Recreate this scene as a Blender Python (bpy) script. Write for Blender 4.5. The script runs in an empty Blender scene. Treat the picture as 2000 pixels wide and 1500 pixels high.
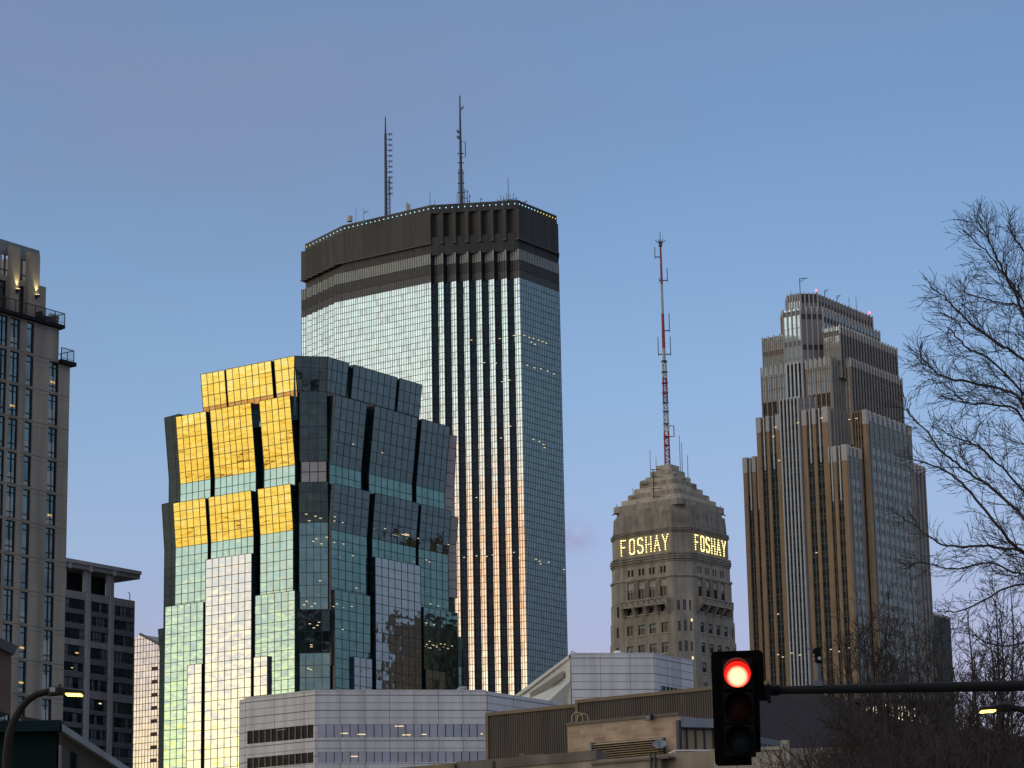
import bpy, math, random
from math import sin, cos, tan, radians, sqrt, pi, atan2, exp
from mathutils import Vector as V, Matrix

SC = bpy.context.scene
# ------------------------------------------------------------------ camera
FPX = 5300.0                    # focal length in pixels of a 2000 px wide picture
PITCH, ROLL = radians(13.44), 0.0185
CAM = V((0, 0, 1.65))
_f = V((0, cos(PITCH), sin(PITCH)))
_r0, _u0 = V((1, 0, 0)), V((0, -sin(PITCH), cos(PITCH)))
_r = cos(ROLL) * _r0 - sin(ROLL) * _u0
_u = cos(ROLL) * _u0 + sin(ROLL) * _r0
cam_data = bpy.data.cameras.new("camera")
cam = bpy.data.objects.new("camera", cam_data)
SC.collection.objects.link(cam)
cam.matrix_world = Matrix(((_r.x, _u.x, -_f.x, CAM.x), (_r.y, _u.y, -_f.y, CAM.y), (_r.z, _u.z, -_f.z, CAM.z), (0, 0, 0, 1)))
cam_data.sensor_width = 36.0
cam_data.lens = 36.0 * FPX / 2000.0
cam_data.clip_start, cam_data.clip_end = 0.5, 20000.0
SC.camera = cam

SC.view_settings.view_transform = 'Standard'
SC.view_settings.look = 'None'
SC.view_settings.exposure = 0.12
SC.view_settings.gamma = 1.0
SC.cycles.max_bounces = 6
SC.cycles.diffuse_bounces = 3
SC.cycles.glossy_bounces = 4
SC.cycles.sample_clamp_indirect = 4.0

def lin(r, g, b, k=1.0):
    f = lambda c: (c / 255.0 / 12.92) if c / 255.0 <= 0.04045 else ((c / 255.0 + 0.055) / 1.055) ** 2.4
    return (f(r) * k, f(g) * k, f(b) * k)

# ------------------------------------------------------------------ sky at dusk
world = bpy.data.worlds.new("World")
SC.world = world
world.use_nodes = True
wn, wl = world.node_tree.nodes, world.node_tree.links
wn.clear()

def nd(nodes, typ, **kw):
    n = nodes.new(typ)
    for k, v in kw.items():
        setattr(n, k, v)
    return n

def mth(nodes, links, op, a, b=None, c=None, clamp=False):
    n = nodes.new('ShaderNodeMath')
    n.operation = op
    n.use_clamp = clamp
    for i, x in enumerate((a, b, c)):
        if x is None:
            continue
        if isinstance(x, (int, float)):
            n.inputs[i].default_value = x
        else:
            links.new(x, n.inputs[i])
    return n.outputs[0]

def ramp(nodes, links, fac, stops, interp='LINEAR'):
    n = nodes.new('ShaderNodeValToRGB')
    n.color_ramp.interpolation = interp
    els = n.color_ramp.elements
    while len(els) > 1:
        els.remove(els[-1])
    els[0].position, els[0].color = stops[0][0], (*stops[0][1], 1)
    for p, c in stops[1:]:
        e = els.new(p)
        e.color = (*c, 1)
    links.new(fac, n.inputs[0])
    return n.outputs[0]

def mixc(nodes, links, fac, a, b, mode='MIX'):
    n = nodes.new('ShaderNodeMix')
    n.data_type = 'RGBA'
    n.blend_type = mode
    n.clamp_factor = True
    if isinstance(fac, (int, float)):
        n.inputs[0].default_value = fac
    else:
        links.new(fac, n.inputs[0])
    for i, x in ((6, a), (7, b)):
        if isinstance(x, tuple):
            n.inputs[i].default_value = (*x, 1)
        else:
            links.new(x, n.inputs[i])
    return n.outputs[2]

SUNSET = V((-0.955, -0.297))          # horizontal direction of the afterglow
K = 3.0                               # ramp colours are stored divided by K
def build_sky():
    M = lambda op, a, b=None, c=None, clamp=False: mth(wn, wl, op, a, b, c, clamp)
    tc = nd(wn, 'ShaderNodeTexCoord')
    sep = nd(wn, 'ShaderNodeSeparateXYZ')
    wl.new(tc.outputs['Generated'], sep.inputs[0])
    x, y, z = sep.outputs
    el = M('MULTIPLY', M('ARCSINE', z), 180 / pi)                 # elevation, degrees
    h = M('SQRT', M('ADD', M('MULTIPLY', x, x), M('MULTIPLY', y, y)))
    c = M('DIVIDE', M('ADD', M('MULTIPLY', x, SUNSET.x), M('MULTIPLY', y, SUNSET.y)), M('MAXIMUM', h, 1e-4))
    az = M('MULTIPLY', M('ARCTAN2', x, y), 180 / pi)              # azimuth from straight ahead, degrees
    # slow drifting cloud noise bends the colour bands of the glow
    mp = nd(wn, 'ShaderNodeMapping')
    mp.inputs['Scale'].default_value = (3.0, 3.0, 14.0)
    wl.new(tc.outputs['Generated'], mp.inputs[0])
    nz = nd(wn, 'ShaderNodeTexNoise')
    nz.inputs['Scale'].default_value = 1.6
    nz.inputs['Detail'].default_value = 5.0
    wl.new(mp.outputs[0], nz.inputs['Vector'])
    wob = M('MULTIPLY', M('SUBTRACT', nz.outputs[0], 0.5), 5.0)
    e2 = M('ADD', el, wob)
    f = M('DIVIDE', M('MAXIMUM', e2, 0.0), 90.0, clamp=True)
    f0 = M('DIVIDE', M('MAXIMUM', el, 0.0), 90.0, clamp=True)
    st = lambda L: [(e / 90.0, tuple(v / K for v in col)) for e, col in L]
    west = ramp(wn, wl, f, st(WEST))
    view = ramp(wn, wl, f0, st(VIEW))
    east = ramp(wn, wl, f0, st(EAST))
    def smooth(v, lo, hi):
        n = nd(wn, 'ShaderNodeMapRange', interpolation_type='SMOOTHSTEP')
        wl.new(v, n.inputs[0])
        n.inputs[1].default_value, n.inputs[2].default_value = lo, hi
        return n.outputs[0]
    col = mixc(wn, wl, smooth(c, -0.92, -0.5), east, view)
    # the left of the view is greyer, with a mauve veil high up
    veil_n = nd(wn, 'ShaderNodeTexNoise')
    veil_n.inputs['Scale'].default_value = 7.0
    veil_n.inputs['Detail'].default_value = 4.0
    mp2 = nd(wn, 'ShaderNodeMapping')
    mp2.inputs['Rotation'].default_value = (0.0, radians(-28), 0.0)
    mp2.inputs['Scale'].default_value = (0.8, 1.0, 2.4)
    wl.new(tc.outputs['Generated'], mp2.inputs[0])
    wl.new(mp2.outputs[0], veil_n.inputs['Vector'])
    a1 = smooth(az, 7.0, -11.0)
    b1 = smooth(M('ADD', el, M('MULTIPLY', az, -0.42)), 14.5, 22.5)
    vf = M('MULTIPLY', b1, M('ADD', M('MULTIPLY', smooth(veil_n.outputs[0], 0.34, 0.66), 0.75), 0.22), clamp=True)
    col = mixc(wn, wl, M('MULTIPLY', a1, 0.55), col, mixc(wn, wl, 1.0, col, tuple(v for v in (0.86, 0.88, 0.84)), 'MULTIPLY'))
    col = mixc(wn, wl, M('MULTIPLY', vf, 0.62), col, tuple(v / K for v in lin(126, 138, 168)))
    # small rosy cloud wisp low between the towers
    def blob(a0, e0, sa, se):
        da = M('DIVIDE', M('SUBTRACT', az, a0), sa)
        de = M('DIVIDE', M('SUBTRACT', el, e0), se)
        q = M('ADD', M('MULTIPLY', da, da), M('MULTIPLY', de, de))
        return M('EXPONENT', M('MULTIPLY', q, -1.0))
    w2 = nd(wn, 'ShaderNodeTexNoise')
    w2.inputs['Scale'].default_value = 60.0
    w2.inputs['Detail'].default_value = 6.0
    wl.new(tc.outputs['Generated'], w2.inputs['Vector'])
    wisp = M('MULTIPLY', blob(1.25, 10.25, 0.42, 0.30), M('MULTIPLY', smooth(w2.outputs[0], 0.3, 0.6), 1.0), clamp=True)
    col = mixc(wn, wl, wisp, col, tuple(v / K for v in lin(152, 148, 184)))
    # peach streak of cloud in the afterglow
    peach = M('MULTIPLY', blob(-111.5, 9.6, 4.2, 2.2), M('ADD', M('MULTIPLY', nz.outputs[0], 0.9), 0.6), clamp=True)
    west = mixc(wn, wl, peach, west, tuple(v / K for v in (1.42, 0.80, 0.46)))
    col = mixc(wn, wl, smooth(c, 0.25, 0.93), col, west)
    bg = nd(wn, 'ShaderNodeBackground')
    wl.new(col, bg.inputs[0])
    bg.inputs[1].default_value = K
    out = nd(wn, 'ShaderNodeOutputWorld')
    wl.new(bg.outputs[0], out.inputs[0])

WEST = [(0, (1.5, 0.76, 0.14)), (2.0, (1.95, 1.24, 0.26)), (4.0, (2.1, 1.56, 0.52)), (5.6, (2.0, 1.70, 0.95)), (7.2, (1.55, 1.42, 1.02)),
        (8.8, (1.25, 1.14, 0.98)), (10.4, (1.02, 1.04, 1.0)), (12.0, (0.95, 1.05, 1.04)), (14.5, (0.86, 1.0, 1.0)), (18, (0.80, 0.90, 0.94)),
        (30, (0.92, 0.94, 0.96)), (55, (0.78, 0.80, 0.84)), (90, (0.62, 0.67, 0.76))]
VIEW = [(0, lin(190, 184, 198)), (6.5, lin(174, 174, 203)), (8.0, lin(169, 177, 209)), (10, lin(158, 180, 216)), (13, lin(141, 173, 213)), (16, lin(126, 160, 203)),
        (19, lin(115, 148, 193)), (22, lin(111, 140, 182)), (30, lin(165, 176, 200)), (45, (0.62, 0.65, 0.72)), (90, (0.62, 0.67, 0.76))]
EAST = [(0, lin(88, 100, 108)), (4, lin(104, 114, 124)), (8, lin(112, 128, 142)), (12, lin(116, 142, 156)), (18, lin(110, 134, 156)), (35, lin(118, 138, 164)), (60, (0.46, 0.50, 0.58)), (90, (0.62, 0.67, 0.76))]
build_sky()

# ------------------------------------------------------------------ photo geometry -> real places
def ray(px, py):
    return _f + ((px - 1000.0) / FPX) * _r + ((750.0 - py) / FPX) * _u
def at_y(px, py, Y):
    d = ray(px, py)
    return CAM + d * (Y / d.y)
def at_z(px, py, z):
    d = ray(px, py)
    return CAM + d * ((z - CAM.z) / d.z)
def proj(P):
    d = P - CAM
    return 1000 + FPX * d.dot(_r) / d.dot(_f), 750 - FPX * d.dot(_u) / d.dot(_f)
def along(P, D, px):
    a = (px - 1000.0) / FPX
    q = P - CAM
    return (a * q.dot(_f) - q.dot(_r)) / (D.dot(_r) - a * D.dot(_f))
def z_row(P, py):
    """height above the plan place P that shows on picture row py"""
    q = V((P.x, P.y, 0)) - CAM
    b = (750.0 - py) / FPX
    return (b * q.dot(_f) - q.dot(_u)) / (_u.z - b * _f.z)
A35 = radians(35)
UL = V((-cos(A35), sin(A35), 0))       # street grid: along a left-hand facade, away from us
UR = V((sin(A35), cos(A35), 0))        # along a right-hand facade, away from us
NL, NR = -UR, -UL                      # their outward normals
UP = V((0, 0, 1))

class Wall:
    """vertical facade plane: origin, horizontal direction left to right as seen from outside"""
    def __init__(s, P, u):
        s.P, s.u = V((P.x, P.y, 0)), u.normalized()
        s.n = s.u.cross(UP)
    def hit(s, px, py):
        d = ray(px, py)
        t = (s.P - CAM).dot(s.n) / d.dot(s.n)
        q = CAM + d * t
        return (q - s.P).dot(s.u), q.z
    def pt(s, t, z, off=0.0):
        return s.P + s.u * t + s.n * off + UP * z

# ------------------------------------------------------------------ meshes
class MB:
    def __init__(s):
        s.v, s.f, s.m = [], [], []
    def quad(s, a, b, c, d, m=0):
        k = len(s.v)
        s.v += [a, b, c, d]
        s.f.append((k, k + 1, k + 2, k + 3))
        s.m.append(m)
    def tri(s, a, b, c, m=0):
        k = len(s.v)
        s.v += [a, b, c]
        s.f.append((k, k + 1, k + 2))
        s.m.append(m)
    def poly(s, pts, m=0):
        k = len(s.v)
        s.v += list(pts)
        s.f.append(tuple(range(k, k + len(pts))))
        s.m.append(m)
    def box(s, c, ax, ay, az, m=0):
        """centre and three half-vectors (right-handed)"""
        p = [c + ax * i + ay * j + az * k for k in (-1, 1) for j in (-1, 1) for i in (-1, 1)]
        k = len(s.v)
        s.v += p
        for q in ((0, 2, 3, 1), (4, 5, 7, 6), (0, 1, 5, 4), (2, 6, 7, 3), (0, 4, 6, 2), (1, 3, 7, 5)):
            s.f.append(tuple(k + i for i in q))
            s.m.append(m)
    def wbox(s, w, t0, t1, z0, z1, o0, o1, m=0):
        """box on a wall from offset o0 to o1 (outward)"""
        s.box(w.pt((t0 + t1) / 2, (z0 + z1) / 2, (o0 + o1) / 2), w.u * ((t1 - t0) / 2), w.n * (-(o1 - o0) / 2), UP * ((z1 - z0) / 2), m)
    def abox(s, x0, x1, y0, y1, z0, z1, m=0):
        s.box(V(((x0 + x1) / 2, (y0 + y1) / 2, (z0 + z1) / 2)), V(((x1 - x0) / 2, 0, 0)), V((0, (y1 - y0) / 2, 0)), V((0, 0, (z1 - z0) / 2)), m)
    def bar(s, a, b, w, d, n, m=0):
        """three-sided strip from a to b lying proud d of a surface with normal n"""
        t = (b - a)
        x = t.cross(n).normalized() * (w / 2)
        o = n * d
        a0, a1, b0, b1 = a - x, a + x, b - x, b + x
        s.quad(a0 + o, a1 + o, b1 + o, b0 + o, m)
        s.quad(a0, a0 + o, b0 + o, b0, m)
        s.quad(a1 + o, a1, b1, b1 + o, m)
    def prism(s, pts, z0, z1, m=0, cap=True, mcap=None, zt=None):
        n = len(pts)
        lo = [V((p.x, p.y, z0)) for p in pts]
        hi = [V((p.x, p.y, z1 if zt is None else zt[i])) for i, p in enumerate(pts)]
        for i in range(n):
            j = (i + 1) % n
            s.quad(lo[i], lo[j], hi[j], hi[i], m)
        if cap:
            s.poly(hi, m if mcap is None else mcap)
            s.poly(lo[::-1], m if mcap is None else mcap)
    def tube(s, pts, rad, n=6, m=0, cap=True):
        k0 = len(s.v)
        prev = None
        for i, p in enumerate(pts):
            t = (pts[min(i + 1, len(pts) - 1)] - pts[max(i - 1, 0)])
            t = t.normalized() if t.length > 1e-9 else UP
            if prev is None:
                x = t.cross(UP) if abs(t.z) < 0.9 else t.cross(V((1, 0, 0)))
            else:
                x = prev - t * prev.dot(t)
            x.normalize()
            prev = x
            y = t.cross(x)
            r = rad[i] if hasattr(rad, '__len__') else rad
            for a in range(n):
                an = 2 * pi * a / n
                s.v.append(p + (x * cos(an) + y * sin(an)) * r)
        for i in range(len(pts) - 1):
            for a in range(n):
                b = (a + 1) % n
                s.f.append((k0 + i * n + a, k0 + i * n + b, k0 + (i + 1) * n + b, k0 + (i + 1) * n + a))
                s.m.append(m)
        if cap and n > 3:
            s.f.append(tuple(k0 + a for a in range(n))[::-1])
            s.m.append(m)
            e = k0 + (len(pts) - 1) * n
            s.f.append(tuple(e + a for a in range(n)))
            s.m.append(m)
    def ring(s, c, r0, r1, ax, ay, n=24, m=0):
        for i in range(n):
            a, b = 2 * pi * i / n, 2 * pi * (i + 1) / n
            pa, pb = ax * cos(a) + ay * sin(a), ax * cos(b) + ay * sin(b)
            if r0 < 1e-6:
                s.tri(c, c + pa * r1, c + pb * r1, m)
            else:
                s.quad(c + pa * r0, c + pa * r1, c + pb * r1, c + pb * r0, m)
    def build(s, name, mats, parent=None, smooth=False):
        org = ORG.get(parent.name, V((0, 0, 0))) if parent else V((0, 0, 0))
        me = bpy.data.meshes.new(name)
        me.from_pydata([tuple(p - org) for p in s.v], [], s.f)
        if not isinstance(mats, (list, tuple)):
            mats = [mats]
        for mt in mats:
            me.materials.append(mt)
        me.polygons.foreach_set('material_index', s.m)
        if smooth:
            me.polygons.foreach_set('use_smooth', [True] * len(s.f))
        me.update()
        o = bpy.data.objects.new(name, me)
        SC.collection.objects.link(o)
        if parent:
            o.parent = parent
            ORG[o.name] = org
        return o
ORG = {}

def thing(name, label, cat, loc, group=None):
    o = bpy.data.objects.new(name, None)
    SC.collection.objects.link(o)
    o.location = loc
    ORG[o.name] = V(loc)
    o['label'], o['category'] = label, cat
    if group:
        o['group'] = group
    return o
def tag(o, label, cat, group=None):
    o['label'], o['category'] = label, cat
    if group:
        o['group'] = group
    return o
def structure(o):
    o['kind'] = 'structure'
    return o

def offset_poly(pts, d):
    """offset a CCW plan polygon outward by d"""
    out, n = [], len(pts)
    for i in range(n):
        a, b, c = pts[i - 1], pts[i], pts[(i + 1) % n]
        e1, e2 = (b - a).normalized(), (c - b).normalized()
        n1, n2 = V((e1.y, -e1.x, 0)), V((e2.y, -e2.x, 0))
        q = n1 + n2
        k = q.dot(n1)
        out.append(b + q * (d / k) if abs(k) > 1e-3 else b + n1 * d)
    return out

RNG = random.Random(7)
def grid_face(mb, P0, P1, P2, P3, cols, rows, bw, bd, mg=0, mbar=1, jit=0.003, hw=None, row_mat=None, rng=None, panes=True, edge=True, alt=None):
    """glazed quad P0 P1 (bottom, left to right) P2 P3 (top, right to left): separate panes, each a touch out of true, and mullions
    cols: count; rows: count or list of fractions"""
    R = rng or RNG
    n = (P1 - P0).cross(P3 - P0).normalized()
    us = [i / cols for i in range(cols + 1)] if isinstance(cols, int) else cols
    vs = [i / rows for i in range(rows + 1)] if isinstance(rows, int) else rows
    def P(u, v):
        a = P0.lerp(P1, u)
        b = P3.lerp(P2, u)
        return a.lerp(b, v)
    for j in range(len(vs) - 1):
        m = mg if row_mat is None else row_mat(j)
        for i in range(len(us) - 1):
            m_ = alt[R.randrange(len(alt))] if alt and R.random() < 0.22 else m
            a, b, c, d = P(us[i], vs[j]), P(us[i + 1], vs[j]), P(us[i + 1], vs[j + 1]), P(us[i], vs[j + 1])
            hx, hy = (b - a).length / 2, (d - a).length / 2
            tx, ty = R.gauss(0, jit) * hx, R.gauss(0, jit) * hy
            mb.quad(a + n * (-tx - ty), b + n * (tx - ty), c + n * (tx + ty), d + n * (-tx + ty), m_)
    hw = bw if hw is None else hw
    for i, u in enumerate(us):
        if edge or 0 < i < len(us) - 1:
            mb.bar(P(u, 0), P(u, 1), bw, bd, n, mbar)
    for j, v in enumerate(vs):
        if edge or 0 < j < len(vs) - 1:
            mb.bar(P(0, v), P(1, v), hw, bd * 0.8, n, mbar)

def wall_holes(mb, w, t0, t1, z0, z1, holes, depth, m=0, mr=0):
    """wall skin with rectangular openings and reveals; holes = (t0,t1,z0,z1)"""
    hs = [h for h in holes if h[1] > t0 and h[0] < t1 and h[3] > z0 and h[2] < z1]
    ts = sorted({t0, t1, *[min(max(x, t0), t1) for h in hs for x in h[:2]]})
    zs = sorted({z0, z1, *[min(max(x, z0), z1) for h in hs for x in h[2:]]})
    for j in range(len(zs) - 1):
        zc = (zs[j] + zs[j + 1]) / 2
        run = None
        row = [h for h in hs if h[2] < zc < h[3]]
        for i in range(len(ts) - 1):
            tcn = (ts[i] + ts[i + 1]) / 2
            if any(h[0] < tcn < h[1] for h in row):
                if run is not None:
                    mb.quad(w.pt(run, zs[j]), w.pt(ts[i], zs[j]), w.pt(ts[i], zs[j + 1]), w.pt(run, zs[j + 1]), m)
                    run = None
            elif run is None:
                run = ts[i]
        if run is not None:
            mb.quad(w.pt(run, zs[j]), w.pt(t1, zs[j]), w.pt(t1, zs[j + 1]), w.pt(run, zs[j + 1]), m)
    for a, b, c, d in hs:
        mb.quad(w.pt(a, c), w.pt(a, c, -depth), w.pt(a, d, -depth), w.pt(a, d), mr)
        mb.quad(w.pt(b, c, -depth), w.pt(b, c), w.pt(b, d), w.pt(b, d, -depth), mr)
        mb.quad(w.pt(a, c), w.pt(b, c), w.pt(b, c, -depth), w.pt(a, c, -depth), mr)
        mb.quad(w.pt(a, d, -depth), w.pt(b, d, -depth), w.pt(b, d), w.pt(a, d), mr)

def window_mesh(w, h, depth, vbars=(), hbars=(), fw=0.08, blind=0.0):
    """one window in an opening h: glass at the back, frame and glazing bars; materials 0 glass 1 frame 2 blind"""
    mb = MB()
    a, b, c, d = h
    o = -depth
    ta, tb = RNG.gauss(0, 0.004), RNG.gauss(0, 0.004)
    q = lambda t, z: w.pt(t, z, o + ta * (t - (a + b) / 2) + tb * (z - (c + d) / 2))
    mb.quad(q(a, c), q(b, c), q(b, d), q(a, d), 0)
    if blind > 0:
        zb = d - (d - c) * blind
        mb.quad(w.pt(a, zb, o + 0.03), w.pt(b, zb, o + 0.03), w.pt(b, d, o + 0.03), w.pt(a, d, o + 0.03), 2)
    f = fw
    for x0, x1, y0, y1 in ((a, a + f, c, d), (b - f, b, c, d), (a + f, b - f, c, c + f), (a + f, b - f, d - f, d)):
        mb.wbox(w, x0, x1, y0, y1, o + 0.035, o + 0.10, 1)
    for v in vbars:
        x = a + (b - a) * v
        mb.wbox(w, x - f * 0.45, x + f * 0.45, c + f, d - f, o + 0.037, o + 0.09, 1)
    for v in hbars:
        z = c + (d - c) * v
        mb.wbox(w, a + f, b - f, z - f * 0.45, z + f * 0.45, o + 0.039, o + 0.095, 1)
    return mb

# ------------------------------------------------------------------ materials
def new_mat(name):
    m = bpy.data.materials.new(name)
    m.use_nodes = True
    n, l = m.node_tree.nodes, m.node_tree.links
    return m, n, l, n['Principled BSDF']

def solid(name, col, rough=0.7, var=0.18, scale=0.6, metal=0.0, bump=0.0, stretch=(1, 1, 1), spec=0.5, streak=0.0):
    """weathered solid: two noises break up the colour and the gloss; streak adds rain-washed vertical stains"""
    m, n, l, b = new_mat(name)
    tc = nd(n, 'ShaderNodeTexCoord')
    mp = nd(n, 'ShaderNodeMapping')
    mp.inputs['Scale'].default_value = stretch
    l.new(tc.outputs['Object'], mp.inputs[0])
    a = nd(n, 'ShaderNodeTexNoise')
    a.inputs['Scale'].default_value = scale
    a.inputs['Detail'].default_value = 6
    l.new(mp.outputs[0], a.inputs['Vector'])
    lo, hi = tuple(c * (1 - var) for c in col), tuple(min(1, c * (1 + var)) for c in col)
    c = ramp(n, l, a.outputs[0], [(0.3, lo), (0.7, hi)])
    if streak > 0:
        mp2 = nd(n, 'ShaderNodeMapping')
        mp2.inputs['Scale'].default_value = (1.0, 1.0, 0.06)
        l.new(tc.outputs['Object'], mp2.inputs[0])
        s = nd(n, 'ShaderNodeTexNoise')
        s.inputs['Scale'].default_value = 0.9
        s.inputs['Detail'].default_value = 4
        l.new(mp2.outputs[0], s.inputs['Vector'])
        k = ramp(n, l, s.outputs[0], [(0.35, (1 - streak,) * 3), (0.62, (1, 1, 1))])
        c = mixc(n, l, 1.0, c, k, 'MULTIPLY')
    l.new(c, b.inputs['Base Color'])
    b.inputs['Roughness'].default_value = rough
    b.inputs['Metallic'].default_value = metal
    b.inputs['Specular IOR Level'].default_value = spec
    if bump > 0:
        bp = nd(n, 'ShaderNodeBump')
        bp.inputs['Strength'].default_value = bump
        bp.inputs['Distance'].default_value = 0.05
        l.new(a.outputs[0], bp.inputs['Height'])
        l.new(bp.outputs[0], b.inputs['Normal'])
    return m

def mirror_glass(name, tint, rough=0.03, warp=0.004, wscale=0.35, var=0.10, stretch=(1, 1, 1), detail=2.5, metal=1.0):
    """coated reflective glazing; large soft warps as in heat-treated panes"""
    m, n, l, b = new_mat(name)
    tc = nd(n, 'ShaderNodeTexCoord')
    a = nd(n, 'ShaderNodeTexNoise')
    a.inputs['Scale'].default_value = wscale
    a.inputs['Detail'].default_value = detail
    mp = nd(n, 'ShaderNodeMapping')
    mp.inputs['Scale'].default_value = stretch
    l.new(tc.outputs['Object'], mp.inputs[0])
    l.new(mp.outputs[0], a.inputs['Vector'])
    g = nd(n, 'ShaderNodeTexNoise')
    g.inputs['Scale'].default_value = 0.5
    l.new(tc.outputs['Object'], g.inputs['Vector'])
    c = ramp(n, l, g.outputs[0], [(0.35, tuple(x * (1 - var) for x in tint)), (0.65, tuple(min(1, x * (1 + var)) for x in tint))])
    l.new(c, b.inputs['Base Color'])
    b.inputs['Metallic'].default_value = metal
    b.inputs['Roughness'].default_value = rough
    bp = nd(n, 'ShaderNodeBump')
    bp.inputs['Strength'].default_value = 1.0
    bp.inputs['Distance'].default_value = warp / wscale * 2.0
    l.new(a.outputs[0], bp.inputs['Height'])
    l.new(bp.outputs[0], b.inputs['Normal'])
    return m

def clear_glass(name, col=(0.012, 0.016, 0.02), ior=1.75, rough=0.03, var=0.5):
    m, n, l, b = new_mat(name)
    tc = nd(n, 'ShaderNodeTexCoord')
    g = nd(n, 'ShaderNodeTexNoise')
    g.inputs['Scale'].default_value = 0.8
    l.new(tc.outputs['Object'], g.inputs['Vector'])
    c = ramp(n, l, g.outputs[0], [(0.35, tuple(x * (1 - var) for x in col)), (0.65, tuple(x * (1 + var) for x in col))])
    l.new(c, b.inputs['Base Color'])
    b.inputs['Roughness'].default_value = rough
    b.inputs['IOR'].default_value = ior
    return m

def glow(name, col, strength):
    m, n, l, b = new_mat(name)
    n.remove(b)
    e = nd(n, 'ShaderNodeEmission')
    e.inputs[0].default_value = (*col, 1)
    e.inputs[1].default_value = strength
    l.new(e.outputs[0], n['Material Output'].inputs[0])
    return m

M_frame = solid('dark_mullion', (0.012, 0.016, 0.017), 0.5, 0.2)
M_black = solid('black_metal', (0.010, 0.010, 0.012), 0.45, 0.2, 3.0)
M_warm = glow('warm_office_light', (1.0, 0.80, 0.45), 1.05)
M_warm_dim = glow('warm_room_light', (1.0, 0.62, 0.22), 0.7)
M_metal = solid('galvanised_metal', (0.22, 0.23, 0.24), 0.5, 0.2, 2.0, metal=0.4)
M_darkmetal = solid('antenna_metal', (0.045, 0.045, 0.05), 0.55, 0.2, 2.0)
# ================================================================== tall octagonal glass tower with dark crown
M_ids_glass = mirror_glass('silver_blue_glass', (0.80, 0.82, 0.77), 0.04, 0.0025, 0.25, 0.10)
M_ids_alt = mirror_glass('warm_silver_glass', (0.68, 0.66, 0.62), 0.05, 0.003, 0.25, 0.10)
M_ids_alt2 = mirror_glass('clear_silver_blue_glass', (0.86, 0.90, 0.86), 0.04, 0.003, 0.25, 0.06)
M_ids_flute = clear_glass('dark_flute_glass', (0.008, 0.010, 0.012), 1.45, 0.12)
M_ids_right = mirror_glass('dim_silver_blue_glass', (0.42, 0.465, 0.515), 0.05, 0.003, 0.25, 0.10)  # silver glass dimmed to hold the right face's darker sky reflection
M_ids_crown = solid('dark_bronze_cladding', (0.034, 0.029, 0.025), 0.55, 0.40, 0.14, stretch=(1, 1, 0.3), streak=0.65)
M_ids_louvre = solid('grey_louvre', (0.30, 0.30, 0.28), 0.5, 0.12, 0.5)
M_ids_grille = solid('dark_grille', (0.055, 0.050, 0.048), 0.6, 0.2, 0.5)
M_ids_panel = solid('slate_panel', (0.095, 0.090, 0.092), 0.5, 0.12, 0.3)
M_led_white = glow('white_blue_roof_led', (0.45, 0.85, 1.0), 1.6)
M_led_yellow = glow('yellow_roof_led', (1.0, 0.9, 0.15), 1.3)
M_redpaint = solid('red_mast_paint', (0.30, 0.035, 0.025), 0.55, 0.25, 0.6)
M_whitepaint = solid('white_mast_paint', (0.40, 0.39, 0.38), 0.55, 0.15, 0.6)
M_equip = solid('pale_roof_equipment', (0.45, 0.43, 0.40), 0.6, 0.15, 1.0)

def flat(p):
    return V((p.x, p.y, 0))

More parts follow.
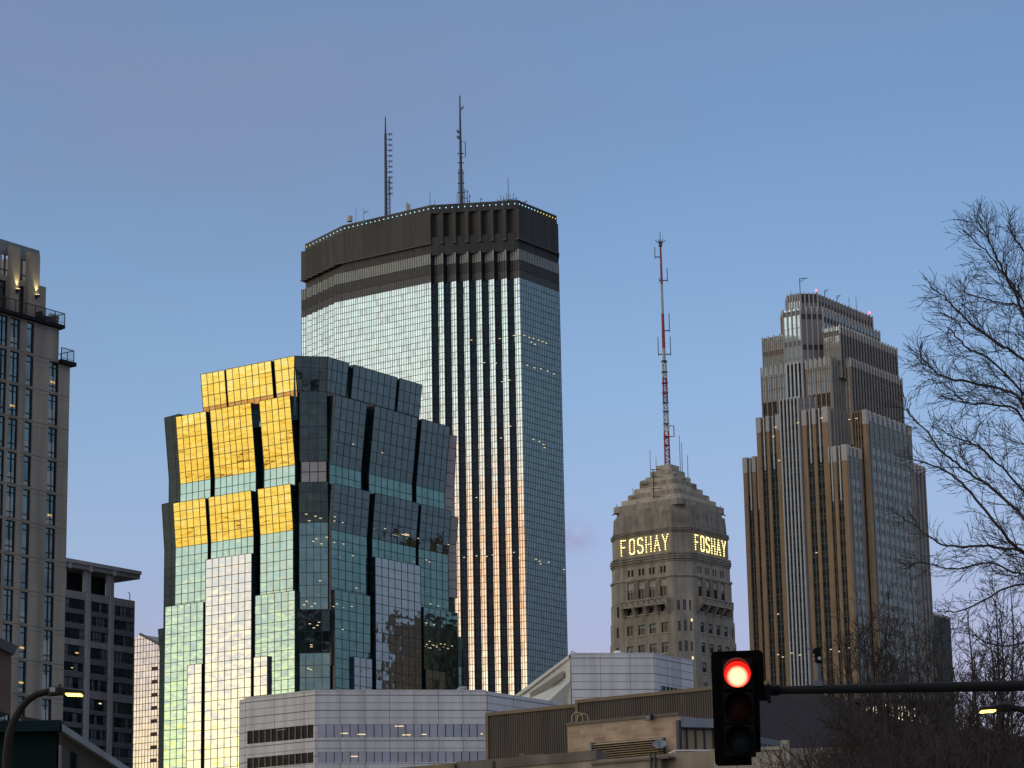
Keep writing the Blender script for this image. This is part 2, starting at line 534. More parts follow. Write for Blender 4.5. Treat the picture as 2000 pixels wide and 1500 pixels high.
def build_ids():
    ZT = 241.0
    L2 = flat(at_z(840, 400, ZT))
    L1 = L2 + UL * along(at_z(840, 400, ZT), UL, 668)
    L0 = flat(at_z(594, 477, ZT))
    Mc = flat(at_z(1012, 390, ZT))
    Rc = Mc + UR * along(at_z(1012, 390, ZT), UR, 1089)
    root = thing('octagonal_skyscraper', 'tallest tower, silver glass with black vertical flutes and a dark crown dotted with lights', 'skyscraper', L2)
    def solve(dv, e1, e2):
        det = e1.x * e2.y - e1.y * e2.x
        return (dv.x * e2.y - dv.y * e2.x) / det, (e1.x * dv.y - e1.y * dv.x) / det
    NS = 7
    b, a = solve((Mc - L2) / NS, -UL, UR)         # right zigzag: dark step along UR, bright step along -UL
    zig_r = []
    p = L2.copy()
    for i in range(NS):
        q = p + UR * a
        zig_r += [(p, q, 'flute')]
        p = q - UL * b
        zig_r += [(q, p, 'bright')]
    NZ = 7
    p1, q1 = solve((L0 - L1) / NZ, UL, UR)
    zig_l = []
    p = L1.copy()
    for i in range(NZ):
        q = p + UL * p1
        zig_l.insert(0, (q, p, 'bright'))
        r = q + UR * q1
        zig_l.insert(0, (r, q, 'flute'))
        p = r
    faces = zig_l + [(L1, L2, 'bright')] + zig_r + [(Mc, Rc, 'right')]
    # back of the octagon
    ctr = (L0 + Rc) / 2 + V((6, 16, 0))
    back = [ctr * 2 - P for P in (L1, L2, Mc)]
    B = [Rc, back[0], back[1], back[2], L0]
    ring = [f[0] for f in faces] + [Rc] + back
    simple = [L0, L1, L2, Mc, Rc] + back
    g0, g1, g2, g3 = 217.2, 219.6, 222.6, 226.0
    FH = 1.95
    nrow = int(g0 / FH)
    rows_main = [i / nrow for i in range(nrow + 1)]
    cnt = 0
    for A, Bp, kind in faces:
        L = (Bp - A).length
        mb = MB()
        hid = kind == 'flute' and (A - L2).dot(UL) > 3
        if hid:
            mb.quad(A, Bp, Bp + UP * g3, A + UP * g3, 2)
            mb.build('return_wall', [M_ids_glass, M_frame, M_ids_grille], root)
            continue
        cols = max(2, round(L / 0.86))
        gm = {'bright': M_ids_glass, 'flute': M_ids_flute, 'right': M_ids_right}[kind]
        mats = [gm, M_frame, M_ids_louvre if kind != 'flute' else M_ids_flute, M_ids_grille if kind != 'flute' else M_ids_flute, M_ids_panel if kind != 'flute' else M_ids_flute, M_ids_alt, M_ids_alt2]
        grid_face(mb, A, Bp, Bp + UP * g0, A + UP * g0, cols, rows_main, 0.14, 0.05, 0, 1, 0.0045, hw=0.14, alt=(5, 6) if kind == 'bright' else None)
        for z0, z1, m in ((g0, g1, 4), (g1, g2, 3), (g2, g3, 2)):
            grid_face(mb, A + UP * z0, Bp + UP * z0, Bp + UP * z1, A + UP * z1, cols, 1, 0.17, 0.06, m, 1, 0.002, hw=0.12)
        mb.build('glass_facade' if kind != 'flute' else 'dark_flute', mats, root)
    mb = MB()
    bk = [Rc] + back + [L0]
    for i in range(len(bk) - 1):
        A, Bp = bk[i], bk[i + 1]
        grid_face(mb, A, Bp, Bp + UP * g3, A + UP * g3, max(3, int((Bp - A).length / 3)), 60, 0.2, 0.06, 0, 1, 0.002)
    mb.build('rear_facade', [M_ids_right, M_frame], root)
    # recess, crown block, parapet
    mb = MB()
    mb.prism(offset_poly(simple, -0.4), 225.5, 231.0, 0)
    mb.build('crown_recess', [M_ids_crown], root)
    mb = MB()
    cr = offset_poly(ring, 0.12)
    mb.prism(cr, 229.3, 238.3, 0, mcap=1)
    mb.build('crown_block', [M_ids_crown, M_ids_grille], root)
    mb = MB()
    cr2 = offset_poly(ring, 0.28)
    mb.prism(cr2, 228.8, 229.28, 0)
    mb.build('crown_cornice', [M_ids_grille], root)
    mb = MB()
    pr = offset_poly(simple, -0.25)
    mb.prism(pr, 238.32, 241.0, 0, mcap=1)
    mb.build('parapet', [M_ids_crown, M_ids_grille], root)
    # roof lights
    po = offset_poly(simple, -0.2)
    lm = None
    def led(P, n, m):
        nonlocal lm
        mb = MB()
        x = n.cross(UP)
        mb.box(P, x * 0.12, n * 0.06, UP * 0.12, 0)
        mb.build('roof_light', [m], root)
    for (A, Bp, N) in ((po[0], po[1], 11), (po[1], po[2], 20), (po[2], po[3], 14), (po[3], po[4], 13)):
        n = (Bp - A).normalized().cross(UP)
        for i in range(N):
            t = (i + 0.5) / N
            y = (A - po[3]).length < 1 and t > 0.48 or ((A - po[0]).length < 1 and t < 0.2)
            led(A.lerp(Bp, t) + n * 0.03 + UP * 239.9, n, M_led_yellow if y else M_led_white)
    # antennas: places on the roof behind the parapet
    def roofpt(px, py, dep):
        q = at_y(px, py, L2.y + dep)
        return V((q.x, q.y, 0))
    def top_of(P, py):
        return z_row(P, py)
    # left mast: pole with twelve dipoles to the right
    P = roofpt(754, 415, 14)
    zt, zm = top_of(P, 228), top_of(P, 262)
    mb = MB()
    mb.tube([P + UP * 238, P + UP * zm], [0.55, 0.42], 6, 0)
    mb.tube([P + UP * zm, P + UP * zt], [0.30, 0.16], 6, 0)
    rx = V((1, 0.15, 0)).normalized()
    for dx in (0.9, 1.25):
        mb.tube([P + rx * dx + UP * 238, P + rx * dx + UP * (zm - 14)], 0.12, 4, 0)
    for i in range(14):
        z = 240 + i * 1.4
        mb.tube([P + UP * z, P + rx * 1.25 + UP * (z + 0.7)], 0.07, 4, 0)
    m1 = mb.build('mast', [M_darkmetal], root)
    for i in range(12):
        z = zm + (top_of(P, 378) - zm) * i / 11.0
        mb = MB()
        mb.tube([P + UP * z, P + rx * 1.5 + UP * z], 0.09, 4, 0)
        for s in (-1, 1):
            mb.tube([P + rx * 1.0 + UP * (z + 0.45 * s), P + rx * 2.1 - UP * 0.42 * s + UP * z], 0.10, 4, 0)
        mb.build('dipole', [M_darkmetal], m1)
    # right mast with clusters
    P = roofpt(901, 395, 12)
    zt = top_of(P, 187)
    mb = MB()
    zz = [top_of(P, y) for y in (395, 330, 270, 187)]
    mb.tube([P + UP * 238, P + UP * zz[1], P + UP * zz[2], P + UP * (zt)], [0.62, 0.5, 0.40, 0.22], 6, 0)
    for dx in (-0.8, 0.8):
        mb.tube([P + V((dx, 0.3, 0)) + UP * 238, P + V((dx * 0.8, 0.3, 0)) + UP * zz[1]], 0.10, 4, 0)
    for y in (300, 318, 338, 358, 376):
        z = top_of(P, y)
        mb.tube([P + V((-1.0, 0, 0)) + UP * z, P + V((1.0, 0, 0)) + UP * z], 0.18, 5, 0)
    m2 = mb.build('mast', [M_darkmetal], root)
    mb = MB()
    z0, z1 = top_of(P, 277), top_of(P, 307)
    mb.tube([P + UP * z1, P + V((1.45, 0, 0)) + UP * z1, P + V((1.45, 0, 0)) + UP * z0, P + UP * z0], 0.13, 4, 0)
    mb.build('loop_antenna', [M_darkmetal], m2)
    for y, s in ((211, 1), (257, -1), (268, -1)):
        z = top_of(P, y)
        mb = MB()
        mb.tube([P + UP * z, P + V((0.9 * s, 0, 0)) + UP * z], 0.1, 4, 0)
        for k in (-0.3, 0.15, 0.5):
            mb.tube([P + V((0.55 * s + k * 0.4, -0.3, 0)) + UP * (z - 0.55 + k * 0.5), P + V((0.95 * s + k * 0.3, 0.2, 0)) + UP * (z + 0.5 + k * 0.3)], 0.17, 4, 0)
        mb.build('antenna_cluster', [M_darkmetal], m2)
    def small(px, py0, py1, dep, r=0.12, arms=(), name='whip_antenna', mt=M_darkmetal):
        Q = roofpt(px, py0, dep)
        z1 = top_of(Q, py1)
        mb = MB()
        mb.tube([Q + UP * 239, Q + UP * z1], [r, r * 0.6], 5, 0)
        for (f, dx, dz) in arms:
            z = 241 + (z1 - 241) * f
            mb.tube([Q + UP * z, Q + V((dx, 0, dz)) + UP * z], r * 0.8, 4, 0)
        return mb.build(name, [mt], root)
    small(695, 425, 404, 10, 0.07)
    small(710, 425, 407, 10, 0.16, ((0.3, 0.9, 0.5), (0.55, 1.6, 0.3)), 'rooftop_aerial', M_equip)
    small(840, 400, 375, 12, 0.16, ((0.25, 0.7, 0.2),), 'rooftop_aerial', M_metal)
    small(849, 400, 390, 12, 0.12, ((0.5, 0.5, 0.0), (0.7, -0.4, 0.2)), 'rooftop_aerial', M_metal)
    small(893, 396, 375, 12, 0.10)
    for px, y1 in ((908, 368), (913, 370), (917, 379), (939, 386)):
        small(px, 395, y1, 11, 0.15, ((0.35, 0.8, 0.2), (0.65, -0.6, 0.1), (0.9, 0.5, 0)), 'rooftop_aerial')
    small(993, 391, 346, 9, 0.13)
    for k, (px, y1) in enumerate(((978, 381), (984, 383), (990, 378), (996, 379), (1003, 377), (1008, 383))):
        small(px, 391, y1, 8 + k % 3, 0.13, ((0.6, 1.2, 0.8), (0.6, -1.2, 0.6), (0.2, 1.8, 0.0)), 'rooftop_aerial')
    # window washing davit, tank, box
    Q = roofpt(1010, 391, 9)
    mb = MB()
    mb.tube([Q + UP * 240, Q + V((0.3, 0, 0)) + UP * 244.2], 0.22, 5, 0)
    mb.tube([Q + V((0.3, 0, 0)) + UP * 243.2, Q + V((3.0, 0, 0)) + UP * 244.4], 0.20, 5, 0)
    mb.tube([Q + V((0.3, 0, 0)) + UP * 241.6, Q + V((2.2, 0, 0)) + UP * 243.9], 0.12, 4, 0)
    mb.build('davit_crane', [M_metal], root)
    Q = roofpt(683, 430, 9)
    mb = MB()
    mb.tube([Q + UP * 239, Q + UP * z_row(Q, 422)], 0.85, 14, 0)
    mb.build('vent_tank', [M_equip], root)
    Q = roofpt(795, 410, 9)
    mb = MB()
    zt = z_row(Q, 396)
    mb.box(Q + UP * (239 + zt) / 2, V((0.25, 0.1, 0)), V((-0.1, 0.4, 0)), UP * (zt - 239) / 2, 0)
    mb.box(Q + V((0.62, 0, (238.5 + zt) / 2)), V((0.3, 0.1, 0)), V((-0.1, 0.4, 0)), UP * (zt - 239.5) / 2, 0)
    mb.build('roof_vent', [M_equip], root)
    # lit ceilings seen through the glass
    wl_ = Wall(L1, L2 - L1)
    wr_ = Wall(Mc, Rc - Mc)
    wf_ = Wall(L2, Mc - L2)
    def lamp(w, px, py, ln=0.7, off=0.12, m=M_warm):
        t, z = w.hit(px, py)
        mb = MB()
        mb.wbox(w, t, t + ln, z - 0.09, z + 0.09, off, off + 0.05, 0)
        mb.build('ceiling_light', [m], root)
    for px, py in ((1022, 655), (1032, 659), (1040, 661), (1036, 668), (1050, 664), (1043, 672), (1058, 667), (1065, 670), (1028, 713), (1042, 718), (1055, 720), (1068, 724),
                   (1080, 730), (1040, 858), (1052, 862), (1060, 868), (1062, 874), (1045, 1092), (1052, 1096), (1054, 1101), (1070, 1098), (1100, 1112)):
        lamp(wr_, px, py, 0.65)
    for px, py in ((906, 1090), (918, 1088), (930, 1087), (942, 1091), (950, 1088), (962, 1085), (998, 1087), (1014, 1091), (975, 663), (990, 661), (1003, 657), (920, 666),
                   (945, 710), (968, 711), (990, 712), (980, 747), (994, 744), (996, 834), (978, 857), (916, 960), (930, 973), (1003, 1080)):
        lamp(wf_, px, py, 0.5, 1.0 if True else 0.1)
    return root, L2
IDS, IDS_P = build_ids()
# ================================================================== green glass tower of outward-leaning bays
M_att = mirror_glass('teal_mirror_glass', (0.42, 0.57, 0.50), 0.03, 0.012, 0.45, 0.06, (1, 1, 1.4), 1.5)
M_att_lean = mirror_glass('gold_reflection_teal_glass', (0.47, 0.48, 0.33), 0.05, 0.0075, 0.40, 0.05, (0.8, 0.8, 2.0), 2.0)  # teal glass yellowed to strengthen the gold sky reflection on left bays
M_att_r = mirror_glass('dim_right_teal_glass', (0.29, 0.42, 0.42), 0.03, 0.007, 0.4, 0.10, (1, 1, 1.2), 1.5)  # left teal glass with the right face's dimmer reflection in its tint
M_att_rl = mirror_glass('dim_right_lean_glass', (0.27, 0.35, 0.39), 0.04, 0.006, 0.4, 0.08, (1, 1, 1.2), 1.5)  # leaning right bays: dimmer reflection set in the tint
M_att_c = mirror_glass('dim_corner_teal_glass', (0.19, 0.27, 0.235), 0.03, 0.010, 0.4, 0.10)  # upright corner bays: muted front reflection set in the tint
M_att_cd = mirror_glass('dark_reflection_corner_glass', (0.055, 0.08, 0.085), 0.05, 0.006, 0.4, 0.15)  # near-black tint stands for dark ground mirrored in leaning corner bays
M_att_pale = mirror_glass('clear_silver_glass', (0.68, 0.68, 0.66), 0.04, 0.012, 0.4, 0.05, (1, 1, 1.3), 1.5)
M_att_palr = mirror_glass('lilac_silver_glass', (0.62, 0.60, 0.66), 0.04, 0.006, 0.4, 0.05, (1, 1, 1.3), 1.5)
M_att_matte = solid('dim_reflection_side_panel', (0.055, 0.082, 0.085), 0.5, 0.15, 0.4, spec=0.15)  # matte dark tone in place of the side glass's dim reflection
M_att_grey = solid('grey_spandrel_glass', (0.34, 0.30, 0.29), 0.25, 0.08, 0.4)
M_att_brown = mirror_glass('brown_reflection_glass', (0.30, 0.21, 0.20), 0.08, 0.01, 0.5, 0.1)  # brown tint paints the reflection along the top tier's lowest row
M_att_slot = clear_glass('slot_glass', (0.008, 0.020, 0.022), 1.5, 0.08)
M_att_cap = solid('bay_roof_metal', (0.30, 0.36, 0.37), 0.5, 0.1, 1.0)

def build_att():
    Y0 = 557.0
    a0 = at_y(575, 695, Y0)
    root = thing('green_glass_tower', 'green mirror glass office tower of leaning bays, gold reflections across its upper left', 'office tower', flat(a0))
    def bay(A, B, zt, zm, zb, tilt, cols, rh, mats, th=2.6, name='glass_bay', brown_row=False, rh2=2.0, side=True):
        """A,B plan ends left to right as seen; leans out by tilt between zm and zt, then upright down to zb"""
        u = (B - A).normalized()
        n = u.cross(UP)
        mb = MB()
        At, Bt = A + UP * zt, B + UP * zt
        Am, Bm = A - n * tilt + UP * zm, B - n * tilt + UP * zm
        Ab, Bb = A - n * tilt + UP * zb, B - n * tilt + UP * zb
        lean, up, fr = mats
        if zt - zm > 0.2:
            nr = max(2, round((zt - zm) / rh))
            rm = (lambda j: 4 if (brown_row and j == 0) else 0)
            grid_face(mb, Am, Bm, Bt, At, cols, nr, 0.11, 0.05, 0, 2, 0.006, row_mat=rm)
        if zm - zb > 0.3:
            nr = max(1, round((zm - zb) / rh2))
            grid_face(mb, Ab, Bb, Bm, Am, cols, nr, 0.11, 0.05, 1, 2, 0.0045)
        for E, Mx, T, sgn in ((Ab, Am, At, 1), (Bb, Bm, Bt, -1)):
            i0, i1, i2 = E - n * th, Mx - n * th, T - n * (th + tilt)
            q = [(i0, E, Mx, i1), (i1, Mx, T, i2)]
            for a, b, c, d in q:
                if (b - c).length < 0.05:
                    continue
                if sgn < 0:
                    a, b, c, d = b, a, d, c
                mb.quad(a, b, c, d, 3)
            k = int((zt - zb) / 2.0)
            for j in range(k):
                z = zb + (j + 0.5) * 2.0
                off = 0 if z < zm else tilt * (z - zm) / max(0.01, zt - zm)
                e = V((E.x, E.y, z)) + n * off
                mb.bar(e - n * th, e, 0.12, 0.04, u * -sgn, 2)
        mb.quad(At, Bt, Bt - n * (th + tilt), At - n * (th + tilt), 5)
        mb.quad(Ab - n * th, Bb - n * th, Bb, Ab, 2)
        mb.build(name, [lean, up, fr, M_att_slot, M_att_brown, M_att_cap], root)
    def tier(aL, aR, py_L, py_R, left, right, zt, zm, zb, tilt, brown_row=False, rh=2.25, Lm=None, Rm=None, th=2.6, rh2=2.0):
        for (x0, x1, cols) in left:
            P0 = flat(aL + UL * along(aL, UL, x0))
            P1 = flat(aL + UL * along(aL, UL, x1))
            bay(P0, P1, zt, zm, zb, tilt, cols, rh, Lm, th, brown_row=brown_row, rh2=rh2)
        for (x0, x1, cols) in right:
            P0 = flat(aR + UR * along(aR, UR, x0))
            P1 = flat(aR + UR * along(aR, UR, x1))
            bay(P0, P1, zt, zm, zb, tilt, cols, rh, Rm, th, brown_row=brown_row, rh2=rh2)
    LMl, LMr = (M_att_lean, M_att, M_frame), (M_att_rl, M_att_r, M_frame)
    # ---- tier A
    zA = a0.z
    aR = at_z(640, 697, zA)
    zAm = z_row(flat(a0), 782)
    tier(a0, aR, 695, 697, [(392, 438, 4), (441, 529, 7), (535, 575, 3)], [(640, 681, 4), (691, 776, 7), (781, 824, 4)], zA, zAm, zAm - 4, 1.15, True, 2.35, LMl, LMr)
    C0, C1 = flat(a0), flat(aR)
    bay(C0, C1, zA, zAm, zAm - 3, 1.15, 4, 2.6, (M_att_cd, M_att_cd, M_frame), name='corner_bay', brown_row=False)
    # ---- tier B
    bL, bR = at_y(566, 772, Y0), at_y(655, 778, Y0 + 0.2)
    zB = bL.z
    zBm, zBb = z_row(flat(bL), 905), z_row(flat(bL), 968)
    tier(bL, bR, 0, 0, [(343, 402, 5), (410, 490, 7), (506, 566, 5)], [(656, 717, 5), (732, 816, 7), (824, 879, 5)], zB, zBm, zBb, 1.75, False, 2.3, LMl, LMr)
    bc0, bc1 = at_y(585, 765, Y0 + 0.4), at_y(638, 766, Y0 + 0.4)
    bay(flat(bc0), flat(bc1), zB + 0.8, z_row(flat(bc0), 900), z_row(flat(bc0), 901), 0.9, 3, 2.6, (M_att_cd, M_att_cd, M_frame), name='corner_bay')
    mb = MB()
    q0, q1 = flat(bc0) + V((0.25, 0.9, 0)), flat(bc1) + V((-0.15, 0.9, 0))
    za, zb_ = z_row(q0, 943), z_row(q0, 901)
    grid_face(mb, q0 + UP * za, q1 + UP * za, q1 + UP * zb_, q0 + UP * zb_, 3, 2, 0.15, 0.05, 0, 1)
    mb.build('corner_spandrel', [M_att_grey, M_frame], root)
    # ---- tier C
    cL, cR = at_y(567, 945, Y0 - 0.6), at_y(653, 950, Y0 - 0.4)
    zC = cL.z
    zCm, zCb = z_row(flat(cL), 1034), z_row(flat(cL), 1300)
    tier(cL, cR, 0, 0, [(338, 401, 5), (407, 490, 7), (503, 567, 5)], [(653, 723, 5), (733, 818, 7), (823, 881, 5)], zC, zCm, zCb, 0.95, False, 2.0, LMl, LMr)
    cc0, cc1 = at_y(584, 942, Y0 - 0.2), at_y(640, 943, Y0 - 0.2)
    bay(flat(cc0), flat(cc1), cc0.z, z_row(flat(cc0), 1020), z_row(flat(cc0), 1192), 0.6, 4, 2.2, (M_att_cd, M_att_c, M_frame), name='corner_bay', rh2=2.5)
    # ---- tier D, upright panels set a little proud, reaching the ground
    dY = Y0 - 0.6
    def dbay(x0, x1, py, side, cols, mats, proud=0.3, zb=0.0, rh2=2.02):
        an = (cL if side == 'L' else cR)
        D = UL if side == 'L' else UR
        n = NL if side == 'L' else NR
        an = an + n * (-0.95 + proud)
        A = an + D * along(an, D, x0)
        Bq = an + D * along(an, D, x1)
        A, Bq = flat(A), flat(Bq)
        mid = (A + Bq) / 2
        # row 'py' is read at the end nearest the corner
        z = z_row(Bq if side == 'L' else A, py)
        bay(A, Bq, z, z, zb, 0.0, cols, 2, (mats, mats, M_frame), 2.0, rh2=rh2)
    dbay(325, 399, 1175, 'L', 6, M_att, 0.7)
    dbay(403, 492, 1080, 'L', 7, M_att_pale, 1.3)
    dbay(498, 576, 1153, 'L', 6, M_att, 0.7)
    dbay(369, 397, 1296, 'L', 2, M_att_pale, 1.4)
    dbay(497, 523, 1281, 'L', 2, M_att_pale, 1.4)
    dbay(653, 722, 1151, 'R', 5, M_att_r, 0.6)
    dbay(732, 820, 1087, 'R', 7, M_att_palr, 1.2)
    dbay(825, 891, 1185, 'R', 6, M_att_r, 0.6)
    dbay(690, 725, 1282, 'R', 3, M_att_palr, 1.2)
    dbay(828, 866, 1307, 'R', 3, M_att_palr, 1.2)
    dc0, dc1 = at_y(581, 1191, dY + 0.2), at_y(644, 1192, dY + 0.2)
    bay(flat(dc0), flat(dc1), dc0.z, z_row(flat(dc0), 1275), 0, 0.75, 4, 2.4, (M_att_cd, M_att_c, M_frame), name='corner_bay', rh2=2.5)
    # ---- side bays at both ends
    for (x0, x1, py, py2, mt, tl) in ((319, 341, 816, 935, M_att_matte, 1.5), (316, 336, 985, 1075, M_att_matte, 0.9), (312, 324, 1229, 1275, M_att_matte, 0.5)):
        an = cL + UL * along(cL, UL, x1) + UR * 1.2
        D = V((-0.72, 0.69, 0)).normalized()
        Bq = flat(an)
        A = flat(an + D * along(an, D, x0))
        zt = z_row(A, py)
        bay(A, Bq, zt, z_row(A, py2), z_row(A, py2) - 30, tl, 2, 2.3, (mt, mt, M_frame), 2.0, name='side_bay')
    for (x0, x1, py, py2, mt, tl) in ((880, 894, 848, 970, M_att_grey, 1.3), (883, 895, 1008, 1060, M_att_grey, 0.8), (892, 902, 1243, 1300, M_att_r, 0.8)):
        an = cR + UR * along(cR, UR, x0) - NR * 1.2
        D = V((0.75, 0.66, 0)).normalized()
        A = flat(an)
        Bq = flat(an + D * along(an, D, x1))
        zt = z_row(A, py)
        bay(A, Bq, zt, z_row(A, py2), max(0, z_row(A, py2) - (12 if py < 1200 else 99)), tl, 1, 2.6, (mt, mt, M_frame), 2.0, name='side_bay')
    # ---- core behind the bays, seen in the slots
    def core(xl, xr, inset, z0, z1):
        l = cL - NL * inset
        r_ = cR - NR * inset
        PL = flat(l + UL * along(l, UL, xl))
        PR = flat(r_ + UR * along(r_, UR, xr))
        # front corner, cut off behind the corner bays
        k0 = flat(cL - NL * inset + UL * along(cL - NL * inset, UL, 585))
        k1 = flat(cR - NR * inset + UR * along(cR - NR * inset, UR, 640))
        k0.y = max(k0.y, k1.y)
        back = [PR + UL * 30, PL + UR * 30]
        pts = [PL, k0, k1, PR] + back
        mb = MB()
        mb.prism(pts, z0, z1, 0, mcap=1)
        for a, b in ((PL, k0), (k0, k1), (k1, PR)):
            nn = (b - a).normalized().cross(UP)
            for j in range(int((z1 - z0) / 2.1)):
                z = z0 + 2.1 * (j + 0.5)
                mb.bar(a + UP * z, b + UP * z, 0.13, 0.05, nn, 2)
        mb.build('core', [M_att_slot, M_att_cap, M_frame], root)
    core(348, 872, 3.6, 0, zB - 0.3)
    core(408, 818, 3.4, zB - 0.3, zA - 0.35)
    # ---- lit ceilings behind the glass
    wR = Wall(flat(cR), UR)
    wL = Wall(flat(cL), -UL)
    wC = Wall(flat(cc0), V((1, 0, 0)))
    def lamp(w, px, py, off=0.5, ln=0.5):
        t, z = w.hit(px, py)
        mb = MB()
        mb.wbox(w, t, t + ln, z - 0.06, z + 0.06, off, off + 0.05, 0)
        mb.build('ceiling_light', [M_warm], root)
    for px, py in ((596, 1005), (614, 1009), (602, 1018), (624, 1013), (636, 1050), (616, 1053), (610, 1058), (626, 1063), (623, 1135), (597, 1175), (613, 1179), (592, 1182), (607, 1185),
                   (603, 1219), (621, 1216), (618, 1222), (611, 1227), (606, 1260), (606, 1264), (605, 1308), (600, 1306)):
        lamp(wC, px, py, 0.45)
    for px, py in ((647, 1010), (646, 1018), (662, 1021), (664, 1063), (646, 1060), (651, 1180), (644, 1185), (680, 1185), (662, 1230), (689, 1149), (834, 1180), (849, 1184), (826, 1217), (841, 1220), (832, 1253),
                   (827, 1259), (840, 1261), (854, 1258), (862, 1259), (846, 1264), (868, 1267), (876, 1262), (834, 1266), (869, 1064), (810, 1052), (740, 885), (745, 1033), (683, 868), (682, 1086), (832, 1098), (826, 1094)):
        lamp(wR, px, py, 0.75)
    for px, py, ln in ((780, 1044, 2.6), (786, 1043, 1.6)):
        lamp(wR, px, py, 0.55, ln)
    return root
build_att()

# dark neighbour just outside the picture to the right, seen mirrored in the right-hand bays
def build_neighbour():
    root = thing('dark_glass_tower', 'dark brown and green glass tower beyond the right edge, mirrored in the green tower', 'office tower', V((165, 655, 0)))
    pts = [V((152, 627, 0)), V((190, 638, 0)), V((182, 690, 0)), V((146, 679, 0))]
    mb = MB()
    mb.prism(offset_poly(pts, -0.3), 0, 116, 0)
    for i in range(4):
        a, b = pts[i], pts[(i + 1) % 4]
        grid_face(mb, a, b, b + UP * 115, a + UP * 115, 14, 30, 0.5, 0.12, 1, 2, 0.004)
    mb.build('facade', [M_ids_crown, M_ids_flute, M_ids_grille], root)
build_neighbour()
# ================================================================== old limestone obelisk tower with stepped top
M_lime = solid('grey_buff_limestone', (0.354, 0.299, 0.238), 0.85, 0.16, 0.35, bump=0.3, streak=0.35)
M_lime_d = solid('dark_limestone', (0.288, 0.237, 0.194), 0.85, 0.25, 0.5, bump=0.3, streak=0.4)  # darker tone on shoulders, cornices, reveals and balcony panels
M_lime_l = solid('pale_limestone', (0.432, 0.372, 0.3), 0.85, 0.2, 0.8, bump=0.3)
M_shade = solid('window_blind', (0.30, 0.32, 0.29), 0.8, 0.15, 1.0)
M_winframe = solid('dark_green_window_frame', (0.035, 0.045, 0.042), 0.5, 0.2)
M_winglass = clear_glass('old_window_glass', (0.012, 0.016, 0.018), 1.6, 0.06)
M_bulb = glow('sign_bulb', (1.0, 0.80, 0.30), 2.4)
M_signback = solid('sign_letter_channel', (0.09, 0.07, 0.045), 0.6, 0.2, 1.0)

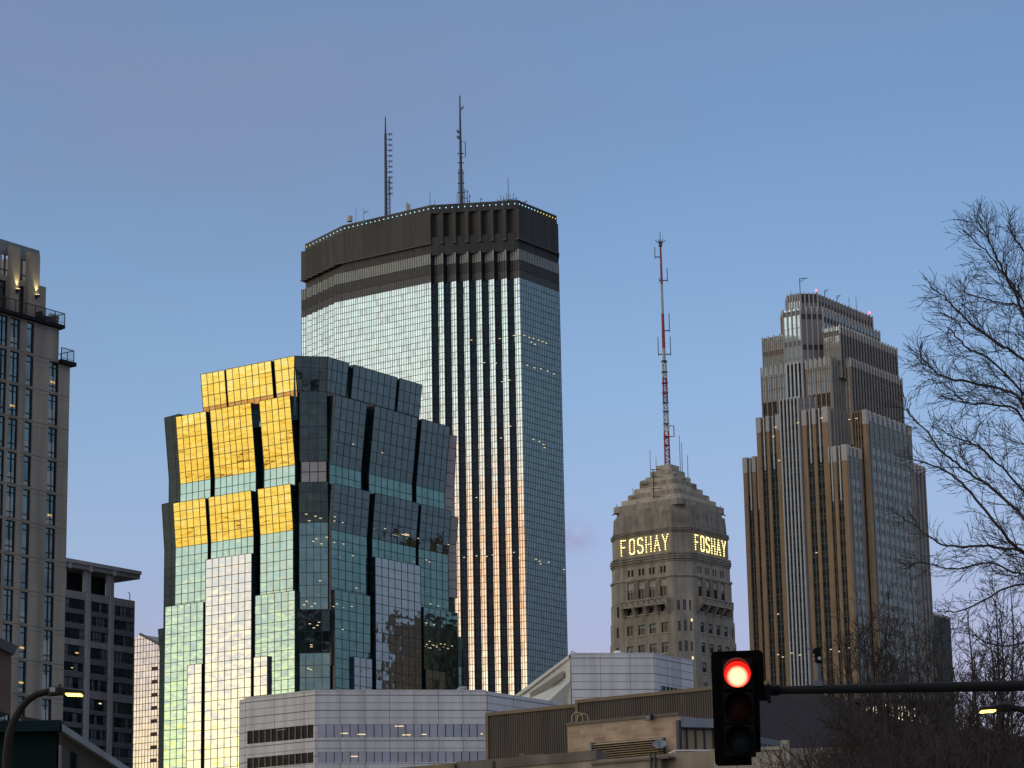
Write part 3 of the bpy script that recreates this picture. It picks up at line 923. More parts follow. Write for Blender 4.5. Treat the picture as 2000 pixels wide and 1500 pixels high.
def build_foshay():
    YF = 652.0
    # the (virtual) square corner of the shaft at sign level
    P = at_y(1334, 1045, YF)
    A40 = radians(37)
    ul, ur = V((-cos(A40), sin(A40), 0)), V((sin(A40), cos(A40), 0))
    P = flat(P)
    S = 23.3                      # side at sign level
    zs = z_row(P, 1052)
    ctr = P + (ul + ur) * (S / 2)
    TAP = 0.033 * 2
    root = thing('obelisk_tower', 'old limestone tower with stepped pyramid top, glowing lettering and red white mast', 'tower', ctr)
    def half(z):
        return (S + (zs - z) * TAP) / 2
    def face(side, z):
        """corner point of the face at height z (left end as seen), direction, normal"""
        h = half(z)
        if side == 'L':
            return ctr - ur * h + ul * h, -ul
        return ctr - ul * h - ur * h, ur
    def cham(h, c):
        pts = [(-h, h - c), (-h, -h + c), (-h + c, -h), (h - c, -h), (h, -h + c), (h, h - c), (h - c, h), (-h + c, h)]
        # local (a along ul, b along ur): go round counter-clockwise seen from above
        loc = [(h - c, -h), (-h + c, -h), (-h, -h + c), (-h, h - c), (-h + c, h), (h - c, h), (h, h - c), (h, -h + c)]
        return [ctr + ul * a + ur * b for a, b in loc]
    def ringm(mb, z0, z1, ex0, ex1, c0, c1, m=0, cap=True):
        a, b = cham(half(z0) + ex0, c0), cham(half(z1) + ex1, c1)
        n = len(a)
        for i in range(n):
            j = (i + 1) % n
            mb.quad(a[i] + UP * z0, a[j] + UP * z0, b[j] + UP * z1, b[i] + UP * z1, m)
        if cap:
            mb.poly([p + UP * z1 for p in b], m)
            mb.poly([p + UP * z0 for p in a][::-1], m)
    F = flat(P)
    zr = lambda y: z_row(F, y)
    CH = 3.2
    z_c1, z_c0, z_s1, z_s0, z_c2 = zr(1024), zr(1034), zr(1034), zr(1074), zr(1088)
    # --- shoulders above the sign
    mb = MB()
    ringm(mb, z_c1, zr(991), 0.0, -0.1, CH, CH)
    ringm(mb, zr(991), zr(980), -0.55, -0.65, CH, CH)
    mb.build('shoulder', [M_lime_d], root)
    # --- cornices: triple bands
    for z0, z1 in ((z_c0, z_c1), (z_c2, z_s0)):
        mb = MB()
        d = (z1 - z0) / 3
        for k in range(3):
            ringm(mb, z0 + d * k + 0.08, z0 + d * (k + 1) - 0.08, 0.42 - 0.06 * (k != 1), 0.42 - 0.06 * (k != 1), CH, CH)
        ringm(mb, z0, z1, 0.02, 0.02, CH, CH)
        mb.build('cornice', [M_lime_d], root)
    mb = MB()
    zt0, zt1 = zr(1122), zr(1118)
    ringm(mb, zt0, zt1, 0.30, 0.30, CH, CH)
    ringm(mb, zr(1091), zr(1089.5), 0.2, 0.2, CH, CH)
    mb.build('string_course', [M_lime], root)
    # --- shaft: two holed faces plus the rest
    wholes = {}
    rows_px = [(1180, 1.0), (1221, 1.0), (1261, 1.0), (1300, 1.0), (1340, 1.0), (1380, 1), (1420, 1)]
    zw = [zr(y) for y, _ in rows_px]
    HW, WW = 2.5, 1.75
    sh = MB()
    zbase = 0.0
    zlow = zr(1440)
    # taper: build each storey slab as its own slightly larger ring so that windows stay in flat openings
    edges = [z_s1] + [z_c2 + (z_s0 - z_c2) * 0.5] + [zr(1120)] + [zr(1163)] + [(zw[i] + zw[i + 1]) / 2 for i in range(len(zw) - 1)] + [zlow]
    def slab(z1, z0, holesL, holesR, holesC):
        h = half((z0 + z1) / 2)
        pts = cham(h, CH)
        n = len(pts)
        for i in range(n):
            j = (i + 1) % n
            w = Wall(pts[i], pts[j] - pts[i])
            L = (pts[j] - pts[i]).length
            hs = holesL if i == 0 else holesC if i == 1 else holesR if i == 2 else []
            hs = [(a * L, b * L, c, d) for a, b, c, d, *_ in hs]
            wall_holes(sh, w, 0, L, z0, z1, hs, 0.45, 0, 1)
            src = holesL if i == 0 else holesC if i == 1 else holesR if i == 2 else []
            for (a, b, c, d, kind) in src:
                hh = (a * L, b * L, c, d)
                if kind == 'tall':
                    zc = c + (d - c) * 0.58
                    mbw = window_mesh(w, (hh[0], hh[1], c, zc), 0.42, (0.5,), (0.72,), 0.10, RNG.choice((0, 0, 0.25)))
                    mbw.wbox(w, hh[0], hh[1], zc, d, -0.40, -0.34, 3)
                    mbw.build('tall_window', [M_winglass, M_winframe, M_shade, M_lime_l], root)
                else:
                    mbw = window_mesh(w, hh, 0.38, (0.5,) if (b - a) * L > 1.2 else (), (0.5,), 0.10, RNG.choice((0, 0.3, 0.45, 0.5, 0.2)) if kind == 'sash' else 0)
                    if kind == 'sash':
                        mbw.wbox(w, hh[0] - 0.15, hh[1] + 0.15, c - 0.28, c - 0.002, 0.004, 0.16, 3)
                    mbw.build('sash_window', [M_winglass, M_winframe, M_shade, M_lime_l], root)
        mb2 = None
    us_L = [0.27, 0.455, 0.635, 0.825]
    us_R = [0.20, 0.40, 0.59, 0.78]
    hwL, hwR = 0.056, 0.050
    # sign band
    slab(edges[0], edges[1], [], [], [])
    z1p, z0p = zr(1100), zr(1113)
    pair = lambda us, g, wd: [(u + s * g - wd, u + s * g + wd, z0p, z1p, 'pair') for u in us for s in (-1, 1)]
    slab(edges[1], edges[2], pair(us_L, 0.030, 0.020), pair(us_R, 0.032, 0.018), [])
    zt, zb = zr(1124.5), zr(1159)
    slab(edges[2], edges[3], [(u - hwL, u + hwL, zb, zt, 'tall') for u in us_L], [(u - hwR, u + hwR, zb, zt, 'tall') for u in us_R], [])
    for k in range(len(zw)):
        z1, z0 = edges[3 + k], edges[4 + k]
        c = zw[k]
        hl = [(u - hwL, u + hwL, c - HW / 2, c + HW / 2, 'sash') for u in us_L] + [(0.045, 0.085, c - 1.3, c + 1.2, 'plain')]
        hr = [(u - hwR, u + hwR, c - HW / 2, c + HW / 2, 'sash') for u in us_R] + [(0.93, 0.965, c - 1.2, c + 1.2, 'plain')]
        hc = [(0.12, 0.27, c - 1.2, c + 1.2, 'plain'), (0.44, 0.60, c - 1.2, c + 1.4, 'plain'), (0.78, 0.88, c - 1.2, c + 1.2, 'plain')]
        slab(z1, z0, hl, hr, hc)
    ringm(sh, 0, zlow, 0, 0, CH, CH, 0)
    sh.build('shaft', [M_lime, M_lime_d], root)
    # fluted spandrels between tall windows
    for side, us in (('L', us_L), ('R', us_R)):
        zc = (zt + zb) / 2
        pts = cham(half(zc), CH)
        i = 0 if side == 'L' else 2
        w = Wall(pts[i], pts[i + 1] - pts[i])
        L = (pts[i + 1] - pts[i]).length
        for a, b in zip(us[:-1], us[1:]):
            mb = MB()
            for k in range(4):
                t = (a + (b - a) * (0.36 + 0.093 * k)) * L
                mb.wbox(w, t - 0.09, t + 0.09, zb + 0.4, zt - 0.2, 0.03, 0.20, 0)
            mb.build('fluted_spandrel', [M_lime], root)
    # --- balconies with X panels on brackets
    for side, us in (('L', us_L), ('R', us_R)):
        z0, z1 = zr(1177), zr(1162)
        pts = cham(half(z0), CH)
        i = 0 if side == 'L' else 2
        w = Wall(pts[i], pts[i + 1] - pts[i])
        L = (pts[i + 1] - pts[i]).length
        ta, tb = (us[0] - 0.12) * L, (us[3] + 0.10) * L
        mb = MB()
        mb.wbox(w, ta, tb, z0, z0 + 0.45, 0.0, 1.6, 0)
        mb.wbox(w, ta, tb, z1 - 0.35, z1, 1.25, 1.62, 0)
        mb.wbox(w, ta, ta + 0.3, z0 + 0.45, z1 - 0.35, 0.0, 1.6, 0)
        mb.wbox(w, tb - 0.3, tb, z0 + 0.45, z1 - 0.35, 0.0, 1.6, 0)
        ts = [ta]
        for u in us:
            c = u * L
            for s in (-0.85, 0.85):
                mb.wbox(w, c + s - 0.72, c + s + 0.72, z0 + 0.45, z1 - 0.35, 1.30, 1.36, 1)
                n = w.n
                a0, a1 = w.pt(c + s - 0.6, z0 + 0.5, 1.36), w.pt(c + s + 0.6, z1 - 0.4, 1.36)
                b0, b1 = w.pt(c + s + 0.6, z0 + 0.5, 1.365), w.pt(c + s - 0.6, z1 - 0.4, 1.365)
                mb.bar(a0, a1, 0.20, 0.14, n, 2)
                mb.bar(b0, b1, 0.20, 0.15, n, 2)
            ts += [c - 1.6, c + 1.6]
        ts.append(tb)
        for k in range(0, len(ts), 2):
            if ts[k + 1] - ts[k] > 0.05:
                mb.wbox(w, ts[k], ts[k + 1], z0 + 0.45, z1 - 0.35, 1.27, 1.55, 0)
        bal = mb.build('balcony', [M_lime, M_lime_d, M_lime_l], root)
        gaps = [us[0] - 0.095] + [(p + q) / 2 for p, q in zip(us[:-1], us[1:])] + [us[3] + 0.085]
        for g in gaps:
            mb = MB()
            t = g * L
            for k in range(4):
                mb.wbox(w, t - 0.42, t + 0.42, z0 - 0.5 * (k + 1), z0 - 0.5 * k - 0.003, 0.0, 1.35 - 0.32 * k, 0)
            mb.build('bracket', [M_lime], bal)
    # --- stepped pyramid
    steps = 8
    zp0, zp1 = zr(980), at_z(1309, 905, 0).z
    T = V((ctr.x, ctr.y, 0))
    ztop = z_row(T - (ul + ur) * 2.2, 906)
    ztip = ztop
    mb = MB()
    h0, h1 = half(zp0) - 1.0, 2.2
    prev = zp0
    for k in range(steps):
        f0 = k / (steps - 1)
        h = h0 + (h1 - h0) * f0 ** 0.88
        z1 = zp0 + (ztop - zp0) * (k + 1) / steps
        c = h * 0.10
        pts = cham(h, c)
        mb.prism(pts, prev, z1, k % 2)
        prev = z1 + 0.001
    mb.build('stepped_pyramid', [M_lime, M_lime_l], root)
    R2 = random.Random(3)
    for k in range(14):
        f = R2.random() * 0.85
        h = h0 + (h1 - h0) * f
        z = zp0 + (ztop - zp0) * f + 0.6
        side = R2.random() < 0.6
        q = (ctr - ur * (h + 0.1) + ul * R2.uniform(-h, h) * 0.85) if side else (ctr - ul * (h + 0.1) + ur * R2.uniform(-h, h) * 0.85)
        d = -ul if side else ur
        q = V((q.x, q.y, z))
        mb = MB()
        mb.box(q, d * R2.uniform(0.3, 1.1), (ur if side else ul) * 0.15, UP * R2.uniform(0.12, 0.35), 0)
        mb.build('roof_block', [M_lime_l if R2.random() < 0.5 else M_lime_d], root)
    # --- FOSHAY in bulbs on both faces
    L_ = {'F': [((0, 0), (0, 1)), ((0, 1), (.9, 1)), ((0, .52), (.7, .52))],
          'O': [((.05, .12), (.05, .88)), ((.05, .88), (.25, 1)), ((.25, 1), (.75, 1)), ((.75, 1), (.95, .88)), ((.95, .88), (.95, .12)), ((.95, .12), (.75, 0)), ((.75, 0), (.25, 0)), ((.25, 0), (.05, .12))],
          'S': [((.95, .86), (.72, 1)), ((.72, 1), (.22, 1)), ((.22, 1), (.04, .84)), ((.04, .84), (.04, .66)), ((.04, .66), (.25, .54)), ((.25, .54), (.78, .48)), ((.78, .48), (.96, .34)), ((.96, .34), (.96, .14)), ((.96, .14), (.75, 0)), ((.75, 0), (.2, 0)), ((.2, 0), (.02, .14))],
          'H': [((.05, 0), (.05, 1)), ((.95, 0), (.95, 1)), ((.05, .5), (.95, .5))],
          'A': [((0, 0), (.5, 1)), ((.5, 1), (1, 0)), ((.2, .36), (.8, .36))],
          'Y': [((0, 1), (.5, .45)), ((1, 1), (.5, .45)), ((.5, .45), (.5, 0))]}
    for side in ('L', 'R'):
        zc = (z_s1 + z_s0) / 2
        pts = cham(half(zc), CH)
        i = 0 if side == 'L' else 2
        w = Wall(pts[i], pts[i + 1] - pts[i])
        L = (pts[i + 1] - pts[i]).length
        f0, f1 = (0.115, 0.965) if side == 'L' else (0.10, 0.93)
        hgt = 3.6
        z0 = zc - hgt / 2
        pitch = (f1 - f0) * L / 5.82
        for k, ch in enumerate('FOSHAY'):
            mb = MB()
            t0 = f0 * L + k * pitch
            wd = pitch * (0.62 if ch != 'F' else 0.54)
            for (p, q) in L_[ch]:
                a = w.pt(t0 + p[0] * wd, z0 + p[1] * hgt, 0.10)
                b = w.pt(t0 + q[0] * wd, z0 + q[1] * hgt, 0.10)
                mb.bar(a, b, 0.28, 0.12, w.n, 1)
                ln = (b - a).length
                nb = max(2, round(ln / 0.60))
                for j in range(nb + 1):
                    if RNG.random() < 0.0:
                        continue
                    c = a.lerp(b, j / nb) + w.n * 0.22
                    d = (b - a).normalized()
                    mb.box(c, d * 0.15, w.n * -0.08, d.cross(w.n).normalized() * -0.115, 0)
            mb.build('sign_letter', [M_bulb, M_signback], root)
    # --- small lit windows
    for px, py in ((1351, 1211), (1353, 1285)):
        pts = cham(half(zr(py)), CH)
        w = Wall(pts[1], pts[2] - pts[1])
        t, z = w.hit(px, py)
        mb = MB()
        mb.wbox(w, t - 0.22, t + 0.22, z - 0.35, z + 0.35, 0.02, 0.10, 0)
        mb.build('lit_lamp', [M_warm], root)
    # --- mast: square lattice below, tube above, red and white
    Q = T
    zrow = lambda y: z_row(Q, y)
    zb_ = ztop
    lat = [(905, 843, 0), (843, 787, 1), (787, 738, 0), (738, 704, 1)]
    mb = MB()
    def leg_half(z):
        return 0.58 - 0.16 * (z - zb_) / (zrow(704) - zb_)
    for (ya, yb, m) in lat:
        za, zb2 = zrow(ya) if ya < 905 else zb_ - 0.3, zrow(yb)
        for sx, sy in ((-1, -1), (1, -1), (1, 1), (-1, 1)):
            mb.tube([Q + V((sx * leg_half(za), sy * leg_half(za), za)), Q + V((sx * leg_half(zb2), sy * leg_half(zb2), zb2))], 0.17, 4, m)
        z = za
        fl = 0
        while z < zb2 - 0.3:
            h = leg_half(z)
            z2 = min(zb2, z + 1.5)
            c = [V((-h, -h, 0)), V((h, -h, 0)), V((h, h, 0)), V((-h, h, 0))]
            for i in range(4):
                a, b = c[i], c[(i + 1) % 4]
                mb.tube([Q + a + UP * z, Q + b + UP * z2] if fl else [Q + b + UP * z, Q + a + UP * z2], 0.085, 4, m)
                mb.tube([Q + a + UP * z, Q + b + UP * z], 0.085, 4, m)
            fl = 1 - fl
            z = z2
    for ya, yb, m, r0, r1 in ((704, 680, 1, 0.42, 0.40), (680, 613, 0, 0.42, 0.36), (613, 556, 1, 0.34, 0.30), (556, 486, 0, 0.31, 0.24), (486, 470, 0, 0.24, 0.2)):
        mb.tube([Q + UP * zrow(ya), Q + UP * zrow(yb)], [r0, r1], 8, m)
    m_plate = lambda y: 0 if (y > 843 or 738 < y < 787) else 2
    for y in (870, 853, 828, 804, 787, 768, 748, 727, 706):
        z = zrow(y)
        mb.box(Q + UP * z, V((0.75, 0, 0)), V((0, 0.75, 0)), UP * 0.07, m_plate(y))
    mast = mb.build('radio_mast', [M_redpaint, M_whitepaint, M_darkmetal], root)
    def armant(y, dx, up):
        z = zrow(y)
        mb = MB()
        mb.tube([Q + UP * z, Q + V((dx, -0.1, 0)) + UP * z], 0.14, 4, 0)
        mb.tube([Q + V((dx, -0.1, -0.4)) + UP * z, Q + V((dx, -0.1, up)) + UP * z], 0.10, 4, 0)
        mb.build('side_antenna', [M_darkmetal], mast)
    for y, dx, up in ((502, -1.5, 2.6), (548, 1.5, 3.2), (548, -0.5, 0.6), (646, 1.6, 4.6), (692, -1.4, 4.6), (692, 1.7, 4.6)):
        armant(y, dx, up)
    z0, z1 = zrow(853), zrow(832)
    mb = MB()
    mb.tube([Q + UP * z0, Q + V((1.9, 0, 0)) + UP * z0, Q + V((1.9, 0, 0)) + UP * z1, Q + UP * z1], 0.14, 4, 0)
    mb.build('loop_antenna', [M_redpaint], mast)
    mb = MB()
    z = zrow(477)
    mb.tube([Q + UP * (z - 0.6), Q + UP * (z + 0.6)], 0.5, 6, 0)
    for a in range(6):
        d = V((cos(a * 1.05), sin(a * 1.05), 0.8))
        mb.tube([Q + UP * z, Q + UP * z + d * 1.3], 0.09, 4, 0)
    mb.tube([Q + UP * z, Q + UP * (z + 3.4)], 0.08, 4, 0)
    mb.build('top_antenna', [M_darkmetal], mast)
    # whips on the pyramid
    for px, y0, y1, dep in ((1271, 935, 878, -3), (1282, 925, 893, -1), (1329, 920, 850, 0), (1333, 925, 864, 0), (1344, 935, 889, 2), (1237, 990, 953, -2)):
        q = at_y(px, y0, ctr.y + dep)
        mb = MB()
        mb.tube([V((q.x, q.y, q.z - 3.5)), V((q.x, q.y, z_row(q, y1)))], [0.11, 0.07], 4, 0)
        mb.build('whip_antenna', [M_metal], root)
    for px, y0, y1 in ((1277, 967, 917),):
        q = at_y(px, y0, ctr.y - 9)
        mb = MB()
        b = V((q.x, q.y, q.z - 1))
        t = V((q.x, q.y, z_row(q, y1)))
        mb.tube([b, t], 0.14, 4, 0)
        for f in (0.1, 0.35, 0.75, 1.0):
            c = b.lerp(t, f)
            mb.tube([c + V((-0.5, 0, 0)), c + V((2.2, -0.3, -0.1))], 0.09, 4, 0)
        mb.build('antenna_frame', [M_darkmetal], root)
    # curved rails at the two shoulders
    zz = zr(980)
    hh = half(zz) - 0.7
    for sx, q in ((-1, ctr + ul * (hh - 1.0) - ur * (hh - 1.0)), (1, ctr - ul * (hh - 1.0) + ur * (hh - 1.0))):
        mb = MB()
        for dz in (0.0, 0.7):
            mb.tube([V((q.x + sx * (1.4 - 2.6 * sin(a) ) * 0.5 + sx * dz * 0.3, q.y, zz - 0.3 + (2.2 + dz) * (1 - cos(a)) * 0.9)) for a in [i * pi / 16 for i in range(0, 9)]], 0.09, 4, 0)
        mb.build('curved_rail', [M_darkmetal], root)
    return root
build_foshay()
# ================================================================== tan stone tower with stepped setbacks and rounded crown
M_wf_tan = solid('tan_stone', (0.394, 0.255, 0.146), 0.8, 0.10, 0.25, streak=0.15)
M_wf_cap = solid('pale_stone_cap', (0.552, 0.494, 0.448), 0.75, 0.08, 0.5)
M_wf_brown = solid('brown_fin_stone', (0.343, 0.211, 0.125), 0.75, 0.12, 0.3)
M_wf_grey = solid('grey_fin_stone', (0.406, 0.366, 0.341), 0.75, 0.10, 0.3)
M_wf_taupe = solid('taupe_fin_stone', (0.293, 0.255, 0.226), 0.75, 0.10, 0.3)
M_wf_white = solid('white_fin_stone', (0.662, 0.649, 0.621), 0.7, 0.08, 0.3)
M_wf_glass = clear_glass('dark_office_glass', (0.010, 0.018, 0.018), 1.55, 0.05)
M_wf_bright = mirror_glass('pale_sky_reflection_glass', (0.84, 0.92, 0.89), 0.06, 0.004, 0.3, 0.08, metal=0.5)  # pale diffuse half puts a bright sky reflection into the glass colour
M_wf_right = mirror_glass('blue_office_glass', (0.50, 0.56, 0.62), 0.06, 0.006, 0.3, 0.12)
M_wf_span = solid('dark_spandrel', (0.022, 0.022, 0.024), 0.35, 0.2, 0.5)
M_wf_sgrey = solid('grey_spandrel', (0.20, 0.205, 0.20), 0.5, 0.1, 0.5)
M_wf_bar = solid('bronze_glazing_bar', (0.20, 0.15, 0.09), 0.6, 0.1, 1.0)
M_wf_dull = solid('mauve_panel', (0.20, 0.165, 0.165), 0.3, 0.08, 0.3)
M_wf_mirror_d = mirror_glass('dark_tower_reflection_glass', (0.10, 0.12, 0.13), 0.05, 0.006, 0.3, 0.2)  # dark tint stands for the octagonal tower mirrored in these rows
M_wf_rdull = mirror_glass('blue_spandrel_glass', (0.30, 0.31, 0.35), 0.10, 0.006, 0.3, 0.12)
M_beacon = glow('red_beacon', (1.0, 0.10, 0.08), 5.0)

def build_wf():
    root = None
    c0 = at_y(1617, 797, 835)
    root = thing('setback_tower', 'tan stone tower with stepped setbacks, pale vertical fins and a rounded crown', 'skyscraper', flat(c0))
    FH = 3.95
    def fins(A, B, z0, z1, n, fw, fd, mats, gl_rows, top=0.45, name='curtain_wall', split=1, bar_m=4, floor_bar=0.14, capz=0.0, pier=None):
        """A..B plan line left to right; n fins; gl_rows: list of (height, material) per storey; mats 0 fin 1.. """
        w = Wall(A, B - A)
        L = (B - A).length
        mb = MB()
        st = L / max(1, n - 1) if n > 1 else L
        # glass rows
        z = z0
        k = 0
        while z < z1 - 0.2:
            h, m = gl_rows[k % len(gl_rows)]
            zz = min(z1, z + h)
            for i in range(n - 1):
                for s in range(split):
                    a = st * (i + s / split)
                    b = st * (i + (s + 1) / split)
                    tx, ty = RNG.gauss(0, 0.002), RNG.gauss(0, 0.002)
                    q = lambda t, y: w.pt(t, y, tx * (t - (a + b) / 2) + ty * (y - (z + zz) / 2))
                    mb.quad(q(a, z), q(b, z), q(b, zz), q(a, zz), m)
            mb.bar(w.pt(0, z), w.pt(L, z), floor_bar, 0.06, w.n, bar_m)
            z = zz
            k += 1
        for i in range(n):
            x = st * i
            ff = fw
            mb.wbox(w, x - ff / 2, x + ff / 2, z0, z1 + (top if i % 2 == 0 or top < 0.5 else top), 0.02, fd, 0)
            if capz:
                mb.wbox(w, x - ff / 2 - 0.03, x + ff / 2 + 0.03, z1 - capz, z1 + top + 0.05, 0.015, fd + 0.06, 5)
            if i < n - 1 and split > 1:
                for s in range(1, split):
                    xx = x + st * s / split
                    mb.wbox(w, xx - 0.07, xx + 0.07, z0, z1, 0.01, 0.16, bar_m)
        mb.build(name, mats, root)
        return w, L
    def mass(pts, z0, z1, m=M_wf_span, cap=M_wf_sgrey):
        mb = MB()
        mb.prism(pts, z0, z1, 0, mcap=1)
        mb.build('storey_block', [m, cap], root)
    def blk(xl, xf, yf, xr, Y):
        P = at_y(xf, yf, Y)
        return P, flat(P + UL * along(P, UL, xl)), flat(P), flat(P + UR * along(P, UR, xr)), P.z
    def box_pts(Lp, P, Rp):
        return [Lp, P, Rp, Lp + (Rp - P)]
    def inner(pts, d=0.12):
        return offset_poly(pts, -d)
    FINM = lambda fin, g, cap=M_wf_cap: [fin, g, M_wf_span, M_wf_sgrey, M_wf_bar, cap]
    dark_rows = [(2.3, 1), (1.65, 2)]
    br_rows = [(3.9, 1), (3.9, 1), (1.4, 3), (2.0, 1)]
    # ---------- strips of dark glass between tan piers (lower storeys)
    def tan_face(A, B, z0, z1, piers, cap=4.6, name='window_strip', glass=None, mullion=2, white_mid=True):
        """piers: list of (t0,t1) fractions that are stone; the gaps are window strips, each a part"""
        w = Wall(A, B - A)
        L = (B - A).length
        mb = MB()
        for a, b in piers:
            mb.wbox(w, a * L, b * L, z0, z1 - cap, -1.2, 0.55, 0)
            mb.wbox(w, a * L - 0.08, b * L + 0.08, z1 - cap, z1 + 0.5, -1.2, 0.62, 1)
        mb.build('stone_pier', [M_wf_tan, M_wf_cap], root)
        for (a, b), (c, d) in zip(piers[:-1], piers[1:]):
            t0, t1 = b * L, c * L
            m2 = MB()
            z = z0
            k = 0
            off = RNG.random() * 0
            while z < z1 - 0.3:
                for h, m in ((2.35, 0), (1.6, 1)):
                    zz = min(z1, z + h)
                    if zz - z < 0.05:
                        continue
                    for s in range(mullion):
                        x0, x1 = t0 + (t1 - t0) * s / mullion, t0 + (t1 - t0) * (s + 1) / mullion
                        tx, ty = RNG.gauss(0, 0.003), RNG.gauss(0, 0.003)
                        q = lambda t, y: w.pt(t, y, 0.0 + tx * (t - (x0 + x1) / 2) + ty * (y - (z + zz) / 2))
                        m2.quad(q(x0, z), q(x1, z), q(x1, zz), q(x0, zz), m)
                    m2.bar(w.pt(t0, z), w.pt(t1, z), 0.13, 0.07, w.n, 2)
                    z = zz
            for s in range(1, mullion):
                x = t0 + (t1 - t0) * s / mullion
                m2.wbox(w, x - 0.11, x + 0.11, z0, z1 - 17 if white_mid else z1, 0.01, 0.16, 2)
                if white_mid:
                    m2.wbox(w, x - 0.2, x + 0.2, z1 - 17, z1 + 0.4, 0.01, 0.28, 3)
            if white_mid:
                for f in (0.12, 0.36, 0.64, 0.88):
                    x = t0 + (t1 - t0) * f
                    m2.wbox(w, x - 0.08, x + 0.08, z1 - 12, z1 + 0.2, 0.012, 0.14, 2)
            m2.build(name, [glass or M_wf_glass, M_wf_span, M_wf_bar, M_wf_white], root)
        return w
    lamps = []
    # ---------- S2: two tan groups either side of the central bay
    P, Lp, Fp, Rp, z2 = blk(1478, 1617, 797, 1688, 835)
    mass(inner(box_pts(Lp, Fp, Rp), 1.25), 0, z2 - 0.5)
    lw = (Fp - Lp).length
    fx = lambda px: 1 - along(P, UL, px) / lw
    wS2 = tan_face(Lp, Fp, 0, z2, [(0.0, fx(1486)), (fx(1497), fx(1502.5)), (fx(1515.5), fx(1524))])
    tan_face(Lp, Fp, 0, z2, [(fx(1567), fx(1575)), (fx(1587), fx(1593)), (fx(1606), 1.0)])
    fins(Fp, Rp, 0, z2, 12, 0.75, 0.8, FINM(M_wf_taupe, M_wf_glass), dark_rows, 0.4)
    # ---------- central bay CB2 (white fins), clipped corner to the right
    def shaft(xl, x1, x2, y1, xr, Y, z0, nl, nc, nr, fl, fc, fr, fw, gl, gc, gr, rl, rc, rr, back=40, top=0.45, capz=0.0, fd=0.6, round_l=0.0, nrl=3, frl=None):
        Q = at_y(x1, y1, Y)
        A = flat(Q + UL * along(Q, UL, xl))
        B = flat(Q)
        D = V((1, 0.12, 0)).normalized()
        C = flat(Q + D * along(Q, D, x2))
        E = flat(V((C.x, C.y, Q.z)) + UR * along(V((C.x, C.y, Q.z)), UR, xr))
        z1 = Q.z
        pts = [A, B, C, E, E + UL * (A - B).length, ]
        A2 = A
        if round_l > 0:
            d2 = (UL * 0.55 + UR * 0.83).normalized()
            A2 = A + d2 * round_l
            fins(A2, A, z0, z1, nrl, fw, fd, FINM(frl or fl, gl), rl, top, capz=capz)
            pts = [A, B, C, E, E + UL * (A - B).length * 1.0, A2]
        # hull as plain prism
        mb = MB()
        mb.prism(inner(pts, 0.15), z0, z1 - 0.4, 0, mcap=1)
        mb.build('storey_block', [M_wf_span, M_wf_sgrey], root)
        fins(A, B, z0, z1, nl, fw, fd, FINM(fl, gl), rl, top, capz=capz)
        fins(B, C, z0, z1, nc, fw, fd, FINM(fc, gc), rc, top, capz=capz)
        if nr:
            fins(C, E, z0, z1, nr, fw, fd, FINM(fr, gr), rr, top, capz=capz)
        return A, B, C, E, z1
    shaft(1523, 1558, 1603, 777, 1612, 840.3, 0, 6, 5, 0, M_wf_white, M_wf_grey, M_wf_grey, 0.45, M_wf_glass, M_wf_dull, M_wf_dull, dark_rows, [(2.3, 1), (1.65, 3)], dark_rows, round_l=2.6, nrl=3, frl=M_wf_tan, fd=0.35)
    # ---------- left wing
    P, Lp, Fp, Rp, z1 = blk(1452, 1484, 893, 1500, 852)
    mass(inner(box_pts(Lp, Fp, Rp), 1.25), 0, z1 - 0.5)
    tan_face(Lp, Fp, 0, z1, [(0, 0.24), (0.56, 0.76), (0.97, 1.0)])
    # ---------- front corner bay F
    P, Lp, Fp, Rp, zf = blk(1619, 1654, 871, 1681, 831)
    mass(inner(box_pts(Lp, Fp, Rp), 1.25), 0, zf - 0.5)
    tan_face(Lp, Fp, 0, zf, [(0, 0.03), (0.24, 0.42), (0.73, 1.0)])
    # right face: tan piers, blue glass
    def right_face(A, B, z0, z1, npier, pw=1.0, glass=M_wf_right, cap=2.8, end=0.0, mat=M_wf_taupe):
        w = Wall(A, B - A)
        L = (B - A).length
        if end:
            piers = [(0, end / L)] + [((end + (L - end) * (i + 0.5) / npier - pw / 2) / L, (end + (L - end) * (i + 0.5) / npier + pw / 2) / L) for i in range(npier)] + [(1 - 0.6 / L, 1)]
        else:
            piers = [(max(0, i / npier - pw / 2 / L), min(1, i / npier + pw / 2 / L)) for i in range(npier + 1)]
        for a, b in piers:
            mb = MB()
            mb.wbox(w, a * L, b * L, z0, z1 - cap, -1.0, 0.2, 0)
            mb.wbox(w, a * L - 0.05, b * L + 0.05, z1 - cap, z1 + 0.5, -1.0, 0.26, 1)
            mb.build('stone_pier', [mat, M_wf_cap], root)
        for (a, b), (c, d) in zip(piers[:-1], piers[1:]):
            t0, t1 = b * L, c * L
            m2 = MB()
            z = z0
            k = 0
            while z < z1 - 0.2:
                for h, m in ((2.5, 0), (1.45, 1)):
                    zz = min(z1, z + h)
                    if zz - z < 0.05:
                        continue
                    mid = (t0 + t1) / 2
                    for x0, x1 in ((t0, mid), (mid, t1)):
                        tx, ty = RNG.gauss(0, 0.004), RNG.gauss(0, 0.004)
                        q = lambda t, y: w.pt(t, y, tx * (t - (x0 + x1) / 2) + ty * (y - (z + zz) / 2))
                        m2.quad(q(x0, z), q(x1, z), q(x1, zz), q(x0, zz), m if z < z1 - 10 else 1)
                    m2.bar(w.pt(t0, z), w.pt(t1, z), 0.12, 0.06, w.n, 2)
                    z = zz
            m2.wbox(w, (t0 + t1) / 2 - 0.1, (t0 + t1) / 2 + 0.1, z0, z1, 0.01, 0.08, 3)
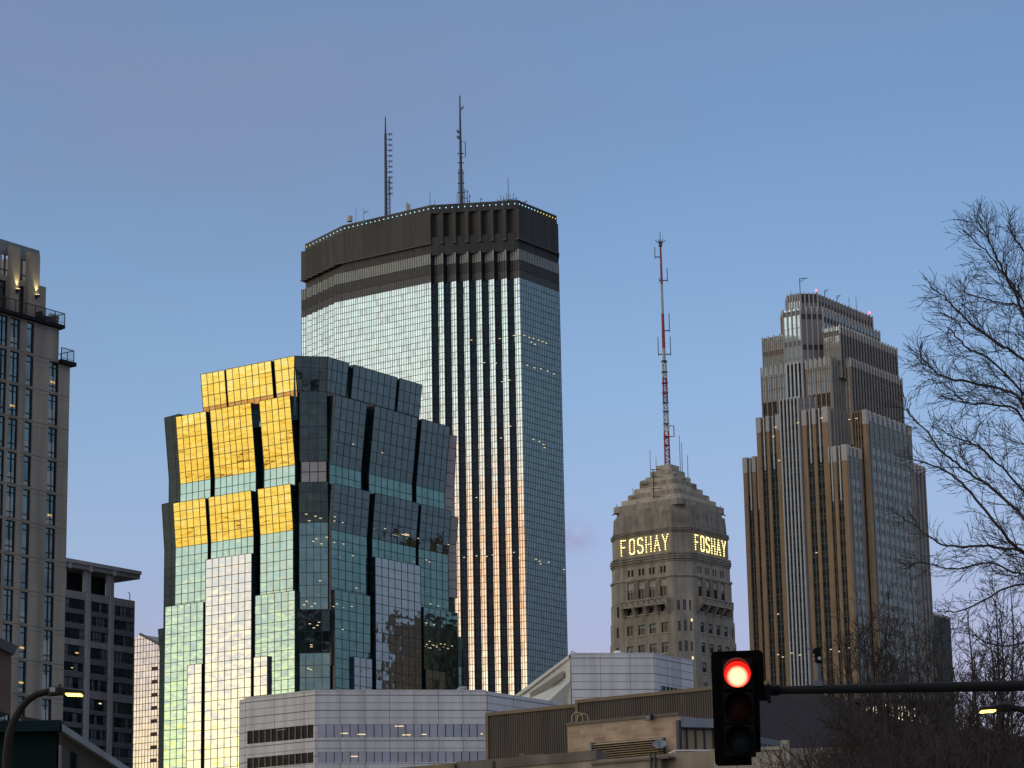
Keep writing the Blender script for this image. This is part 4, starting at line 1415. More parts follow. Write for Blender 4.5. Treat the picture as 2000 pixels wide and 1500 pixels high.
            m2.build('window_strip', [glass, M_wf_rdull, M_wf_span, M_wf_taupe], root)
    right_face(Fp, Rp, 0, zf, 3, 0.8, end=0.6)
    # ---------- right block RB
    P, Lp, Fp, Rp, zr_ = blk(1665, 1690, 803, 1779, 839.5)
    mass(inner(box_pts(Lp, Fp, Rp), 1.25), 0, zr_ - 0.5)
    right_face(Fp, Rp, 0, zr_, 9, 1.15, end=1.2)
    fins(Lp, Fp - (Fp - Lp) * 0.18, 0, zr_, 5, 0.35, 0.4, FINM(M_wf_tan, M_wf_glass), dark_rows, 0.4)
    mb = MB()
    w = Wall(Lp, Fp - Lp)
    Lw = (Fp - Lp).length
    mb.wbox(w, Lw * 0.80, Lw + 0.45, 0, zr_ - 4.2, -1.0, 0.55, 0)
    mb.wbox(w, Lw * 0.80 - 0.08, Lw + 0.5, zr_ - 4.2, zr_ + 0.5, -1.0, 0.6, 1)
    mb.build('corner_pier', [M_wf_tan, M_wf_cap], root)
    RBF, RBR = Fp, Rp
    # ---------- right wing
    P, Lp, Fp, Rp, zw = blk(1770, 1778, 905, 1806, 872)
    mass(inner(box_pts(Lp, Fp, Rp), 1.25), 0, zw - 0.5)
    right_face(Fp, Rp, 0, zw, 4, 1.3)
    P, Lp, Fp, Rp, zw = blk(1812, 1815, 1198, 1855, 905)
    mass(inner(box_pts(Lp, Fp, Rp), 1.25), 0, zw - 0.5)
    right_face(Fp, Rp, 0, zw, 6, 1.3)
    # ---------- T3: lower glass toned as a dark reflection, brown fins on the left face
    P, Lp, Fp, Rp, z3 = blk(1487, 1620, 698, 1662, 838)
    mass(inner(box_pts(Lp, Fp, Rp), 0.15), z2 - 6, z3 - 0.4)
    lw = (Fp - Lp).length
    m_ = lambda px: flat(P + UL * along(P, UL, px))
    up_rows = [(2.3, 1), (1.65, 1)]
    r3 = [(3.95, 1)]
    nst = int((z3 - z2 + 6) / 3.95) + 1
    r3d = [(3.95, 1 if k >= nst - 3 else 3) for k in range(nst)]
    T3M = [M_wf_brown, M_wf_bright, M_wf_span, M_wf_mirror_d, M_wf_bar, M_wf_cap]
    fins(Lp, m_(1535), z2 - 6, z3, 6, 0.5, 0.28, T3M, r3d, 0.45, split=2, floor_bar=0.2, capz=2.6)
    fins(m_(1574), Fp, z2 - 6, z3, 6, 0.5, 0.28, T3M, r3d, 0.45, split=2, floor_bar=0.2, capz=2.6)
    fins(Fp, Rp, z2 - 40, z3, 9, 0.7, 0.8, FINM(M_wf_taupe, M_wf_glass), dark_rows, 0.45)
    # slot of dark glass between T3 and its right block
    P, Lp, Fp, Rp, z3r = blk(1647, 1660, 702, 1760, 843)
    mass(inner(box_pts(Lp, Fp, Rp), 0.15), z2 - 45, z3r - 0.4)
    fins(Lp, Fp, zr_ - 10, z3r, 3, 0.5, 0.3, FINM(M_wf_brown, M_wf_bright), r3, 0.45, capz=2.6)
    fins(Fp, Rp, zr_ - 10, z3r, 19, 0.58, 0.35, FINM(M_wf_taupe, M_wf_glass, M_wf_cap), dark_rows, 0.45, capz=2.2)
    # central bay CB3
    shaft(1536, 1566, 1574, 708, 1580, 843.4, z2 - 6, 5, 2, 0, M_wf_white, M_wf_grey, M_wf_grey, 0.55, M_wf_mirror_d, M_wf_dull, M_wf_dull, r3, r3, r3, fd=0.3)
    # ---------- T4 wings
    P, Lp, Fp, Rp, z4 = blk(1489, 1535, 653, 1560, 853)
    mass(inner(box_pts(Lp, Fp, Rp), 0.15), z3 - 3, z4 - 0.4)
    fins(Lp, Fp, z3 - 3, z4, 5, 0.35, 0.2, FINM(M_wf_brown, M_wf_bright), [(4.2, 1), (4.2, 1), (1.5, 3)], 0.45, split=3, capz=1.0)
    P, Lp, Fp, Rp, z4r = blk(1608, 1639, 637, 1750, 841)
    mass(inner(box_pts(Lp, Fp, Rp), 0.15), z3 - 3, z4r - 0.4)
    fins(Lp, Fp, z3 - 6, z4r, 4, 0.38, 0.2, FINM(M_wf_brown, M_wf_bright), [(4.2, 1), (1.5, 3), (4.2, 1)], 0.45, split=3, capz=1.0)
    fins(Fp, Rp, z3 - 6, z4r, 21, 0.58, 0.35, FINM(M_wf_taupe, M_wf_glass, M_wf_cap), dark_rows, 0.45, capz=2.4)
    # ---------- upper shaft and crown
    us_rows = [(1.5, 3), (4.3, 1), (4.3, 1)]
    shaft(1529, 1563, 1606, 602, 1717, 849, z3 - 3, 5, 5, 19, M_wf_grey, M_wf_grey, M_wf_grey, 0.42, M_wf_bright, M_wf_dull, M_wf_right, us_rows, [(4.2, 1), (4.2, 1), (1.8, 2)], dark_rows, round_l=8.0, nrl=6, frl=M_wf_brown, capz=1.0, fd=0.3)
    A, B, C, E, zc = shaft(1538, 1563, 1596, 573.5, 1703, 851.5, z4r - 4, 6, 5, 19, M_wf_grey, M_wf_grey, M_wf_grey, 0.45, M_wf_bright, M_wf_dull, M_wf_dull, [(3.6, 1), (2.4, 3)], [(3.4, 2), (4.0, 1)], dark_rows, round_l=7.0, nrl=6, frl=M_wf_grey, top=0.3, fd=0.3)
    # ---------- roof bits
    def whip(px, y0, y1, Y, r=0.1, kind='whip_antenna'):
        q = at_y(px, y0, Y)
        mb = MB()
        zt = z_row(q, y1)
        mb.tube([V((q.x, q.y, q.z - 3)), V((q.x, q.y, zt))], [r, r * 0.8], 5, 0)
        if kind == 'davit_crane':
            d = 2.6 if px < 1600 else 1.3
            mb.tube([V((q.x, q.y, zt)), V((q.x + d, q.y, zt + 0.1))], r * 0.8, 5, 0)
            mb.tube([V((q.x, q.y, zt - 1.2)), V((q.x + d * 0.7, q.y, zt))], r * 0.6, 5, 0)
        mb.build(kind, [M_darkmetal], root)
    whip(1563, 575, 544, 855, 0.16, 'davit_crane')
    whip(1611, 582, 567, 862, 0.14, 'davit_crane')
    whip(1635, 592, 578, 866, 0.14, 'davit_crane')
    whip(1659, 602, 581, 870, 0.1)
    whip(1673, 608, 579, 872, 0.1)
    whip(1545, 577, 569, 856, 0.1)
    for px, py, Y in ((1594, 567, 858), (1698, 611, 876)):
        q = at_y(px, py, Y)
        mb = MB()
        mb.tube([q - UP * 3, q - UP * 0.3], 0.1, 5, 0)
        mb.box(q, V((.24, 0, 0)), V((0, .24, 0)), UP * .3, 1)
        mb.build('beacon', [M_darkmetal, M_beacon], root)
    # ---------- lit ceilings
    for px, py in ((1517, 835), (1513, 853), (1607, 817), (1562, 827), (1661, 820), (1675, 818), (1522, 1279), (1533, 1284), (1550, 1276), (1566, 1280), (1625, 1269), (1641, 1273), (1660, 1266), (1522, 1200), (1524, 900), (1597, 1080)):
        w = wS2
        t, z = w.hit(px, py)
        mb = MB()
        mb.wbox(w, t - 0.35, t + 0.35, z - 0.1, z + 0.1, 1.2 if 1525 < px < 1572 else 0.75, 0.8 if not 1525 < px < 1572 else 1.3, 0)
        mb.build('ceiling_light', [M_warm], root)
    w = Wall(RBF, RBR - RBF)
build_wf()
# ================================================================== concrete apartment tower at the left
M_con = solid('warm_grey_concrete', (0.34, 0.29, 0.235), 0.85, 0.09, 0.25, bump=0.2, streak=0.30)
M_con_j = solid('concrete_joint', (0.17, 0.145, 0.12), 0.9, 0.1, 0.5)
M_con_p = solid('beige_precast_pier', (0.33, 0.275, 0.215), 0.85, 0.07, 0.4, bump=0.2, streak=0.1)
M_hot_frame = solid('black_window_frame', (0.012, 0.014, 0.017), 0.4, 0.2)
M_hot_glass = mirror_glass('pale_room_glass', (0.25, 0.29, 0.33), 0.05, 0.01, 0.6, 0.25)
M_hot_blind = solid('pale_roller_blind', (0.42, 0.46, 0.46), 0.7, 0.08, 1.0)
M_screen = solid('perforated_roof_screen', (0.20, 0.20, 0.20), 0.55, 0.12, 0.8)
M_slab = solid('charcoal_terrace_edge', (0.014, 0.012, 0.013), 0.7, 0.2, spec=0.15)
M_rail = solid('bronze_railing', (0.03, 0.028, 0.03), 0.5, 0.2)
M_uplight = glow('wall_lamp_lens', (1.0, 0.80, 0.35), 6.0)

def build_hotel():
    E0 = at_y(137, 708, 262)
    w = Wall(E0, UR)                      # t grows to the right, away; the right end is t=0
    root = thing('apartment_tower', 'beige concrete apartment tower with slim dark windows and two lit wall lamps', 'apartment tower', flat(E0))
    t115, z637 = w.hit(115.5, 638)
    t90, _ = w.hit(91, 612)
    _, z708 = w.hit(137, 710)
    tl = w.hit(-60, 750)[0]
    zroof1 = w.hit(115.5, 637)[1]
    # window columns from the picture
    pitch_z = w.hit(105, 706)[1] - w.hit(105, 770.5)[1]
    cols = []
    z_top0 = w.hit(105, 706.5)[1]
    for xc, hw_, vb in ((105.0, 0.0, 1), (57.5, 0, 0), (27.5, 0, 1), (3.0, 0, 1), (-24, 0, 1), (-50, 0, 0)):
        cols.append((w.hit(xc, 750)[0], vb))
    widths = {0: 1.28, 1: 1.02, 2: 1.28, 3: 1.28, 4: 1.28, 5: 1.0}
    zb_face = 4.5
    holes, wins = [], []
    for ci, (t, vb) in enumerate(cols):
        k0 = 0 if ci == 0 else -1
        k = k0
        while True:
            z1 = z_top0 - pitch_z * k
            z0 = z1 - pitch_z * 0.915
            if z0 < 8:
                break
            hs = (t - widths[ci] / 2, t + widths[ci] / 2, z0, z1)
            holes.append(hs)
            wins.append((hs, ci, k))
            k += 1
    mb = MB()
    low = [h for h in holes if h[3] <= z708]
    wall_holes(mb, w, tl, t115, zb_face, zroof1, holes, 0.22, 0, 0)
    wall_holes(mb, w, t115, 0.0, zb_face, z708, holes, 0.22, 0, 0)
    # returns, roof, back
    D = 22.0
    nb = -w.n * D
    for t_, za, zb_ in ((0.0, zb_face, z708), (t115, z708, zroof1)):
        a = w.pt(t_, za)
        b = w.pt(t_, zb_)
        mb.quad(a, a + nb, b + nb, b, 0)
    mb.quad(w.pt(tl, zroof1), w.pt(t115, zroof1), w.pt(t115, zroof1) + nb, w.pt(tl, zroof1) + nb, 0)
    mb.quad(w.pt(t115, z708), w.pt(0, z708), w.pt(0, z708) + nb, w.pt(t115, z708) + nb, 0)
    mb.quad(w.pt(tl, 0) + nb, w.pt(tl, zroof1) + nb, w.pt(0, zroof1) + nb, w.pt(0, 0) + nb, 0)
    mb.quad(w.pt(tl, 0), w.pt(tl, zroof1), w.pt(tl, zroof1) + nb, w.pt(tl, 0) + nb, 0)
    # joints: one line per storey, broken at the openings, plus vertical ones
    k = -1
    while True:
        z = z_top0 - pitch_z * k + pitch_z * 0.042
        if z < 8:
            break
        tr = 0.0 if z < z708 - 0.2 else t115
        if z < zroof1:
            mb.wbox(w, tl, tr, z - 0.035, z + 0.035, 0.002, 0.014, 1)
            if k % 1 == 0:
                zz = z - pitch_z * 0.13
                for (ta, tb) in ((cols[1][0] + 0.6, cols[0][0] - 0.75), (cols[0][0] + 0.75, 0.0), (cols[2][0] + 0.75, cols[1][0] - 0.6), (cols[3][0] + .75, cols[2][0] - .75)):
                    if tb <= tr + 0.01:
                        mb.wbox(w, ta, tb, zz - 0.02, zz + 0.02, 0.003, 0.010, 1)
        k += 1
    mb.build('wall', [M_con, M_con_j], root)
    # windows
    for hs, ci, k in wins:
        a, b, c, d = hs
        if c > (zroof1 if ci else z708):
            continue
        if a < tl:
            continue
        bl = RNG.choice((0, 0, 0, 0.25, 0.5, 0.75))
        mbw = window_mesh(w, hs, 0.20, (0.52,) if cols[ci][1] else (0.86,), (0.20, 0.80), 0.075, 0)
        if bl and cols[ci][1] == 1 and ci < 3 or (ci == 1 and RNG.random() < 0.5):
            zb0 = c + (d - c) * 0.05
            zb1 = c + (d - c) * (0.22 + bl * 0.6)
            mbw.quad(w.pt(a + 0.1, zb0, -0.175), w.pt(b - 0.3, zb0, -0.175), w.pt(b - 0.3, zb1, -0.175), w.pt(a + 0.1, zb1, -0.175), 2)
        wo = mbw.build('window', [M_hot_glass, M_hot_frame, M_hot_blind], root)
        zt_ = z_top0 - pitch_z * 0
        if (ci, k) in ((2, 1), (0, 4), (0, 0), (1, 8), (1, 9)):
            m2 = MB()
            m2.wbox(w, (a + b) / 2 - 0.28, (a + b) / 2 + 0.28, c + (d - c) * 0.30, c + (d - c) * 0.36, -0.17, -0.15, 0)
            m2.build('room_light', [M_warm_dim], wo)
    # dark ledge and terrace railing along the roof edge of the shaft
    mb = MB()
    mb.wbox(w, tl, t115 + 0.4, zroof1 - 0.26, zroof1 + 0.10, 0.01, 0.45, 0)
    mb.wbox(w, t115 + 0.02, t115 + 0.5, zroof1 - 0.26, zroof1 + 0.10, -6, 0.005, 0)
    led = mb.build('terrace_edge', [M_slab], root)
    def railing(ta, tb, zb, h, off, depth, infill=True):
        mb = MB()
        n = max(1, int((tb - ta) / 1.25))
        for i in range(n + 1):
            t = ta + (tb - ta) * i / n
            mb.wbox(w, t - 0.035, t + 0.035, zb, zb + h, off - 0.03, off + 0.03, 0)
        mb.wbox(w, ta, tb, zb + h, zb + h + 0.07, off - 0.035, off + 0.035, 0)
        mb.wbox(w, ta, tb, zb + 0.12, zb + 0.17, off - 0.02, off + 0.02, 0)
        if infill:
            m = int((tb - ta) / 0.13)
            for i in range(m):
                t = ta + (tb - ta) * (i + 0.5) / m
                mb.wbox(w, t - 0.009, t + 0.009, zb + 0.17, zb + h, off - 0.009, off + 0.009, 0)
        # return along the side
        for o in [off - 0.9 * i for i in range(1, int(depth / 0.9))]:
            mb.wbox(w, tb - 0.03, tb + 0.03, zb, zb + h, o - 0.03, o + 0.03, 0)
        mb.wbox(w, tb - 0.035, tb + 0.035, zb + h + 0.002, zb + h + 0.068, off - depth, off - 0.04, 0)
        mb.build('railing', [M_rail], root)
    railing(tl, t115 + 0.30, zroof1 + 0.12, 1.1, 0.45, 5)
    mb = MB()
    mb.wbox(w, t115 + 0.02, 0.45, z708 - 0.30, z708 + 0.10, 0.01, 0.45, 0)
    mb.wbox(w, 0.02, 0.45, z708 - 0.30, z708 + 0.10, -5, 0.005, 0)
    mb.build('terrace_edge', [M_slab], root)
    railing(t115 + 0.1, 0.2, z708 + 0.1, 1.15, 0.30, 4)
    # penthouse storey, set back
    wb = Wall(w.pt(0, 0, -1.3), UR)
    tp, zp = wb.hit(90, 561)
    z_pb = zroof1
    piers = [(wb.hit(13.5, 560)[0], wb.hit(30, 560)[0], 484), (wb.hit(49, 560)[0], wb.hit(69.5, 560)[0], 496), (wb.hit(-26, 560)[0], wb.hit(-9, 560)[0], 470)]
    ph_w = [(wb.hit(30.5, 570)[0], wb.hit(47.5, 570)[0], z_pb + 0.05, wb.hit(38, 557)[1]), (wb.hit(-8.5, 570)[0], wb.hit(12, 570)[0], z_pb + 0.05, wb.hit(6, 547)[1])]
    mb = MB()
    wall_holes(mb, wb, tl, tp, z_pb, zp, ph_w, 0.25, 0, 0)
    a, b = wb.pt(tp, z_pb), wb.pt(tp, zp)
    nb = -w.n * 15
    mb.quad(a, a + nb, b + nb, b, 0)
    mb.quad(wb.pt(tl, zp), wb.pt(tp, zp), wb.pt(tp, zp) + nb, wb.pt(tl, zp) + nb, 0)
    mb.build('penthouse_wall', [M_con_p, M_con_j], root)
    for hs in ph_w:
        window_mesh(wb, hs, 0.22, (0.5,) if hs[1] - hs[0] > 2.0 else (0.12,), (0.46, 0.8), 0.12).build('terrace_door', [M_hot_glass, M_hot_frame, M_hot_blind], root)
    for a, b, py in piers:
        if a < tl:
            continue
        mb = MB()
        zt = wb.hit(40, py)[1] if False else wb.hit((proj(wb.pt((a + b) / 2, zp))[0]), py)[1]
        mb.wbox(wb, a, b, z_pb, zt, 0.01, 0.55, 0)
        mb.build('pier', [M_con_p], root)
    # roof screen
    ws = Wall(w.pt(0, 0, -1.9), UR)
    ts, zs1 = ws.hit(76.5, 490)
    mb = MB()
    seg = [tl + (ts - tl) * i / 14 for i in range(15)]
    zmid = zs1 - 1.35
    for i in range(14):
        mb.wbox(ws, seg[i] + 0.02, seg[i + 1] - 0.02, zmid, zs1, 0.0, 0.08, 0)
        mb.wbox(ws, seg[i] - 0.06, seg[i] + 0.06, zp, zmid, -0.2, 0.0, 1)
    mb.wbox(ws, tl, ts, zmid - 0.12, zmid - 0.002, -0.1, 0.1, 2)
    mb.wbox(ws, tl, ts, zmid - 1.7, zmid - 1.6, -0.1, 0.1, 2)
    for i in range(0, 14, 2):
        mb.bar(ws.pt(seg[i], zmid - 3.2, -0.05), ws.pt(seg[i + 1], zmid - 1.7, -0.05), 0.16, 0.1, ws.n, 1)
    mb.build('roof_screen', [M_screen, M_darkmetal, M_metal], root)
    mb = MB()
    for i in range(5):
        o = -1.2 * i
        mb.box(ws.pt(ts, (zp + zs1) / 2, o - 0.6), w.u * 0.04, w.n * -0.57, UP * ((zs1 - zp) / 2), 0)
    mb.build('roof_screen_side', [M_screen], root)
    mb = MB()
    for i in range(6):
        mb.wbox(ws, seg[4 + i] , seg[4 + i] + 1.1, zp, zp + 3.2 + (i % 2) * 0.5, -3.2, -2.4, i % 2)
    mb.build('plant_cabinet', [M_screen, M_equip], root)
    # two lit wall lamps washing light up the piers
    for px, py in ((24.5, 569), (62.5, 580)):
        t, z = wb.hit(px, py)
        mb = MB()
        mb.wbox(wb, t - 0.16, t + 0.16, z - 0.16, z + 0.10, 0.60, 0.92, 0)
        mb.wbox(wb, t - 0.06, t + 0.06, z - 0.30, z - 0.16, 0.56, 0.66, 0)
        mb.wbox(wb, t - 0.12, t + 0.12, z + 0.102, z + 0.13, 0.64, 0.88, 1)
        lampo = mb.build('wall_lamp', [M_black, M_uplight], root)
        ld = bpy.data.lights.new('wall_lamp_light', 'SPOT')
        ld.energy = 260
        ld.color = (1.0, 0.80, 0.38)
        ld.spot_size = radians(50)
        ld.spot_blend = 0.9
        ld.shadow_soft_size = 0.06
        lo = bpy.data.objects.new('wall_lamp_light', ld)
        SC.collection.objects.link(lo)
        lo.location = wb.pt(t, z + 0.18, 0.78)
        d = (UP * 1.0 - w.n * 0.16).normalized()
        lo.rotation_euler = d.to_track_quat('-Z', 'Y').to_euler()
    # potted grass and chairs shape on terrace
    mb = MB()
    q = w.hit(103, 622)[0]
    R3 = random.Random(5)
    for i in range(60):
        b = w.pt(q + R3.uniform(-0.5, 0.5), zroof1 + 0.1, 0.0 + R3.uniform(-0.3, 0.3))
        mb.bar(b, b + V((R3.uniform(-.25, .25), R3.uniform(-.2, .2), R3.uniform(0.5, 1.05))), 0.05, 0.01, w.n, 0)
    tag(mb.build('terrace_grass', [solid('dry_grass', (0.20, 0.18, 0.14), 0.9, 0.3, 3.0)]), 'dry pale ornamental grass behind the railing of the beige tower terrace', 'plant')
    mb = MB()
    q = w.hit(86, 612)[0]
    mb.wbox(w, q - 0.5, q + 0.9, zroof1 + 0.45, zroof1 + 0.62, -0.6, 0.2, 0)
    mb.wbox(w, q - 0.5, q - 0.35, zroof1 + 0.62, zroof1 + 1.0, -0.6, 0.2, 0)
    for tt in (q - 0.45, q + 0.8):
        for oo in (-0.5, 0.1):
            mb.wbox(w, tt, tt + 0.06, zroof1 + 0.12, zroof1 + 0.45, oo, oo + 0.06, 0)
    tag(mb.build('terrace_chair', [M_black]), 'dark lounge chair behind the upper terrace railing of the beige tower', 'chair')
build_hotel()

# ================================================================== grey office block with open top storey
M_off = solid('grey_render', (0.25, 0.24, 0.235), 0.8, 0.1, 0.3, streak=0.2)
M_off_p = solid('pale_pilaster', (0.30, 0.295, 0.30), 0.8, 0.08, 0.3)
M_off_s = solid('blue_grey_spandrel', (0.11, 0.12, 0.135), 0.4, 0.12, 0.4)
M_off_g = clear_glass('greenish_office_glass', (0.010, 0.020, 0.022), 1.8, 0.03, 0.8)
M_off_v = solid('loggia_shade', (0.012, 0.011, 0.018), 0.9, 0.2)  # near-black wall colour holds the shade of the open storey

def build_office():
    E0 = at_y(263.5, 1172, 600)
    w = Wall(E0, UR)
    root = thing('grey_office_block', 'grey office block with open columned top storey and flat projecting roof', 'office block', flat(E0))
    tl = w.hit(105, 1200)[0]
    X = lambda px, py=1200: w.hit(px, py)[0]
    Z = lambda px, py: w.hit(px, py)[1]
    z_roof0, z_roof1 = Z(200, 1120), Z(200, 1107)
    z_log0 = Z(200, 1163)
    bays = [(tl, X(167)), (X(175), X(213)), (X(220), X(263))]
    # upper open storey: columns, rear wall in a shade colour
    rows = [(1187, 20), (1215, 18), (1245, 20), (1278, 22), (1309, 17), (1340, 22), (1378, 23), (1407, 19), (1436, 20), (1466, 18), (1494, 18)]
    zc = [(Z(195, y), Z(195, y - h / 2) - Z(195, y + h / 2)) for y, h in rows]
    holes, wins = [], []
    for (a, b) in bays:
        for z, h in zc:
            holes.append((a + 0.2, b - 0.2, z - h / 2, z + h / 2))
    mb = MB()
    wall_holes(mb, w, tl, 0.0, 0, z_log0, holes, 0.25, 0, 0)
    nb = -w.n * 26
    a, b = w.pt(0, 0), w.pt(0, z_log0)
    mb.quad(a, a + nb, b + nb, b, 0)
    mb.quad(w.pt(tl, z_log0), w.pt(0, z_log0), w.pt(0, z_log0) + nb, w.pt(tl, z_log0) + nb, 0)
    mb.quad(w.pt(tl, 0) + nb, w.pt(tl, z_log0) + nb, w.pt(0, z_log0) + nb, w.pt(0, 0) + nb, 0)
    mb.build('wall', [M_off], root)
    for (a, b, c, d) in holes:
        n = 6
        mbw = window_mesh(w, (a, b, c, d), 0.22, [i / n for i in range(1, n)], (0.3,), 0.09)
        for i in range(n):
            if RNG.random() < 0.35:
                x0, x1 = a + (b - a) * i / n + 0.1, a + (b - a) * (i + 1) / n - 0.1
                mbw.quad(w.pt(x0, c + 0.1, -0.2), w.pt(x1, c + 0.1, -0.2), w.pt(x1, d - 0.1, -0.2), w.pt(x0, d - 0.1, -0.2), 2)
        wo = mbw.build('window_band', [M_off_g, M_hot_frame, M_off_s], root)
    for px, py, s in ((148, 1275, 1.0), (140, 1304, 0.5), (194, 1374, 0.8)):
        t, z = w.hit(px, py)
        mb = MB()
        mb.wbox(w, t, t + s, z - 0.12 * s, z + 0.2 * s, -0.14, -0.12, 0)
        mb.build('ceiling_light', [M_warm_dim if s == 1.0 else M_warm], root)
    zsp = [(zc[2][0] - zc[2][1] / 2 - 0.1, zc[3][0] + zc[3][1] / 2 + 0.1), (zc[5][0] - zc[5][1] / 2 - 0.1, zc[6][0] + zc[6][1] / 2 + 0.1)]
    # dark spandrels between most rows
    for i in range(len(zc) - 1):
        if i in (2, 5):
            continue
        za, zb_ = zc[i + 1][0] + zc[i + 1][1] / 2 + 0.06, zc[i][0] - zc[i][1] / 2 - 0.06
        for (a, b) in bays:
            mb = MB()
            mb.wbox(w, a + 0.2, b - 0.2, za, zb_, 0.004, 0.05, 0)
            mb.build('spandrel_panel', [M_off_s], root)
    for px in (171, 216.5):
        t = X(px)
        mb = MB()
        mb.wbox(w, t - 0.55, t + 0.55, 0, z_log0 + 0.004, 0.006, 0.5, 0)
        mb.wbox(w, t - 0.25, t - 0.1, zc[2][0] - 3, z_roof0, 0.5, 0.62, 1)
        mb.build('pilaster', [M_off_p, M_off], root)
    # loggia
    for a, b in ((tl, X(128)), (X(163.5), X(176)), (X(209), X(221.5)),):
        mb = MB()
        mb.wbox(w, a, b, z_log0 + 0.002, z_roof0 - 0.002, -0.6, 0.1, 0)
        mb.build('loggia_column', [M_off_p], root)
    mb = MB()
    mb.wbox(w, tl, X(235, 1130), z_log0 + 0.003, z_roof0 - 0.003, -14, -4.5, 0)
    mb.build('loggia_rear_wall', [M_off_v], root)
    mb = MB()
    mb.wbox(w, tl, X(268.5, 1125), z_roof0, z_roof1 - 0.5, -27, 0.8, 0)
    mb.wbox(w, tl, X(269.5, 1125), z_roof1 - 0.49, z_roof1 + 0.3, -27.5, 1.1, 1)
    for px in (131, 172, 218):
        t = X(px, 1115)
        mb.wbox(w, t - 0.4, t + 0.4, z_roof0 - 0.3, z_roof1 - 0.52, 0.81, 1.05, 1)
    mb.build('roof', [M_off, M_off_p], root)
    mb = MB()
    q = w.pt(-0.6, z_log0, -1)
    mb.tube([q, q + UP * 1.6, q + UP * 1.9 - w.u * 0.5], 0.12, 5, 0)
    mb.build('vent_pipe', [M_equip], root)
build_office()

# ================================================================== pale mirrored building with sloping top
M_pale = mirror_glass('pink_mirror_glass', (0.55, 0.50, 0.54), 0.05, 0.004, 0.4, 0.10)
M_pale_b = solid('grey_glazing_grid', (0.07, 0.065, 0.06), 0.5, 0.1)
M_slot = solid('maroon_vent', (0.06, 0.025, 0.03), 0.7, 0.2)
def build_pale():
    Pr = at_y(318, 1262, 640)
    w = Wall(Pr, -UL)
    root = thing('mirrored_block', 'pale pink mirrored block with sloping top and a column of maroon vents', 'office block', flat(Pr))
    tl = w.hit(262, 1300)[0]
    z_pk = w.hit(273, 1239)[1]
    t_pk = w.hit(273, 1239)[0]
    zl = w.hit(262, 1247)[1]
    z_r = w.hit(318, 1263)[1]
    t_r = 9.0
    mb = MB()
    # stepped rows clipped under the sloping top
    cw, rh = 0.95, 1.55
    zt = lambda t: zl + (z_pk - zl) * (t - tl) / (t_pk - tl) if t < t_pk else z_pk + (z_r - z_pk) * (t - t_pk) / (0 - t_pk)
    n = int((t_r - tl) / cw)
    for i in range(n):
        a, b = tl + cw * i, tl + cw * (i + 1)
        z = 0.0
        while True:
            z1 = z + rh
            ta, tb = zt(a), zt(b)
            if z >= min(ta, tb):
                break
            tx, ty = RNG.gauss(0, 0.004), RNG.gauss(0, 0.004)
            q = lambda t, y: w.pt(t, y, tx * (t - (a + b) / 2) + ty * (y - z))
            mb.quad(q(a, z), q(b, z), q(b, min(z1, tb)), q(a, min(z1, ta)), 0)
            z = z1
        mb.bar(w.pt(a, 0), w.pt(a, zt(a)), 0.10, 0.05, w.n, 1)
    z = 0
    while z < z_pk:
        tb = t_r
        ta = tl
        if z > zl:
            ta = tl + (t_pk - tl) * (z - zl) / (z_pk - zl)
        if z > zt(t_r):
            tb = t_pk + (z_pk - z) / (z_pk - z_r) * (0 - t_pk)
        mb.bar(w.pt(ta, z), w.pt(max(ta, tb), z), 0.13, 0.05, w.n, 1)
        z += rh
    mb.build('glass_facade', [M_pale, M_pale_b], root)
    mb = MB()
    D = 24
    pl = [(tl, 0), (t_r, 0), (t_r, zt(t_r)), (t_pk, z_pk), (tl, zl)]
    bk = [w.pt(t, z, -D) for t, z in pl]
    fr = [w.pt(t, z, -0.02) for t, z in pl]
    mb.poly(bk[::-1], 0)
    for i in range(5):
        j = (i + 1) % 5
        mb.quad(fr[i], bk[i], bk[j], fr[j], 0)
    mb.build('roof_and_rear', [M_off], root)
    mb = MB()
    mb.bar(w.pt(t_pk, z_pk + 0.12, -0.4), w.pt(t_r, zt(t_r) + 0.12, -0.4), 0.5, 0.6, w.n, 0)
    mb.build('roof_edge', [M_pale_b], root)
    for i in range(8):
        t, z = w.hit(302 - i * 0.4, 1306 + 25.6 * i)
        mb = MB()
        mb.wbox(w, t - 0.95, t + 0.95, z - 0.45, z + 0.45, 0.01, 0.09, 0)
        mb.build('vent_slot', [M_slot], root)
build_pale()
# ================================================================== grey panel-clad buildings in the middle distance
M_pan = solid('lilac_grey_panel', (0.66, 0.63, 0.63), 0.6, 0.11, 0.12, streak=0.20)
M_pan_j = solid('panel_joint', (0.20, 0.18, 0.185), 0.8, 0.1, 0.5)
M_pan_s = solid('smooth_stone_slope', (0.50, 0.49, 0.45), 0.6, 0.14, 0.10, streak=0.1)
M_rib_d = clear_glass('dark_ribbon_glass', (0.010, 0.008, 0.012), 1.18, 0.10)
M_rib_b = mirror_glass('pale_ribbon_glass', (0.27, 0.275, 0.26), 0.08, 0.006, 0.4, 0.10)
M_white = solid('white_paint', (0.62, 0.62, 0.60), 0.5, 0.08, 1.0)

